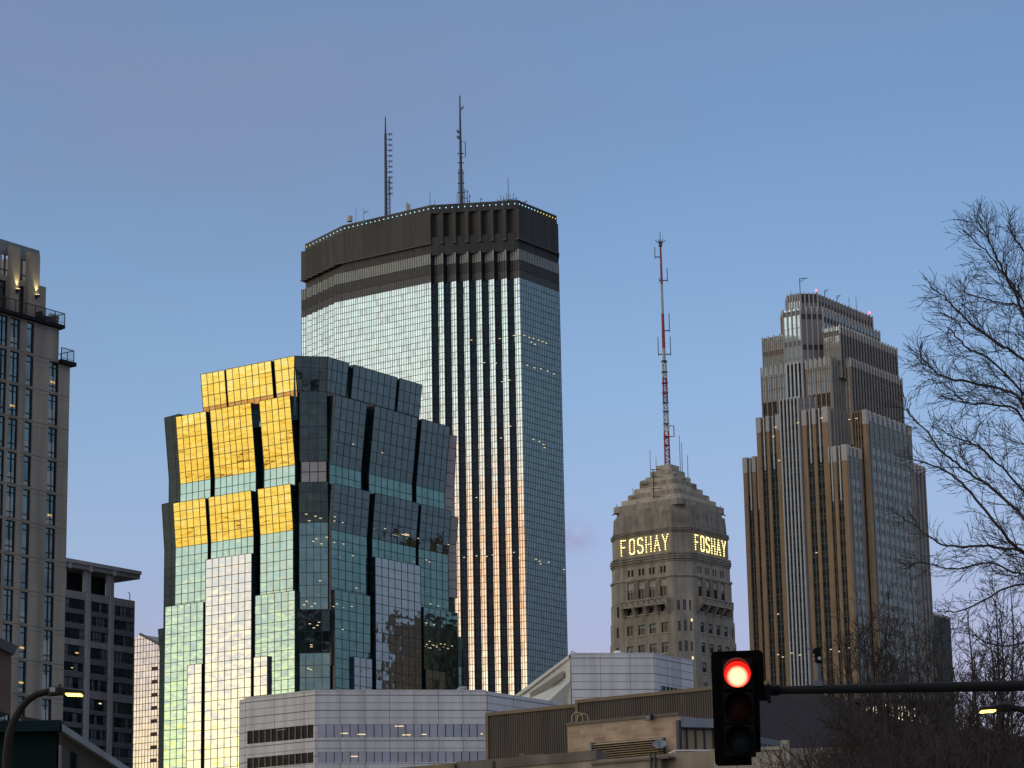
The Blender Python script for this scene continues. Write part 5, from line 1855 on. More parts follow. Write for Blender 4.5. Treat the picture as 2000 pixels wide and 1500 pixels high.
def panel_face(mb, w, t0, t1, z0, z1, pw, ph, holes, m=0, mj=1, tops=None, jw=0.06):
    """stone panels: skin with openings, thin joints standing a hair proud"""
    wall_holes(mb, w, t0, t1, z0, z1, holes, 0.18, m, m)
    def clear(t, za, zb):
        segs = [(za, zb)]
        for h in holes:
            if h[0] - 0.01 < t < h[1] + 0.01:
                new = []
                for a, b in segs:
                    if h[3] <= a or h[2] >= b:
                        new.append((a, b))
                    else:
                        if h[2] > a: new.append((a, h[2]))
                        if h[3] < b: new.append((h[3], b))
                segs = new
        return segs
    t = t0
    while t <= t1 + 1e-3:
        tt = min(max(t, t0 + jw / 2), t1 - jw / 2)
        for a, b in clear(tt, z0, z1):
            mb.wbox(w, tt - jw / 2, tt + jw / 2, a, b, 0.004, 0.012, mj)
        t += pw
    z = z1 - ph * 0.55
    k = 0
    while z > z0:
        hit = [h for h in holes if h[2] < z < h[3]]
        ts = [(t0, t1)]
        for h in hit:
            new = []
            for a, b in ts:
                if h[1] <= a or h[0] >= b:
                    new.append((a, b))
                else:
                    if h[0] > a: new.append((a, h[0]))
                    if h[1] < b: new.append((h[1], b))
            ts = new
        for a, b in ts:
            mb.wbox(w, a, b, z - jw / 2 - (0.03 if k % 2 == 0 else 0), z + jw / 2 + (0.03 if k % 2 == 0 else 0), 0.005, 0.011, mj)
        z -= ph
        k += 1

def build_panel_low():
    Y = 350
    C0 = at_y(616, 1349.5, Y)          # corner between left face and front face
    C1 = at_y(951, 1352.5, Y + 3.5)
    zt = C0.z
    uF = flat(C1) - flat(C0)
    wF = Wall(C0, uF)
    LF = uF.length
    dL = (UL * 1.0)
    A = flat(C0) + dL * along(C0, dL, 479)
    A2 = flat(C0) + dL * along(C0, dL, 468) + UR * 4.0
    A3 = flat(V((A.x, A.y, zt)) + V((-0.55, 0.83, 0)) * along(V((A.x, A.y, zt)), V((-0.55, 0.83, 0)), 467.5))
    wL = Wall(A, flat(C0) - A)
    LL = (flat(C0) - A).length
    E = flat(C1) + UR * along(C1, UR, 1100)
    wR = Wall(C1, UR)
    LR = (E - flat(C1)).length
    root = thing('panel_clad_block', 'lower lilac grey panel-clad block with ribbon windows before the green tower', 'building', flat(C0))
    zrow = lambda y: z_row(flat(C0), y)
    bands = [(zrow(1440.5), zrow(1414.5)), (zrow(1489.5), zrow(1468.5))]
    b3 = [(b[0] - 5.9 * k, b[1] - 5.9 * k) for k in (1, 2, 3, 4, 5) for b in [bands[1]]]
    bands += [b for b in b3 if b[0] > 1]
    hL, hF = [], []
    npL, npF = 11, 21
    for (z0, z1) in bands:
        hL.append((LL * 0.03, LL - 0.35, z0, z1))
        hF.append((0.35, LF - 0.3, z0, z1))
    mb = MB()
    panel_face(mb, wL, 0, LL, 0, zt, 5.0, 0.98, hL)
    panel_face(mb, wF, 0, LF, 0, zt, LF / 7.0, 0.98, hF)
    wE = Wall(A3, A - A3)
    panel_face(mb, wE, 0, (A - A3).length, 0, zt, 5.0, 0.98, [])
    panel_face(mb, wR, 0, LR, 0, zt, 6.0, 0.98, [])
    top = [A3, A, flat(C0), flat(C1), E, E + V((0, 30, 0)), A3 + V((8, 30, 0))]
    mb.poly([p + UP * (zt - 0.01) for p in top], 0)
    for i in range(4, 7):
        a, b = top[i], top[(i + 1) % 7]
        mb.quad(a, b, b + UP * (zt - 0.01), a + UP * (zt - 0.01), 0)
    mb.build('wall', [M_pan, M_pan_j], root)
    mb = MB()
    for w, L in ((wL, LL), (wF, LF)):
        mb.wbox(w, 0.02, L - 0.02, zt, zt + 0.16, -0.6, 0.05, 0)
    mb.build('coping', [M_pan], root)
    for w, hs, n, g in ((wL, hL, npL, M_rib_d), (wF, hF, npF, M_rib_b)):
        for (a, b, c, d) in hs[:2]:
            for i in range(n):
                x0, x1 = a + (b - a) * i / n, a + (b - a) * (i + 1) / n
                m2 = MB()
                tx, ty = RNG.gauss(0, 0.006), RNG.gauss(0, 0.006)
                q = lambda t, y: w.pt(t, y, -0.13 + tx * (t - (x0 + x1) / 2) + ty * (y - (c + d) / 2))
                m2.quad(q(x0, c), q(x1, c), q(x1, d), q(x0, d), 0)
                m2.wbox(w, x0 - 0.045, x0 + 0.045, c, d, -0.1, -0.02, 1)
                if w is wF and RNG.random() < 0.0:
                    pass
                m2.build('ribbon_window', [g, M_frame if w is wF else M_metal], root)
        for (a, b, c, d) in hs[2:]:
            m2 = MB()
            m2.quad(w.pt(a, c, -.13), w.pt(b, c, -.13), w.pt(b, d, -.13), w.pt(a, d, -.13), 0)
            m2.build('ribbon_window', [g], root)
    for px, py, s in ((673, 1432, .9), (706, 1434, 1.1), (780, 1418, 1.1), (794, 1435, 1.1), (828, 1434, .7), (941, 1433, 0.3), (693, 1477, 1.0)):
        t, z = wF.hit(px, py)
        mb = MB()
        mb.wbox(wF, t - s / 2, t + s / 2, z - 0.07, z + 0.05, -0.09, -0.07, 0)
        mb.build('ceiling_light', [M_warm], root)
    t, z = wL.hit(549, 1425)
    mb = MB()
    mb.wbox(wL, t - 0.9, t + 0.7, z - 0.05, z + 0.05, -0.09, -0.07, 0)
    mb.build('ceiling_light', [glow('dim_ceiling_light', (0.5, 0.55, 0.6), 0.25)], root)
    # round vent cap on the roof
    q = at_y(904, 1349, Y + 9)
    mb = MB()
    mb.tube([V((q.x - 0.4, q.y, zt - 0.1)), V((q.x - 0.4, q.y, zt + 1.0))], 0.30, 10, 0)
    pts = [V((q.x - 0.85 + 0.18 * i, q.y - 0.2, zt + 0.75 + 0.03 * i)) for i in range(9)]
    mb.tube(pts, [0.05, .30, .40, .45, .47, .45, .42, .38, .36], 12, 0)
    tag(mb.build('roof_vent', [M_metal], None, True), 'grey rounded vent cap on the roof edge of the ribbon-windowed panel block', 'vent')
    return wF, wR
wF_, wR_ = build_panel_low()

def build_panel_high():
    Y = 385
    C0 = at_y(1114, 1277, Y)
    C1 = at_y(1276, 1277.5, Y + 1.5)
    zt = C0.z
    uF = flat(C1) - flat(C0)
    wF = Wall(C0, uF)
    LF = uF.length
    wR = Wall(C1, UR)
    E = flat(C1) + UR * along(C1, UR, 1354)
    LR = (E - flat(C1)).length
    root = thing('sloped_panel_block', 'upper pale grey panel block with a sloping side and a railed roof', 'building', flat(C0))
    mb = MB()
    panel_face(mb, wF, 0, LF, 0, zt, LF / 2.8, 1.12, [])
    z0g, z1g = z_row(flat(C1), 1349), z_row(flat(C1), 1337)
    hR = [(LR * 0.16, LR - 0.6, z0g - 4.5, z1g)]
    panel_face(mb, wR, 0, LR, 0, zt, LR / 3, 1.12, hR)
    Eb = E + V((1.2, 30, 0))
    Ab = flat(C0) + V((8, 34, 0))
    pt = [flat(C0), flat(C1), E, Eb, Ab]
    mb.poly([p + UP * (zt - 0.01) for p in pt], 0)
    for i in (2, 3):
        mb.quad(pt[i], pt[i + 1], pt[i + 1] + UP * (zt - 0.01), pt[i] + UP * (zt - 0.01), 0)
    mb.build('wall', [M_pan, M_pan_j], root)
    # sloping side: an inclined slab from the top corner down to the left, with a band toned as if sunken
    B = at_y(1000, 1362, Y + 26)
    S0 = C0 + UP * 0.0
    S1 = B
    d = (S1 - S0)
    n0 = V((-0.45, -0.72, 0.53)).normalized()
    mb = MB()
    lo0, lo1 = V((C0.x, C0.y, 0)), V((B.x, B.y, 0))
    F0 = at_y(1114, 1330, Y)
    F1 = at_y(1068, 1372, Y + 1.0)
    mb.quad(V((B.x, B.y, B.z)), F1, F0, S0, 0)
    mb.quad(lo1, lo0, F0 - V((0, 0, 0)), F1, 0)
    mb.quad(lo1, F1, V((B.x, B.y, B.z)), lo1 + V((0, 4, 0)), 0)
    top = [S0, B, B + V((2, 22, -9)), S0 + V((6, 22, -3))]
    mb.poly(top[::-1], 0)
    # rim bar along the upper edge and a flat strip with a recess's shade in its colour
    nn = (F0 - S0).cross(B - S0).normalized()
    if nn.y > 0:
        nn = -nn
    mb.bar(S0.lerp(F0, 0.10), B.lerp(F1, 0.10), 0.5, 0.22, nn, 0)
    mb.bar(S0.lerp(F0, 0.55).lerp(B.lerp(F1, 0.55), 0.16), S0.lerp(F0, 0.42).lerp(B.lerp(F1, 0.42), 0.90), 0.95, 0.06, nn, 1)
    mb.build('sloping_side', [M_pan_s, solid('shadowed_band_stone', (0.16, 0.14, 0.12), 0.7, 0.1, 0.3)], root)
    for (a, b, c, d_) in hR:
        nW = 8
        for i in range(nW):
            x0, x1 = a + (b - a) * i / nW, a + (b - a) * (i + 1) / nW
            m2 = MB()
            m2.quad(wR.pt(x0, c, -.12), wR.pt(x1, c, -.12), wR.pt(x1, d_, -.12), wR.pt(x0, d_, -.12), 0)
            m2.wbox(wR, x0 - 0.08, x0 + 0.08, c, d_, -0.1, 0.0, 1)
            m2.build('window', [M_rib_b, M_frame], root)
    mb = MB()
    for w, L in ((wF, LF), (wR, LR)):
        mb.wbox(w, 0.02, L - 0.02, zt, zt + 0.14, -0.5, 0.05, 0)
    mb.build('coping', [M_pan], root)
    # roof railing
    mb = MB()
    rl = [C0 + V((0.2, 2.5, 0)), at_y(1131, 1275, Y + 6), at_y(1262, 1275, Y + 6), E + UP * zt - UR * 2 + UL * 2]
    rl = [V((p.x, p.y, zt)) for p in rl]
    rl[0].z = zt - 0.4
    for a, b in zip(rl[:-1], rl[1:]):
        L = (b - a).length
        n = max(1, int(L / 2.4))
        for i in range(n + 1):
            p = a.lerp(b, i / n)
            mb.tube([V((p.x, p.y, zt - 0.3)), V((p.x, p.y, zt + 0.75))], 0.045, 5, 0)
        for h in (0.42, 0.75):
            mb.tube([V((a.x, a.y, zt + h)), V((b.x, b.y, zt + h))], 0.04, 5, 0)
    mb.build('roof_railing', [solid('rusty_rail', (0.12, 0.085, 0.075), 0.7, 0.2, 2.0)], root)
    # satellite dome
    q = at_y(1206, 1275, Y + 5)
    mb = MB()
    c = V((q.x, q.y, zt + 0.1))
    mb.tube([c - UP * 0.2, c + UP * 0.1], 0.5, 12, 0)
    pr = [(0.70, 0.0), (0.74, 0.3), (0.68, 0.55), (0.52, 0.78), (0.3, 0.9), (0.02, 0.95)]
    mb.tube([c + UP * h for r, h in pr], [r for r, h in pr], 16, 0)
    tag(mb.build('satellite_dome', [M_white], None, True), 'white satellite dome by the railing on the sloped grey block roof', 'satellite dome')
build_panel_high()

# ================================================================== brown corrugated roof screens
M_corr = solid('brown_corrugated_metal', (0.082, 0.062, 0.050), 0.6, 0.18, 0.25, streak=0.35)
M_corr_e = solid('ochre_edge_trim', (0.16, 0.11, 0.062), 0.6, 0.15, 1.0)
def build_screen(x0, y0, x1, y1, yb, Y0, label, ret=True):
    P0 = at_y(x0, y0, Y0)
    D = -UL
    L = along(P0, D, x1)
    w = Wall(P0, D)
    zt = P0.z
    zb = z_row(flat(P0), yb) - 2
    root = thing('corrugated_roof_screen', label, 'screen wall', flat(P0), 'brown corrugated roof screens')
    mb = MB()
    n = int(L / 0.17)
    for i in range(n):
        a, b = L * i / n, L * (i + 1) / n
        m1, m2, m3 = a + (b - a) * 0.35, a + (b - a) * 0.5, a + (b - a) * 0.85
        pr = [(a, 0), (m1, 0), (m2, 0.05), (m3, 0.05), (b, 0)]
        for (ta, oa), (tb, ob) in zip(pr[:-1], pr[1:]):
            mb.quad(w.pt(ta, zb, oa), w.pt(tb, zb, ob), w.pt(tb, zt, ob), w.pt(ta, zt, oa), 0)
    mb.build('corrugated_sheet', [M_corr], root)
    mb = MB()
    mb.wbox(w, -0.08, L, zt - 0.16, zt + 0.06, -0.2, 0.13, 0)
    mb.wbox(w, -0.10, 0.10, zb, zt - 0.161, -0.1, 0.125, 0)
    mb.build('edge_trim', [M_corr_e], root)
    mb = MB()
    mb.quad(w.pt(0, zb, -0.01), w.pt(0, zb, -14), w.pt(0, zt - 0.2, -14), w.pt(0, zt - 0.2, -0.01), 0)
    mb.quad(w.pt(L, zb, -0.01), w.pt(L, zt - 0.2, -0.01), w.pt(L, zt - 0.2, -14), w.pt(L, zb, -14), 0)
    mb.quad(w.pt(0, zb, -14), w.pt(L, zb, -14), w.pt(L, zt - 0.2, -14), w.pt(0, zt - 0.2, -14), 0)
    mb.build('side_sheet', [M_corr], root)
    return w, zt, zb, P0
scrA = build_screen(952, 1394, 1130, 1376, 1470, 178, 'lower left brown corrugated roof screen meeting the lilac ribbon-windowed block')
P1 = scrA[0].pt(scrA[0].hit(1127, 1400)[0] , 0, 0)
scrB = build_screen(1127, 1369, 1500, 1336, 1420, P1.y - 0.3, 'taller right brown corrugated roof screen above the stone rooftop block')

# ================================================================== stone rooftop block and parapet in front
M_brk = None
def brick_mat(name, c1, c2, cm, bw, bh, rot_axis):
    m, n, l, b = new_mat(name)
    tc = nd(n, 'ShaderNodeTexCoord')
    sp = nd(n, 'ShaderNodeSeparateXYZ')
    l.new(tc.outputs['Object'], sp.inputs[0])
    t = mth(n, l, 'ADD', mth(n, l, 'MULTIPLY', sp.outputs[0], rot_axis.x), mth(n, l, 'MULTIPLY', sp.outputs[1], rot_axis.y))
    cb = nd(n, 'ShaderNodeCombineXYZ')
    l.new(t, cb.inputs[0])
    l.new(sp.outputs[2], cb.inputs[1])
    br = nd(n, 'ShaderNodeTexBrick')
    br.inputs['Color1'].default_value, br.inputs['Color2'].default_value, br.inputs['Mortar'].default_value = (*c1, 1), (*c2, 1), (*cm, 1)
    br.inputs['Scale'].default_value = 1.0
    br.inputs['Brick Width'].default_value, br.inputs['Row Height'].default_value = bw, bh
    br.inputs['Mortar Size'].default_value = 0.012
    br.inputs['Bias'].default_value = -0.1
    l.new(cb.outputs[0], br.inputs['Vector'])
    nz = nd(n, 'ShaderNodeTexNoise')
    nz.inputs['Scale'].default_value = 0.9
    nz.inputs['Detail'].default_value = 6
    l.new(tc.outputs['Object'], nz.inputs['Vector'])
    k = ramp(n, l, nz.outputs[0], [(0.3, (0.72, 0.70, 0.68)), (0.7, (1.2, 1.15, 1.1))])
    c = mixc(n, l, 1.0, br.outputs[0], k, 'MULTIPLY')
    l.new(c, b.inputs['Base Color'])
    b.inputs['Roughness'].default_value = 0.9
    bp = nd(n, 'ShaderNodeBump')
    bp.inputs['Strength'].default_value = 0.5
    bp.inputs['Distance'].default_value = 0.03
    l.new(br.outputs[1], bp.inputs['Height'])
    bp.invert = True
    l.new(bp.outputs[0], b.inputs['Normal'])
    return m
M_brk = brick_mat('buff_pink_stone', (0.42, 0.32, 0.235), (0.31, 0.205, 0.15), (0.45, 0.37, 0.285), 0.85, 0.24, UL)
M_cope = solid('weathered_coping', (0.16, 0.135, 0.115), 0.9, 0.25, 0.5, bump=0.3, streak=0.3)
M_par = solid('stained_parapet', (0.30, 0.245, 0.19), 0.9, 0.25, 0.35, bump=0.3, streak=0.4)
M_louv = solid('buff_louvre_metal', (0.40, 0.31, 0.205), 0.6, 0.1, 1.0)
M_louv_d = solid('louvre_gap', (0.03, 0.024, 0.018), 0.9, 0.1)
M_stuc = solid('pale_stucco', (0.40, 0.33, 0.27), 0.9, 0.12, 0.4, bump=0.2)
M_tanp = solid('tan_infill_panel', (0.24, 0.185, 0.115), 0.7, 0.14, 0.6)
M_bluecap = solid('blue_grey_metal_cap', (0.16, 0.18, 0.21), 0.5, 0.15, 0.8)

def build_stone_block():
    Y0 = 150
    P0 = at_y(1108, 1417.5, Y0)
    D = -UL
    w = Wall(P0, D)
    L = along(P0, D, 1326)
    zt = P0.z
    zb = z_row(flat(P0), 1476)
    root = thing('stone_rooftop_block', 'buff stone rooftop block with slatted louvre and hooped ladder top', 'rooftop building', flat(P0))
    X = lambda px, py=1440: w.hit(px, py)[0]
    Z = lambda px, py: w.hit(px, py)[1]
    mb = MB()
    mb.quad(w.pt(0, 0), w.pt(L, 0), w.pt(L, zt), w.pt(0, zt), 0)
    mb.quad(w.pt(0, 0, -8), w.pt(0, 0), w.pt(0, zt), w.pt(0, zt, -8), 0)
    mb.quad(w.pt(L, 0), w.pt(L, 0, -8), w.pt(L, zt, -8), w.pt(L, zt), 0)
    mb.quad(w.pt(L, 0, -8), w.pt(0, 0, -8), w.pt(0, zt, -8), w.pt(L, zt, -8), 0)
    mb.quad(w.pt(0, zt), w.pt(L, zt), w.pt(L, zt, -8), w.pt(0, zt, -8), 0)
    mb.build('stone_wall', [M_brk], root)
    mb = MB()
    mb.wbox(w, -0.06, L + 0.02, zt + 0.003, zt + 0.16, -0.7, 0.09, 0)
    mb.build('coping', [M_cope], root)
    # blue-grey sloped cap and tan panels with dark bars on the part to the right
    P2 = w.pt(L, 0)
    w2 = Wall(P2, V((0.93, 0.37, 0)))
    L2 = 9.5
    z2 = zt - 0.15
    mb = MB()
    mb.quad(w2.pt(0, 0, -0.2), w2.pt(L2, 0, -0.2), w2.pt(L2, z2 - 0.5, -0.2), w2.pt(0, z2 - 0.5, -0.2), 0)
    for i in range(12):
        t = 0.5 + i * 0.52
        mb.wbox(w2, t - 0.03, t + 0.03, zb - 1.0, z2 - 0.5, -0.19, -0.10, 1)
    mb.wbox(w2, 0, L2, zb + 0.9, zb + 0.95, -0.19, -0.12, 1)
    mb.build('infill_wall', [M_tanp, M_black], root)
    mb = MB()
    mb.wbox(w2, 0.0, L2, z2 - 0.5, z2 - 0.02, -0.5, 0.25, 0)
    mb.quad(w2.pt(0, z2 - 0.02, 0.25), w2.pt(L2, z2 - 0.02, 0.25), w2.pt(L2, z2 + 0.25, -3), w2.pt(0, z2 + 0.25, -3), 0)
    mb.build('metal_cap', [M_bluecap], root)
    mb = MB()
    mb.wbox(w, L - 0.02, L + 0.16, zb - 2, zt - 0.3, 0.02, 0.3, 0)
    mb.build('downpipe', [solid('dark_blue_pipe', (0.03, 0.035, 0.06), 0.5, 0.2)], root)
    # louvre
    a, b = X(1163, 1460), X(1300, 1450)
    z1, z0 = Z(1163, 1452), Z(1230, 1487)
    mb = MB()
    n = 9
    mb.wbox(w, a, b, z0, z1, 0.03, 0.06, 1)
    for i in range(n):
        z = z0 + (z1 - z0) * (i + 0.5) / n
        h = (z1 - z0) / n
        q = [w.pt(a, z - h * 0.42, 0.34), w.pt(b, z - h * 0.42, 0.34), w.pt(b, z + h * 0.25, 0.10), w.pt(a, z + h * 0.25, 0.10)]
        mb.quad(*q, 0)
        mb.wbox(w, a, b, z - h * 0.47, z - h * 0.42, 0.10, 0.345, 0)
    mb.wbox(w, a - 0.1, a, z0 - 2.0, z1 + 0.05, 0.02, 0.40, 2)
    mb.build('louvre', [M_louv, M_louv_d, M_bluecap], root)
    # hooped ladder rails at the left end of the roof
    for k, px in enumerate((1122, 1133)):
        q0 = at_y(px - 5, 1412, Y0 + 0.6 + k * 0.7)
        r = 0.30
        mb = MB()
        base = V((q0.x, q0.y, zt + 0.1))
        pts = [base, base + UP * 0.42] + [base + V((r - r * cos(a_), 0, 0.42 + r * 0.95 * sin(a_))) for a_ in [i * pi / 8 for i in range(1, 8)]] + [base + V((2 * r, 0, 0.42)), base + V((2 * r, 0, 0))]
        mb.tube(pts, 0.028, 6, 0)
        mb.build('ladder_hoop', [M_louv], root)
    return w, zt, zb, X, Z, L
ST = build_stone_block()

def build_parapet():
    w, zt, zb, X, Z, L = ST
    # long roof-edge wall a little nearer than the stone block
    wp = Wall(w.pt(0, 0, 3.0), -UL)
    t0 = wp.hit(764, 1490)[0]
    t1 = wp.hit(1166, 1470)[0]
    z1 = wp.hit(1100, 1471.5)[1]
    tm = wp.hit(892, 1478)[0]
    root = thing('roof_parapet_building', 'long low stained stone building with a weathered parapet, along the bottom edge', 'building', flat(wp.pt(t0, 0)))
    mb = MB()
    mb.wbox(wp, t0, t1 + 14, 0, z1 - 0.50, -12, 0, 0)
    mb.build('wall', [M_par], root)
    mb = MB()
    mb.wbox(wp, t0, tm, z1 - 0.50 + 0.003, z1 - 0.02, -0.6, 0.12, 0)
    mb.wbox(wp, tm + 0.002, t1, z1 - 0.50 + 0.003, z1 + 0.02, -0.9, 0.08, 1)
    mb.build('parapet_coping', [solid('brown_fascia_timber', (0.20, 0.145, 0.085), 0.8, 0.2, 0.6, streak=0.3), M_cope], root)
    mb = MB()
    for px in (892, 967):
        t = wp.hit(px, 1490)[0]
        mb = MB()
        mb.wbox(wp, t - 0.04, t + 0.04, z1 - 3.0, z1 - 0.1, 0.125, 0.2, 0)
        mb.build('downpipe', [M_black], root)
    t = wp.hit(1000, 1470)[0]
    mb = MB()
    mb.wbox(wp, t - 0.25, t + 1.4, z1 + 0.025, z1 + 0.2, -1.8, -1.0, 0)
    mb.wbox(wp, t - 0.25, t + 0.1, z1 + 0.2, z1 + 0.32, -1.8, -1.0, 0)
    mb.build('roof_duct', [M_cope], root)
    # projecting bay under the louvre, with ledges and posts
    t2, t3 = wp.hit(1166, 1480)[0], wp.hit(1300, 1480)[0]
    mb = MB()
    zb2 = wp.hit(1230, 1490)[1]
    mb.wbox(wp, t2 + 0.02, t3, 0, zb2, 0.003, 0.5, 0)
    mb.wbox(wp, t2, t3 + 0.6, zb2 + 0.002, zb2 + 0.12, -0.3, 0.62, 1)
    mb.build('lower_bay', [M_par, M_cope], root)
    for px in (1285, 1293):
        t = wp.hit(px, 1480)[0]
        mb = MB()
        mb.wbox(wp, t - 0.05, t + 0.05, zb2 - 2, zb2 + 0.35, 0.65, 0.75, 0)
        mb.build('post', [M_black], root)
    # pale stucco wall further right, under the infill panels
    ws_ = Wall(wp.pt(wp.hit(1309, 1475)[0], 0, -0.6), V((0.985, 0.17, 0)))
    za = ws_.hit(1350, 1467)[1]
    mb = MB()
    mb.wbox(ws_, -0.02, 9.0, 0, za, -1.5, 0, 0)
    mb.wbox(ws_, -0.06, 9.0, za + 0.002, za + 0.07, -1.5, 0.08, 1)
    mb.build('stucco_wall', [M_stuc, M_white], root)
    return ws_, za
build_parapet()

# flood lights and dish on the stone block
def small_bits():
    w, zt, zb, X, Z, L = ST
    t, z = w.hit(1274, 1402)
    mb = MB()
    mb.box(w.pt(t, z, 0.3), w.u * 0.17, w.n * -0.12, UP * 0.15, 0)
    mb.box(w.pt(t, z - 0.02, 0.43), w.u * 0.13, w.n * -0.02, UP * 0.11, 1)
    mb.tube([w.pt(t, z + 0.1, 0.05), w.pt(t, z, 0.2)], 0.04, 5, 0)
    tag(mb.build('floodlight', [M_black, M_bluecap]), 'small dark floodlight clamped under the coping of the buff stone block', 'floodlight')
    t, z = w.hit(1303, 1457)
    c = w.pt(t, z, 0.75)
    mb = MB()
    ax = (w.n * 0.75 + w.u * 0.35 + UP * 0.55).normalized()
    x = ax.cross(UP).normalized()
    y = x.cross(ax)
    for i in range(4):
        r0, r1 = 0.38 * i / 4, 0.38 * (i + 1) / 4
        d0, d1 = 0.10 * (i / 4) ** 2, 0.10 * ((i + 1) / 4) ** 2
        for k in range(18):
            a, b = 2 * pi * k / 18, 2 * pi * (k + 1) / 18
            P = lambda an, r, d: c + x * cos(an) * r + y * sin(an) * r * 0.8 + ax * d
            mb.quad(P(a, r0, d0), P(a, r1, d1), P(b, r1, d1), P(b, r0, d0), 0)
    mb.tube([c, c - ax * 0.12, c - ax * 0.15 - UP * 0.6], 0.04, 6, 1)
    mb.tube([c - y * 0.3, c + ax * 0.35], 0.02, 5, 1)
    tag(mb.build('satellite_dish', [M_bluecap, M_black]), 'blue-grey satellite dish on a post at the right end of the slatted louvre', 'satellite dish')
small_bits()
# ================================================================== ground, street
M_ground = solid('city_ground', (0.07, 0.068, 0.06), 0.95, 0.3, 0.02)
M_asph = solid('asphalt', (0.05, 0.05, 0.052), 0.85, 0.2, 0.6, bump=0.3)
M_pave = solid('concrete_pavement', (0.26, 0.25, 0.235), 0.9, 0.12, 0.5, bump=0.2)
M_mark = solid('road_paint', (0.55, 0.55, 0.52), 0.7, 0.15, 2.0)
def build_ground():
    mb = MB()
    S = 9000
    mb.quad(V((-S, -S, 0)), V((S, -S, 0)), V((S, S, 0)), V((-S, S, 0)), 0)
    structure(mb.build('ground', [M_ground]))
    mb = MB()
    mb.quad(V((-120, 14, .004)), V((120, 14, .004)), V((120, 27, .004)), V((-120, 27, .004)), 0)
    structure(mb.build('road', [M_asph]))
    mb = MB()
    mb.abox(-120, 120, 27, 31.5, 0.0, 0.13)
    structure(mb.build('pavement', [M_pave]))
    mb = MB()
    mb.abox(-120, 120, -6, 14, 0.0, 0.13)
    structure(mb.build('near_pavement', [M_pave]))
    mb = MB()
    for i in range(-20, 20):
        mb.quad(V((i * 6, 20.4, .008)), V((i * 6 + 3, 20.4, .008)), V((i * 6 + 3, 20.55, .008)), V((i * 6, 20.55, .008)), 0)
    structure(mb.build('road_markings', [M_mark]))
build_ground()
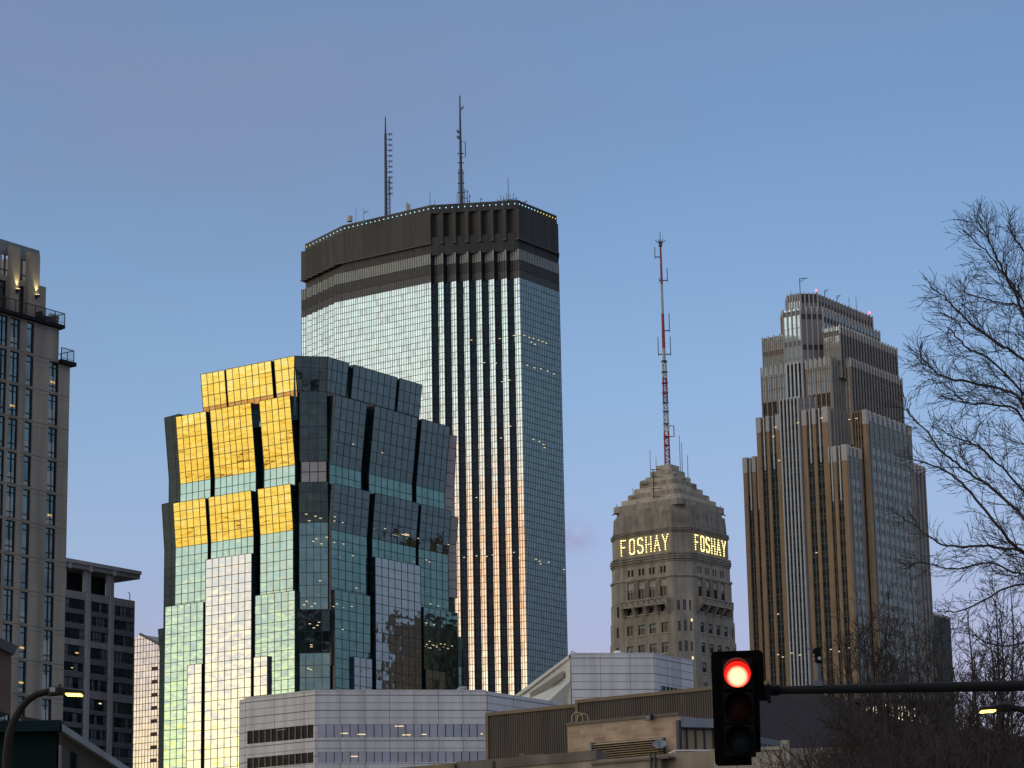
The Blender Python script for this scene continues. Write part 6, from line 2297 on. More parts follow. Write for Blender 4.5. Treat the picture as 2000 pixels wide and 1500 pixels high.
# ================================================================== dark curved-roof hall behind the signal, and lit glazed hall beyond
M_hall = solid('dark_plum_roof', (0.030, 0.026, 0.036), 0.75, 0.15, 0.2)
M_hall_w = solid('dark_hall_wall', (0.05, 0.045, 0.05), 0.85, 0.2, 0.3)
M_gold_glow = glow('bright_lit_glazing', (1.0, 0.88, 0.62), 1.5)
M_bluerib = solid('blue_grey_clerestory', (0.085, 0.10, 0.13), 0.5, 0.15, 0.5)
def build_hall():
    Y = 112
    pts_px = [(1448, 1362), (1470, 1361), (1530, 1363), (1580, 1368), (1630, 1378), (1680, 1391), (1740, 1404), (1820, 1418), (1920, 1432), (2060, 1446), (2200, 1458)]
    P = [at_y(x, y, Y) for x, y in pts_px]
    root = thing('curved_roof_hall', 'dark plum curved-roof hall behind the traffic signal and the bare trees', 'hall', V((P[3].x, Y, 0)))
    D = V((6.5, 38, 0))
    mb = MB()
    drop = 2.2
    for a, b in zip(P[:-1], P[1:]):
        mb.quad(a + D, a, b, b + D, 0)
        mb.quad(a - UP * drop + V((0, -0.3, 0)), b - UP * drop + V((0, -0.3, 0)), b, a, 0)
    mb.build('roof', [M_hall], root)
    mb = MB()
    zb = []
    lo = [V((p.x, Y + 0.5, 0)) for p in P]
    hi = [p - UP * drop + V((0, 0.5, 0)) for p in P]
    for i in range(len(P) - 1):
        mb.quad(lo[i], lo[i + 1], hi[i + 1], hi[i], 0)
    a, b = lo[-1], hi[-1]
    mb.quad(a, a + D, b + D, b, 0)
    a, b = lo[0], hi[0]
    mb.quad(a + D, a, b, b + D, 0)
    mb.quad(lo[-1] + D, lo[0] + D, hi[0] + D, hi[-1] + D, 0)
    mb.build('wall', [M_hall_w], root)
    # low clerestory with slots under the roof, left of the wall end
    q = at_y(1478, 1436, Y - 6)
    w = Wall(V((q.x, q.y, 0)), V((1, 0.10, 0)))
    L = w.hit(1530, 1445)[0]
    z1, z0 = w.hit(1478, 1434)[1], w.hit(1478, 1460)[1]
    mb = MB()
    mb.quad(w.pt(-0.5, z0 - 2), w.pt(L, z0 - 2), w.pt(L, z1 - 0.28), w.pt(-0.5, z1), 0)
    for i in range(6):
        t = 0.1 + i * L / 6.0
        mb.wbox(w, t, t + 0.07, z0, z1 - 0.35 - 0.03 * i, 0.01, 0.05, 1)
    mb.quad(w.pt(-0.5, z1), w.pt(L, z1 - 0.28), w.pt(L, z1 - 0.1, -3), w.pt(-0.5, z1 + 0.2, -3), 0)
    mb.build('clerestory', [M_bluerib, M_black], root)
    # glowing glazed hall farther off
    q = at_y(1690, 1400, 175)
    w = Wall(V((q.x, q.y, 0)), V((1, 0.25, 0)))
    r2 = thing('lit_glass_hall', 'brightly lit glazed roof strip glimpsed through bare branches beyond the dark hall', 'building', flat(q))
    L = w.hit(1790, 1400)[0]
    zc = w.hit(1740, 1388)[1]
    mb = MB()
    n = 16
    for i in range(n):
        a, b = L * i / n, L * (i + 1) / n
        f = i / n
        z1 = zc + 0.20 + 0.25 * sin(f * pi) - f * 0.10
        z0 = zc - 0.02 - f * 0.85
        mb.quad(w.pt(a + 0.06, z0), w.pt(b - 0.06, z0), w.pt(b - 0.06, z1), w.pt(a + 0.06, z1), 0)
        mb.wbox(w, b - 0.06, b + 0.06, z0, z1, 0.002, 0.08, 1)
    mb.build('lit_glazing', [M_gold_glow, M_black], r2)
    mb = MB()
    mb.wbox(w, -4, L + 6, 0, zc - 1.2, -12, -0.05, 0)
    mb.wbox(w, -1, L + 3, zc + 0.5, zc + 0.7, -12, 0.3, 0)
    for t in (0, L):
        mb.wbox(w, t - 0.15, t + 0.15, zc - 1.2, zc + 0.5, -0.4, -0.06, 0)
    mb.build('wall', [M_hall_w], r2)
    # stone wall end with pier at the right of the signal
    q = at_y(1395, 1478, 92)
    w = Wall(V((q.x, q.y, 0)), V((1, -0.06, 0)))
    L = w.hit(1526, 1455)[0]
    z1 = w.hit(1400, 1468)[1]
    r3 = thing('stone_boundary_building', 'pale stone wall stub with a raised end pier, right of the traffic signal', 'wall', flat(q))
    mb = MB()
    mb.wbox(w, 0.0, L, 0, z1, -0.5, 0, 0)
    mb.wbox(w, 0.0, L, z1 + 0.002, z1 + 0.12, -0.55, 0.06, 0)
    mb.build('wall', [M_stuc], r3)
    zp = w.hit(1530, 1446)[1]
    mb = MB()
    mb.wbox(w, L + 0.003, w.hit(1541, 1450)[0], 0, zp, -0.6, 0.1, 0)
    mb.build('pier', [M_stuc], r3)
    mb = MB()
    L4 = w.hit(1700, 1500)[0]
    mb.wbox(w, w.hit(1541.5, 1450)[0], L4, 0, z1 + 0.06, -0.5, -0.1, 0)
    mb.build('wall', [M_par], r3)
build_hall()

# ================================================================== dark green gabled house, bottom left
M_teal = solid('dark_teal_metal', (0.008, 0.024, 0.030), 0.7, 0.15, 0.6, spec=0.12)
M_teal_d = solid('deep_green_cladding', (0.004, 0.012, 0.013), 0.8, 0.15, 0.6, spec=0.08)
M_gable = solid('olive_render', (0.055, 0.052, 0.042), 0.85, 0.15, 0.4)
M_slate = solid('grey_roof_sheet', (0.07, 0.07, 0.08), 0.6, 0.12, 0.5, spec=0.2)
def build_house():
    Y = 62
    C = at_y(121, 1408, Y)
    root = thing('green_gabled_house', 'dark green metal-fronted building with one sloping grey roof edge, under the left street lamp', 'building', flat(C))
    wF = Wall(at_y(-60, 1415, Y), V((1, 0, 0)))
    t1 = wF.hit(121, 1440)[0]
    zt, z1 = C.z, wF.hit(121, 1430)[1]
    mb = MB()
    mb.wbox(wF, 0, t1, z1, zt, -0.2, 0.25, 0)
    for i in range(4):
        z = z1 + (zt - z1) * (i + 0.5) / 4
        mb.wbox(wF, 0, t1, z - 0.012, z + 0.012, 0.251, 0.275, 0)
    mb.build('fascia', [M_teal], root)
    mb = MB()
    mb.wbox(wF, 0, t1 - 0.12, 0, z1 - 0.002, -0.3, 0.0, 0)
    mb.build('front_wall', [M_teal_d], root)
    # side face running off to the right, with a falling roof edge
    u = V((0.86, 0.51, 0))
    w = Wall(wF.pt(t1, 0, 0.0), u)
    tr = w.hit(239, 1497)[0]
    z_a, z_b = w.hit(123, 1421)[1], w.hit(239, 1498)[1]
    mb = MB()
    mb.poly([w.pt(0, 0), w.pt(tr, 0), w.pt(tr, z_b - 0.05), w.pt(0, z_a - 0.05)], 0)
    for px in (140, 146):
        t = w.hit(px, 1450)[0]
        mb.wbox(w, t - 0.03, t + 0.03, 0, z_a - 0.4 - (z_a - z_b) * t / tr, 0.01, 0.05, 1)
    mb.build('gable_wall', [M_gable, M_teal_d], root)
    mb = MB()
    n = w.n
    a0, a1 = w.pt(-0.1, z_a + 0.06, 0.25), w.pt(tr + 0.4, z_b - 0.22, 0.25)
    bk = -n * 3.2 + UP * 0.55
    mb.quad(a0, a1, a1 + bk, a0 + bk, 0)
    mb.quad(a0 - UP * 0.16, a1 - UP * 0.16, a1, a0, 1)
    mb.quad(a0 - UP * 0.16 - n * 0.3, a1 - UP * 0.16 - n * 0.3, a1 - UP * 0.16, a0 - UP * 0.16, 1)
    mb.build('roof', [M_slate, M_metal], root)
    # brown building edge at the far left
    q = at_y(-40, 1290, 80)
    w = Wall(V((q.x, q.y, 0)), V((0.9, 0.43, 0)))
    tr = w.hit(20, 1330)[0]
    zl, zr_ = w.hit(-38, 1245)[1], w.hit(20, 1277)[1]
    r2 = thing('brown_brick_building', 'dark brown building corner at the far left edge above the green house', 'building', flat(q))
    zb0, zb1 = w.hit(20, 1395)[1], w.hit(-38, 1375)[1]
    mb = MB()
    mb.poly([w.pt(0, zb1), w.pt(tr, zb0), w.pt(tr, zr_), w.pt(0, zl)], 0)
    mb.quad(w.pt(tr, zb0), w.pt(tr, zb0, -6), w.pt(tr, zr_, -6), w.pt(tr, zr_), 0)
    mb.wbox(w, 0, tr - 0.4, 0, zb0 - 0.003, -6, -0.6, 1)
    mb.poly([w.pt(0, zb1), w.pt(0, zb1, -6), w.pt(tr, zb0, -6), w.pt(tr, zb0)], 1)
    mb.build('upper_storey', [solid('dark_brown_brick', (0.085, 0.058, 0.048), 0.85, 0.15, 1.0), M_black], r2)
    mb = MB()
    mb.bar(w.pt(0, zl + 0.08, 0.0), w.pt(tr + 0.1, zr_ + 0.08, 0.0), 0.28, 0.2, w.n, 0)
    mb.quad(w.pt(0, zl + 0.2), w.pt(tr + .1, zr_ + 0.2), w.pt(tr + .1, zr_ + 0.5, -6), w.pt(0, zl + 0.5, -6), 0)
    mb.build('eave', [M_slate], r2)
build_house()

# ================================================================== street lamps
M_pole = solid('dark_bronze_pole', (0.016, 0.013, 0.012), 0.6, 0.2, 1.5, spec=0.15)
M_led = glow('street_lamp_led', (1.0, 0.62, 0.08), 7.0)
M_sensor = solid('grey_label', (0.30, 0.31, 0.33), 0.6, 0.1)
def build_lamp(base_px, label, flip=False, mirror_to=None):
    Y = 43.0
    s = 1.0
    B = at_y(14, 1500, Y)
    root = thing('street_lamp', label, 'street lamp', V((B.x, Y, 0)), 'street lamps')
    px = [(14, 1560), (13, 1480), (18, 1435), (27, 1408), (40, 1384), (55, 1367), (72, 1356), (90, 1351.5), (97, 1351)]
    pts = [V((B.x, Y, 0.0)), V((B.x, Y, 3.0))] + [at_y(x, y, Y) for x, y in px]
    rad = [0.14, 0.115] + [0.075, 0.072, 0.068, 0.064, 0.060, 0.058, 0.056, 0.055, 0.055]
    mb = MB()
    mb.tube(pts, rad, 12, 0)
    mb.build('pole', [M_pole], root, True)
    mb = MB()
    mb.abox(B.x - 0.22, B.x + 0.22, Y - 0.22, Y + 0.22, 0, 0.5)
    mb.build('base', [M_pole], root)
    a, b = at_y(95, 1351, Y), at_y(163, 1353, Y)
    ux = (b - a).normalized()
    uy = V((0, 1, 0))
    uz = ux.cross(uy)
    if uz.z < 0:
        uz = -uz
    L = (b - a).length
    prof = [(0.0, 0.055, 0.055, 0.06), (0.10, 0.075, 0.06, 0.11), (0.32, 0.085, 0.035, 0.16), (0.52, 0.055, 0.028, 0.17), (1.0, 0.030, 0.024, 0.13)]
    mb = MB()
    secs = []
    for f, up_, dn, hw in prof:
        c = a + ux * (L * f)
        secs.append([c - uy * hw - uz * dn, c - uy * hw + uz * up_ * 0.6, c - uy * hw * 0.6 + uz * up_, c + uy * hw * 0.6 + uz * up_, c + uy * hw + uz * up_ * 0.6, c + uy * hw - uz * dn])
    for p, q in zip(secs[:-1], secs[1:]):
        for i in range(6):
            j = (i + 1) % 6
            mb.quad(p[i], q[i], q[j], p[j], 0)
    mb.poly(secs[0], 0)
    mb.poly(secs[-1][::-1], 0)
    head = mb.build('lamp_head', [M_pole], root)
    mb = MB()
    c = a + ux * (L * 0.735)
    mb.box(c - uz * 0.038, ux * (L * 0.215), uy * 0.12, uz * 0.011, 0)
    mb.build('led_panel', [M_led], head)
    mb = MB()
    c = a + ux * (L * 0.30) + uz * 0.088
    mb.tube([c, c + uz * 0.035], 0.035, 10, 0)
    mb.build('photocell', [M_black], head)
    mb = MB()
    c = a + ux * (L * 0.15) - uy * 0.137 + uz * 0.02
    mb.box(c, ux * 0.042, uy * 0.002, uz * 0.035, 0)
    mb.build('tag', [M_sensor], head)
    return root
LAMP1 = build_lamp(None, 'street lamp at the left with curved dark arm, lit yellow above the green house')
def copy_tree(o, parent=None):
    c = o.copy()
    SC.collection.objects.link(c)
    if parent:
        c.parent = parent
    for ch in list(o.children):
        copy_tree(ch, c)
    return c
def second_lamp():
    c = copy_tree(LAMP1)
    c['label'] = 'street lamp at the right, half hidden by bare trees, lit yellow below the signal arm'
    a = at_y(132, 1355, 43.0)
    head_off = V((a.x, a.y, 0)) - LAMP1.location
    # turned half round: its arm comes in from the right
    c.rotation_euler = (0, 0, pi)
    t = at_y(1941, 1387, 47.0)
    c.location = V((t.x, t.y, 0)) + V((head_off.x, head_off.y, 0))
    dz = t.z - a.z
    c.location.z = dz
    base = [k for k in c.children if k.name.startswith('pole')][0]
second_lamp()

# ================================================================== traffic signal, its arm and the detector on it
M_sig = solid('black_signal_housing', (0.004, 0.004, 0.005), 0.6, 0.2, 4.0, spec=0.08)
M_visor = solid('glow_lightened_visor', (0.05, 0.045, 0.045), 0.7, 0.1, 4.0, spec=0.1)  # base lightened to show the red glow; the unlit visors stay black
M_plate = solid('black_backplate', (0.003, 0.0028, 0.003), 0.8, 0.2, 4.0, spec=0.03)
def lens_mat(name, hot, rim, k):
    m, n, l, b = new_mat(name)
    n.remove(b)
    tc = nd(n, 'ShaderNodeTexCoord')
    gr = nd(n, 'ShaderNodeTexGradient', gradient_type='SPHERICAL')
    mp = nd(n, 'ShaderNodeMapping')
    mp.inputs['Scale'].default_value = (1 / 0.160,) * 3
    mp.inputs['Location'].default_value = (0.0, 0.0, 0.16)  # hot core shifted down: visor shade is put into the lens colour
    l.new(tc.outputs['Object'], mp.inputs[0])
    l.new(mp.outputs[0], gr.inputs[0])
    c = ramp(n, l, gr.outputs[1], [(0.0, tuple(v / k for v in rim)), (0.22, tuple(v / k for v in rim)), (0.46, tuple(v / k for v in hot)), (1.0, tuple(v / k for v in hot))])
    e = nd(n, 'ShaderNodeEmission')
    l.new(c, e.inputs[0])
    e.inputs[1].default_value = k
    l.new(e.outputs[0], n['Material Output'].inputs[0])
    return m
M_red = lens_mat('lit_red_lens', (9.0, 0.95, 0.55), (1.6, 0.02, 0.012), 10.0)
M_amb = solid('unlit_amber_lens', (0.016, 0.003, 0.002), 0.5, 0.2, 6.0, spec=0.1)
M_grn = solid('unlit_green_lens', (0.005, 0.013, 0.013), 0.5, 0.2, 6.0, spec=0.1)
def build_signal():
    Y = 30.4
    P = lambda px, py, dy=0.0: at_y(px, py, Y + dy)
    cR = P(1441, 1318)
    cA, cG = P(1443, 1383), P(1446, 1447)
    up = (cR - cG).normalized()
    # the head faces us, turned a little to the left
    fwd = V((-0.10, -0.99, -0.03))
    fwd = (fwd - up * fwd.dot(up)).normalized()
    rt = up.cross(fwd).normalized()
    if rt.x < 0:
        rt = -rt
    root = thing('traffic_signal', 'black three-lens traffic signal on its arm end, top red lamp lit', 'traffic signal', cA)
    def loc(a, b, d=0.0):
        return cA + rt * a + up * b + fwd * d
    # backplate with rounded corners, its lower right corner cut back
    mb = MB()
    W, H0, H1 = 0.292, -0.63, 0.655
    r = 0.05
    out = []
    for cx, cy, a0 in ((W - r, H1 - r, 0), (-W + r, H1 - r, 90), (-W + r, H0 + r, 180)):
        for k in range(5):
            an = radians(a0 + 90 * k / 4)
            out.append((cx + r * cos(an), cy + r * sin(an)))
    out += [(0.12, H0), (0.12, H0 + 0.14), (0.225, H0 + 0.14), (0.235, 0.10), (W, 0.11)]
    t = 0.012
    f = [loc(x, y, -0.08) for x, y in out]
    b = [loc(x, y, -0.08 - t) for x, y in out]
    mb.poly(f, 0)
    mb.poly(b[::-1], 0)
    for i in range(len(f)):
        j = (i + 1) % len(f)
        mb.quad(b[i], b[j], f[j], f[i], 0)
    mb.build('backplate', [M_plate], root)
    zs = [(cR - cA).dot(up), 0.0, (cG - cA).dot(up)]
    for z in zs:
        mb = MB()
        c = loc(0.0, z, -0.03)
        mb.box(c, rt * 0.172, up * 0.176, fwd * 0.075, 0)
        mb.box(loc(0, z, 0.047), rt * 0.165, up * 0.168, fwd * 0.004, 0)
        mb.build('signal_section', [M_sig], root)
    for nm, z, mt in (('red_lens', zs[0], M_red), ('amber_lens', zs[1], M_amb), ('green_lens', zs[2], M_grn)):
        # visor: open tube with a cut lower half
        vb = MB()
        c = loc(0, z, 0.05)
        N = 40
        Rr = 0.158
        for i in range(N):
            a, b_ = 2 * pi * i / N, 2 * pi * (i + 1) / N
            ln = lambda an: 0.055 + 0.185 * max(0.0, min(1.0, 0.55 + 0.9 * sin(an)))
            pa, pb = rt * cos(a) + up * sin(a), rt * cos(b_) + up * sin(b_)
            for rr in (Rr, Rr - 0.006):
                q = [c + pa * rr, c + pb * rr, c + pb * rr + fwd * ln(b_), c + pa * rr + fwd * ln(a)]
                if rr == Rr:
                    q = q[::-1]
                vb.quad(*q, 0)
            vb.quad(c + pa * Rr + fwd * ln(a), c + pb * Rr + fwd * ln(b_), c + pb * (Rr - .006) + fwd * ln(b_), c + pa * (Rr - .006) + fwd * ln(a), 0)
        vb.build('visor', [M_visor if nm == 'red_lens' else M_sig], root)
        lb = MB()
        rings = [(0.0, 0.035), (0.05, 0.032), (0.10, 0.02), (0.135, 0.008), (0.150, 0.0)]
        for (r0, d0), (r1, d1) in zip(rings[:-1], rings[1:]):
            for i in range(N):
                a, b_ = 2 * pi * i / N, 2 * pi * (i + 1) / N
                pa, pb = rt * cos(a) + up * sin(a), rt * cos(b_) + up * sin(b_)
                lb.quad(c + pa * r0 + fwd * d0, c + pa * r1 + fwd * d1, c + pb * r1 + fwd * d1, c + pb * r0 + fwd * d0, 0)
        o = lb.build(nm, [mt], root, True)
        # object origin at the lens centre, for the lens gradient
        off = c - cA
        o.data.transform(Matrix.Translation(-off))
        o.location = off
    mb = MB()
    mb.box(loc(0.30, 0.17, -0.16), rt * 0.06, up * 0.075, fwd * 0.05, 0)
    mb.box(loc(0.34, 0.17, -0.16), rt * 0.02, up * 0.10, fwd * 0.06, 0)
    mb.build('bracket', [M_sig], root)
    # mast arm
    armz = [P(1497, 1348.5, 0.3), P(1760, 1343.5, 0.3), P(2010, 1339, 0.3)]
    d = (armz[2] - armz[0]).normalized()
    endp = armz[0] + d * 6.2
    r2 = thing('signal_mast', 'dark steel signal mast with a long tapered arm crossing the right of the scene', 'signal mast', V((endp.x, endp.y, 0)))
    mb = MB()
    n = 8
    pts = [armz[0] + d * (6.2 * i / n) for i in range(n + 1)]
    rad = [0.046 + 0.034 * i / n for i in range(n + 1)]
    mb.tube(pts, rad, 14, 0)
    mb.build('arm', [solid('dark_grey_galvanised_arm', (0.010, 0.010, 0.011), 0.6, 0.2, 2.0, spec=0.12)], r2, True)
    mb = MB()
    mb.tube([V((endp.x, endp.y, 0.02)), V((endp.x, endp.y, 3)), V((endp.x, endp.y, 7.2))], [0.16, 0.14, 0.10], 14, 0)
    mb.tube([V((endp.x, endp.y, 0.0)), V((endp.x, endp.y, 0.15))], 0.26, 14, 0)
    mb.build('pole', [M_pole], r2, True)
    mb = MB()
    mb.tube([armz[0] + d * 0.0 - d * 0.10, armz[0] + d * 0.14], 0.062, 12, 0)
    mb.build('clamp', [M_sig], r2)
    # detector on a short post
    b0 = P(1598.5, 1344, 0.3)
    b1 = P(1597.5, 1293, 0.3)
    r3 = thing('signal_detector', 'small black detector on a short post standing on the signal arm', 'detector', b0)
    mb = MB()
    mb.tube([b0, b1], 0.022, 8, 0)
    mb.box(b0 + UP * 0.05, V((0.045, 0, 0)), V((0, 0.045, 0)), UP * 0.03, 0)
    mb.build('post', [solid('grey_post', (0.10, 0.105, 0.12), 0.5, 0.1)], r3)
    c = P(1598, 1279.5, 0.3)
    mb = MB()
    mb.box(c, V((0.036, -0.008, 0)), V((0.01, 0.06, 0)), UP * 0.075, 0)
    mb.box(c + UP * 0.045 - V((0.045, 0, 0)), V((0.015, 0, 0)), V((0, 0.04, 0)), UP * 0.02, 0)
    mb.tube([c - UP * 0.07, c - UP * 0.095], 0.03, 8, 0)
    mb.build('housing', [M_sig], r3)
    mb = MB()
    e = c - V((-0.004, 0.068, 0.045))
    mb.tube([e, e + V((0, 0.012, 0))], 0.02, 12, 0)
    mb.build('lens', [M_rib_b], r3)
build_signal()
# ================================================================== bare winter trees
M_bark = solid('dark_bark', (0.040, 0.030, 0.026), 0.9, 0.25, 2.0)
M_twig = solid('brown_twig', (0.035, 0.025, 0.022), 0.9, 0.25, 1.0)

def rot_about(v, ax, an):
    return v * cos(an) + ax.cross(v) * sin(an) + ax * (ax.dot(v) * (1 - cos(an)))
def perp(v, R):
    a = V((R.gauss(0, 1), R.gauss(0, 1), R.gauss(0, 1)))
    a = a - v * a.dot(v)
    return a.normalized() if a.length > 1e-6 else V((1, 0, 0))

def twig_tree(mb, p, d, L, r, depth, R, rmin, up=0.10, spread=0.75, kids=(5, 6, 5, 4), wander=0.16, flat_=None, minlen=0.14):
    """a branch as a wandering tapered tube with side branches alternating along it"""
    n = max(3, min(7, int(L / 0.22) + 2))
    pts, rad = [p.copy()], [r]
    q = p.copy()
    dd = d.normalized()
    bend = perp(dd, R) * R.uniform(0.0, 0.10)
    for i in range(n):
        dd = (dd + perp(dd, R) * R.gauss(0, wander) + bend + UP * up * 0.35).normalized()
        q = q + dd * (L / n)
        pts.append(q.copy())
        rad.append(max(rmin * 0.75, r * (1 - 0.80 * (i + 1) / n)))
    mb.tube(pts, rad, 3 if r < 0.02 else (5 if r < 0.06 else 8), 0, cap=False)
    if depth <= 0:
        return
    k = kids[min(len(kids) - 1, depth - 1)]
    k = max(2, int(k * min(1.35, max(0.6, L / 1.2)) + R.random()))
    side = R.random() * 2 * pi
    ax0 = perp(dd, R)
    for j in range(k):
        f = 0.16 + 0.80 * (j + R.uniform(0.1, 0.9)) / k
        i = min(n - 1, int(f * n))
        a = pts[i].lerp(pts[i + 1], f * n - i)
        t = (pts[i + 1] - pts[i]).normalized()
        side += 2.4 + R.gauss(0, 0.5)
        ax = rot_about(perp(t, R) if j == 0 else (ax0 - t * ax0.dot(t)).normalized(), t, side)
        an = spread * R.uniform(0.65, 1.25)
        nd_ = rot_about(t, ax, an)
        l = L * R.uniform(0.34, 0.60) * (1.12 - 0.55 * f)
        if l < minlen:
            l = minlen * R.uniform(0.8, 1.3)
        twig_tree(mb, a, nd_, l, max(rmin, rad[min(i, n)] * R.uniform(0.45, 0.62)), depth - 1, R, rmin, up, spread, kids, wander, flat_, minlen)

def limb(mb, twigs, px_pts, Ys, r0, r1, R, rmin, depth=3, dens=5.2, lf=0.33):
    """a main limb through given places, then its side branches"""
    pts = [at_y(x, y, Y) for (x, y), Y in zip(px_pts, Ys)]
    # smooth
    sm = []
    for i in range(len(pts) - 1):
        p0, p1, p2, p3 = pts[max(0, i - 1)], pts[i], pts[i + 1], pts[min(len(pts) - 1, i + 2)]
        for k in range(5):
            t = k / 5
            sm.append(0.5 * ((2 * p1) + (p2 - p0) * t + (2 * p0 - 5 * p1 + 4 * p2 - p3) * t * t + (3 * p1 - p0 - 3 * p2 + p3) * t ** 3))
    sm.append(pts[-1])
    for s in sm[1:-1]:
        s += V((R.gauss(0, 0.008), R.gauss(0, 0.03), R.gauss(0, 0.008)))
    N = len(sm)
    r0 = r0 * 0.52
    rad = [r0 + (r1 - r0) * (i / (N - 1)) ** 0.7 for i in range(N)]
    mb.tube(sm, rad, 7, 0)
    tot = sum((b - a).length for a, b in zip(sm[:-1], sm[1:]))
    k = int(tot * dens)
    side = R.random() * 6
    acc, tgt = 0.0, 0.0
    for j in range(k):
        f = 0.05 + 0.93 * (j + R.random()) / k
        x = f * (N - 1)
        i = min(N - 2, int(x))
        a = sm[i].lerp(sm[i + 1], x - i)
        t = (sm[i + 1] - sm[i]).normalized()
        side += 2.3 + R.gauss(0, 0.4)
        e1 = t.cross(V((0, 1, 0))).normalized()
        e2 = t.cross(e1)
        ax = e1 * cos(side) + e2 * sin(side)
        dnew = rot_about(t, ax, R.uniform(0.35, 0.8))
        l = max(0.13 + 0.2 * (1 - f), tot * lf * 1.0 * (1.08 - 0.85 * f) * R.uniform(0.55, 1.15))
        l = min(l, 2.4)
        twig_tree(twigs, a, dnew, l, max(rmin, rad[i] * 0.45), depth if l > 0.6 else depth - 1, R, rmin, 0.06, 0.55, (3, 5, 5, 6), 0.09, None, 0.20)

def big_tree():
    R = random.Random(11)
    Y = 46.0
    base = at_y(2150, 1500, Y)
    root = thing('bare_tree', 'largest bare tree at the right edge, long dark branches reaching up against the sky', 'tree', V((base.x, Y, 0)), 'bare winter trees')
    tr, cr = MB(), MB()
    fork = at_y(2140, 1240, Y)
    tr.tube([V((base.x + 0.25, Y, 0)), V((base.x + 0.05, Y, 1.5)), V((base.x, Y, 4)), fork, at_y(2130, 1040, Y + 0.3), at_y(2110, 860, Y + 0.4), at_y(2090, 700, Y + 0.4), at_y(2075, 560, Y + 0.4), at_y(2060, 470, Y)],
            [0.34, 0.27, 0.24, 0.20, 0.14, 0.09, 0.055, 0.03, 0.008], 10, 0)
    rm = 0.0048
    L = lambda pts, ys, r0, **k: limb(tr, cr, pts, ys, r0, 0.010, R, rm, **k)
    F = (2136, 1235)
    L([(2128, 1020), (2075, 800), (2010, 640), (1965, 540), (1940, 490), (1925, 455), (1905, 430)], [Y + .3, Y + .2, Y, Y - .3, Y - .4, Y - .5, Y - .5], 0.07, lf=0.22)
    L([(2110, 860), (2060, 720), (2000, 590), (1960, 535), (1915, 480), (1880, 450), (1864, 468)][:6], [Y + .4, Y + .8, Y + 1.1, Y + 1.3, Y + 1.4, Y + 1.5], 0.055, lf=0.20)
    L([(2085, 690), (2040, 560), (2000, 490), (1980, 462), (1966, 440), (1945, 430)][:5], [Y + .4, Y - .4, Y - .9, Y - 1.2, Y - 1.3], 0.045, lf=0.22)
    L([(2128, 1020), (2070, 840), (2000, 705), (1950, 672), (1905, 640), (1868, 604), (1840, 575), (1817, 562)], [Y + .3, Y - .6, Y - 1.2, Y - 1.4, Y - 1.5, Y - 1.6, Y - 1.7, Y - 1.7], 0.07, lf=0.20)
    L([(2110, 880), (2050, 700), (2000, 604), (1950, 592), (1905, 580), (1880, 568)], [Y, Y + .9, Y + 1.3, Y + 1.5, Y + 1.6, Y + 1.6], 0.045, lf=0.22)
    L([F, (2075, 960), (2000, 795), (1963, 762), (1900, 748), (1850, 738), (1825, 724), (1806, 704), (1797, 693)], [Y, Y + .5, Y + .8, Y + 1, Y + 1.1, Y + 1.1, Y + 1.2, Y + 1.2, Y + 1.2], 0.075, lf=0.17)
    L([F, (2080, 1010), (2000, 820), (1940, 790), (1895, 790), (1868, 772), (1838, 745)], [Y, Y - .4, Y - .6, Y - .6, Y - .5, Y - .5, Y - .5], 0.06, lf=0.19)
    L([(2128, 1020), (2060, 880), (2000, 770), (1930, 700), (1890, 680), (1862, 650), (1852, 640)], [Y, Y - 1.4, Y - 2.2, Y - 2.5, Y - 2.6, Y - 2.7, Y - 2.7], 0.055, lf=0.19)
    L([F, (2070, 1120), (2000, 1012), (1936, 952), (1900, 930), (1868, 905), (1836, 878), (1812, 845), (1780, 812), (1764, 797)], [Y, Y + .7, Y + 1.2, Y + 1.6, Y + 1.8, Y + 1.9, Y + 1.9, Y + 2, Y + 2, Y + 2], 0.08, lf=0.17)
    L([F, (2070, 1150), (2000, 1080), (1968, 1052), (1896, 962), (1850, 922), (1810, 905), (1786, 900)], [Y, Y - .5, Y - .9, Y - 1.1, Y - 1.3, Y - 1.3, Y - 1.4, Y - 1.4], 0.085, lf=0.20)
    L([F, (2070, 1170), (2000, 1082), (1950, 1070), (1920, 1066), (1850, 1065), (1810, 1045), (1780, 1022), (1755, 1005)], [Y, Y + .2, Y + .3, Y + .3, Y + .4, Y + .5, Y + .5, Y + .6, Y + .6], 0.07, lf=0.19)
    L([F, (2060, 1060), (2000, 960), (1935, 890), (1890, 862), (1850, 850)], [Y, Y - 1.5, Y - 2.4, Y - 2.8, Y - 3, Y - 3], 0.055, lf=0.22)
    L([F, (2070, 1200), (2000, 1140), (1920, 1172), (1880, 1192), (1845, 1196)], [Y, Y - .8, Y - 1.3, Y - 1.6, Y - 1.7, Y - 1.7], 0.05, lf=0.20)
    L([F, (2060, 1130), (1990, 1120), (1930, 1100), (1860, 1112), (1800, 1098), (1775, 1105)], [Y, Y + 1.0, Y + 1.5, Y + 1.8, Y + 2, Y + 2, Y + 2], 0.05, lf=0.18)
    L([F, (2080, 1260), (2010, 1255), (1950, 1262), (1900, 1240)], [Y, Y - .6, Y - 1, Y - 1.2, Y - 1.3], 0.05, lf=0.25)
    # the right side of the crown, outside the picture
    for (x, y) in ((2300, 500), (2400, 700), (2450, 950), (2250, 380)):
        L([F, (2200, 1000 - (1000 - y) * 0.2), ((2200 + x) / 2, (1000 + y) / 2), (x, y)], [Y, Y, Y + 0.8, Y + 1.2], 0.07, lf=0.2, dens=1.2, depth=2)
    tr.build('trunk', [M_bark], root)
    cr.build('crown', [M_twig], root)
big_tree()

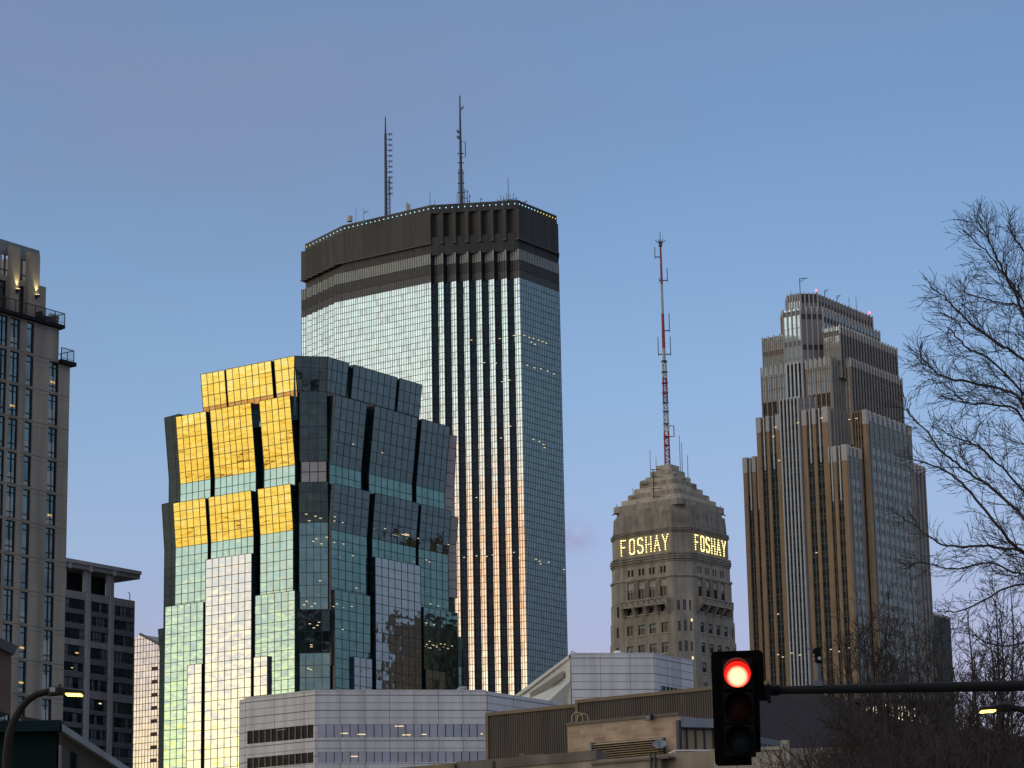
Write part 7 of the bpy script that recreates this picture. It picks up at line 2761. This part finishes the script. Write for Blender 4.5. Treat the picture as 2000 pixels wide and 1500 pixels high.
def vase_tree(name_label, px, py_top, Y, seed, width, n_main=9, depth=3, rm=0.0075, lean=0.0, group='bare winter trees', kids=(3, 4, 5, 5), trunk_f=0.30):
    """smaller bare tree: short trunk, many ascending limbs"""
    R = random.Random(seed)
    top = at_y(px, py_top, Y)
    H = top.z
    b = V((top.x, Y, 0))
    root = thing('bare_tree', name_label, 'tree', b, group)
    tr, cr = MB(), MB()
    hf = H * trunk_f
    f = b + V((lean * 0.3, 0, hf))
    r0 = 0.013 * H + 0.02
    tr.tube([b, b.lerp(f, 0.5) + V((R.gauss(0, .05), R.gauss(0, .05), 0)), f], [r0 * 1.35, r0, r0 * 0.85], 8, 0)
    for k in range(n_main):
        an = 2 * pi * k / n_main + R.gauss(0, 0.25)
        sp = R.uniform(0.12, 1.0) if k else 0.05
        tip = b + V((cos(an) * width * sp + lean, sin(an) * width * sp, H * (1.0 - 0.28 * sp * sp) * R.uniform(0.92, 1.02)))
        st = f - UP * (hf * 0.25 * R.random())
        mid = st.lerp(tip, 0.45) + V((cos(an) * width * sp * 0.12, sin(an) * width * sp * 0.12, 0))
        pts = []
        for i in range(9):
            t = i / 8
            pts.append(st.lerp(mid, t).lerp(mid.lerp(tip, t), t) + V((R.gauss(0, .05), R.gauss(0, .05), 0)) * (1 if 0 < i < 8 else 0))
        rr = r0 * R.uniform(0.38, 0.55)
        rad = [max(rm, rr * (1 - 0.88 * i / 8)) for i in range(9)]
        tr.tube(pts, rad, 6, 0, cap=False)
        tot = (tip - st).length
        m = int(tot * 2.9)
        side = R.random() * 6
        for j in range(m):
            g = 0.10 + 0.88 * (j + R.random()) / m
            x = g * 8
            i = min(7, int(x))
            a = pts[i].lerp(pts[i + 1], x - i)
            t = (pts[i + 1] - pts[i]).normalized()
            side += 2.4 + R.gauss(0, 0.4)
            e1 = t.cross(V((0, 1, 0.1))).normalized()
            ax = e1 * cos(side) + t.cross(e1) * sin(side)
            d = rot_about(t, ax, R.uniform(0.45, 0.85))
            l = min(2.6, max(0.5, tot * 0.30 * (1.1 - 0.7 * g) * R.uniform(0.6, 1.1)))
            twig_tree(cr, a, d, l, max(rm, rad[i] * 0.5), depth - (1 if l < 0.9 else 0), R, rm, 0.12, 0.62, kids, 0.12)
    tr.build('trunk', [M_bark], root)
    cr.build('crown', [M_twig], root)
    return root
vase_tree('bare tree in front of the tan stone tower, nearest to the signal detector', 1700, 1185, 74, 21, 3.0, 11)
vase_tree('bare tree standing between the tan stone tower and the largest tree', 1815, 1165, 82, 22, 3.6, 12)
vase_tree('bare tree below the largest tree, behind the lit right-hand street lamp', 1930, 1150, 66, 23, 3.4, 12)
vase_tree('bare tree cut by the right edge, under the long signal arm', 2030, 1185, 72, 24, 3.4, 9)
vase_tree('low bare tree just right of the pale stone pier', 1665, 1395, 80, 25, 2.6, 10, 3)
vase_tree('low bushy bare tree in the dark thicket below the lit glass hall', 1755, 1330, 60, 26, 2.6, 12, 3)
vase_tree('low bare tree in the bottom right corner thicket', 1900, 1350, 58, 27, 2.8, 12, 3)
def thicket():
    """tangled undergrowth that fills the bottom right"""
    R = random.Random(5)
    cr = MB()
    for k in range(190):
        px = R.uniform(1560, 2060)
        Y = R.uniform(62, 88)
        py = 1500 - R.uniform(0, 60) * min(1, (px - 1540) / 160)
        t = at_y(px, py, Y)
        b = V((t.x + R.gauss(0, 0.4), Y, max(0.0, t.z - R.uniform(2.5, 4.0))))
        d = (t - b)
        twig_tree(cr, b, d, d.length, 0.02, 2, R, 0.010, 0.1, 0.6, (4, 6, 6), 0.12)
        cr.tube([V((b.x, b.y, 0)), b], [0.03, 0.02], 3, 0, cap=False)
    o = cr.build('undergrowth', [M_twig])
    o['kind'] = 'stuff'
thicket()
# (end of scene)
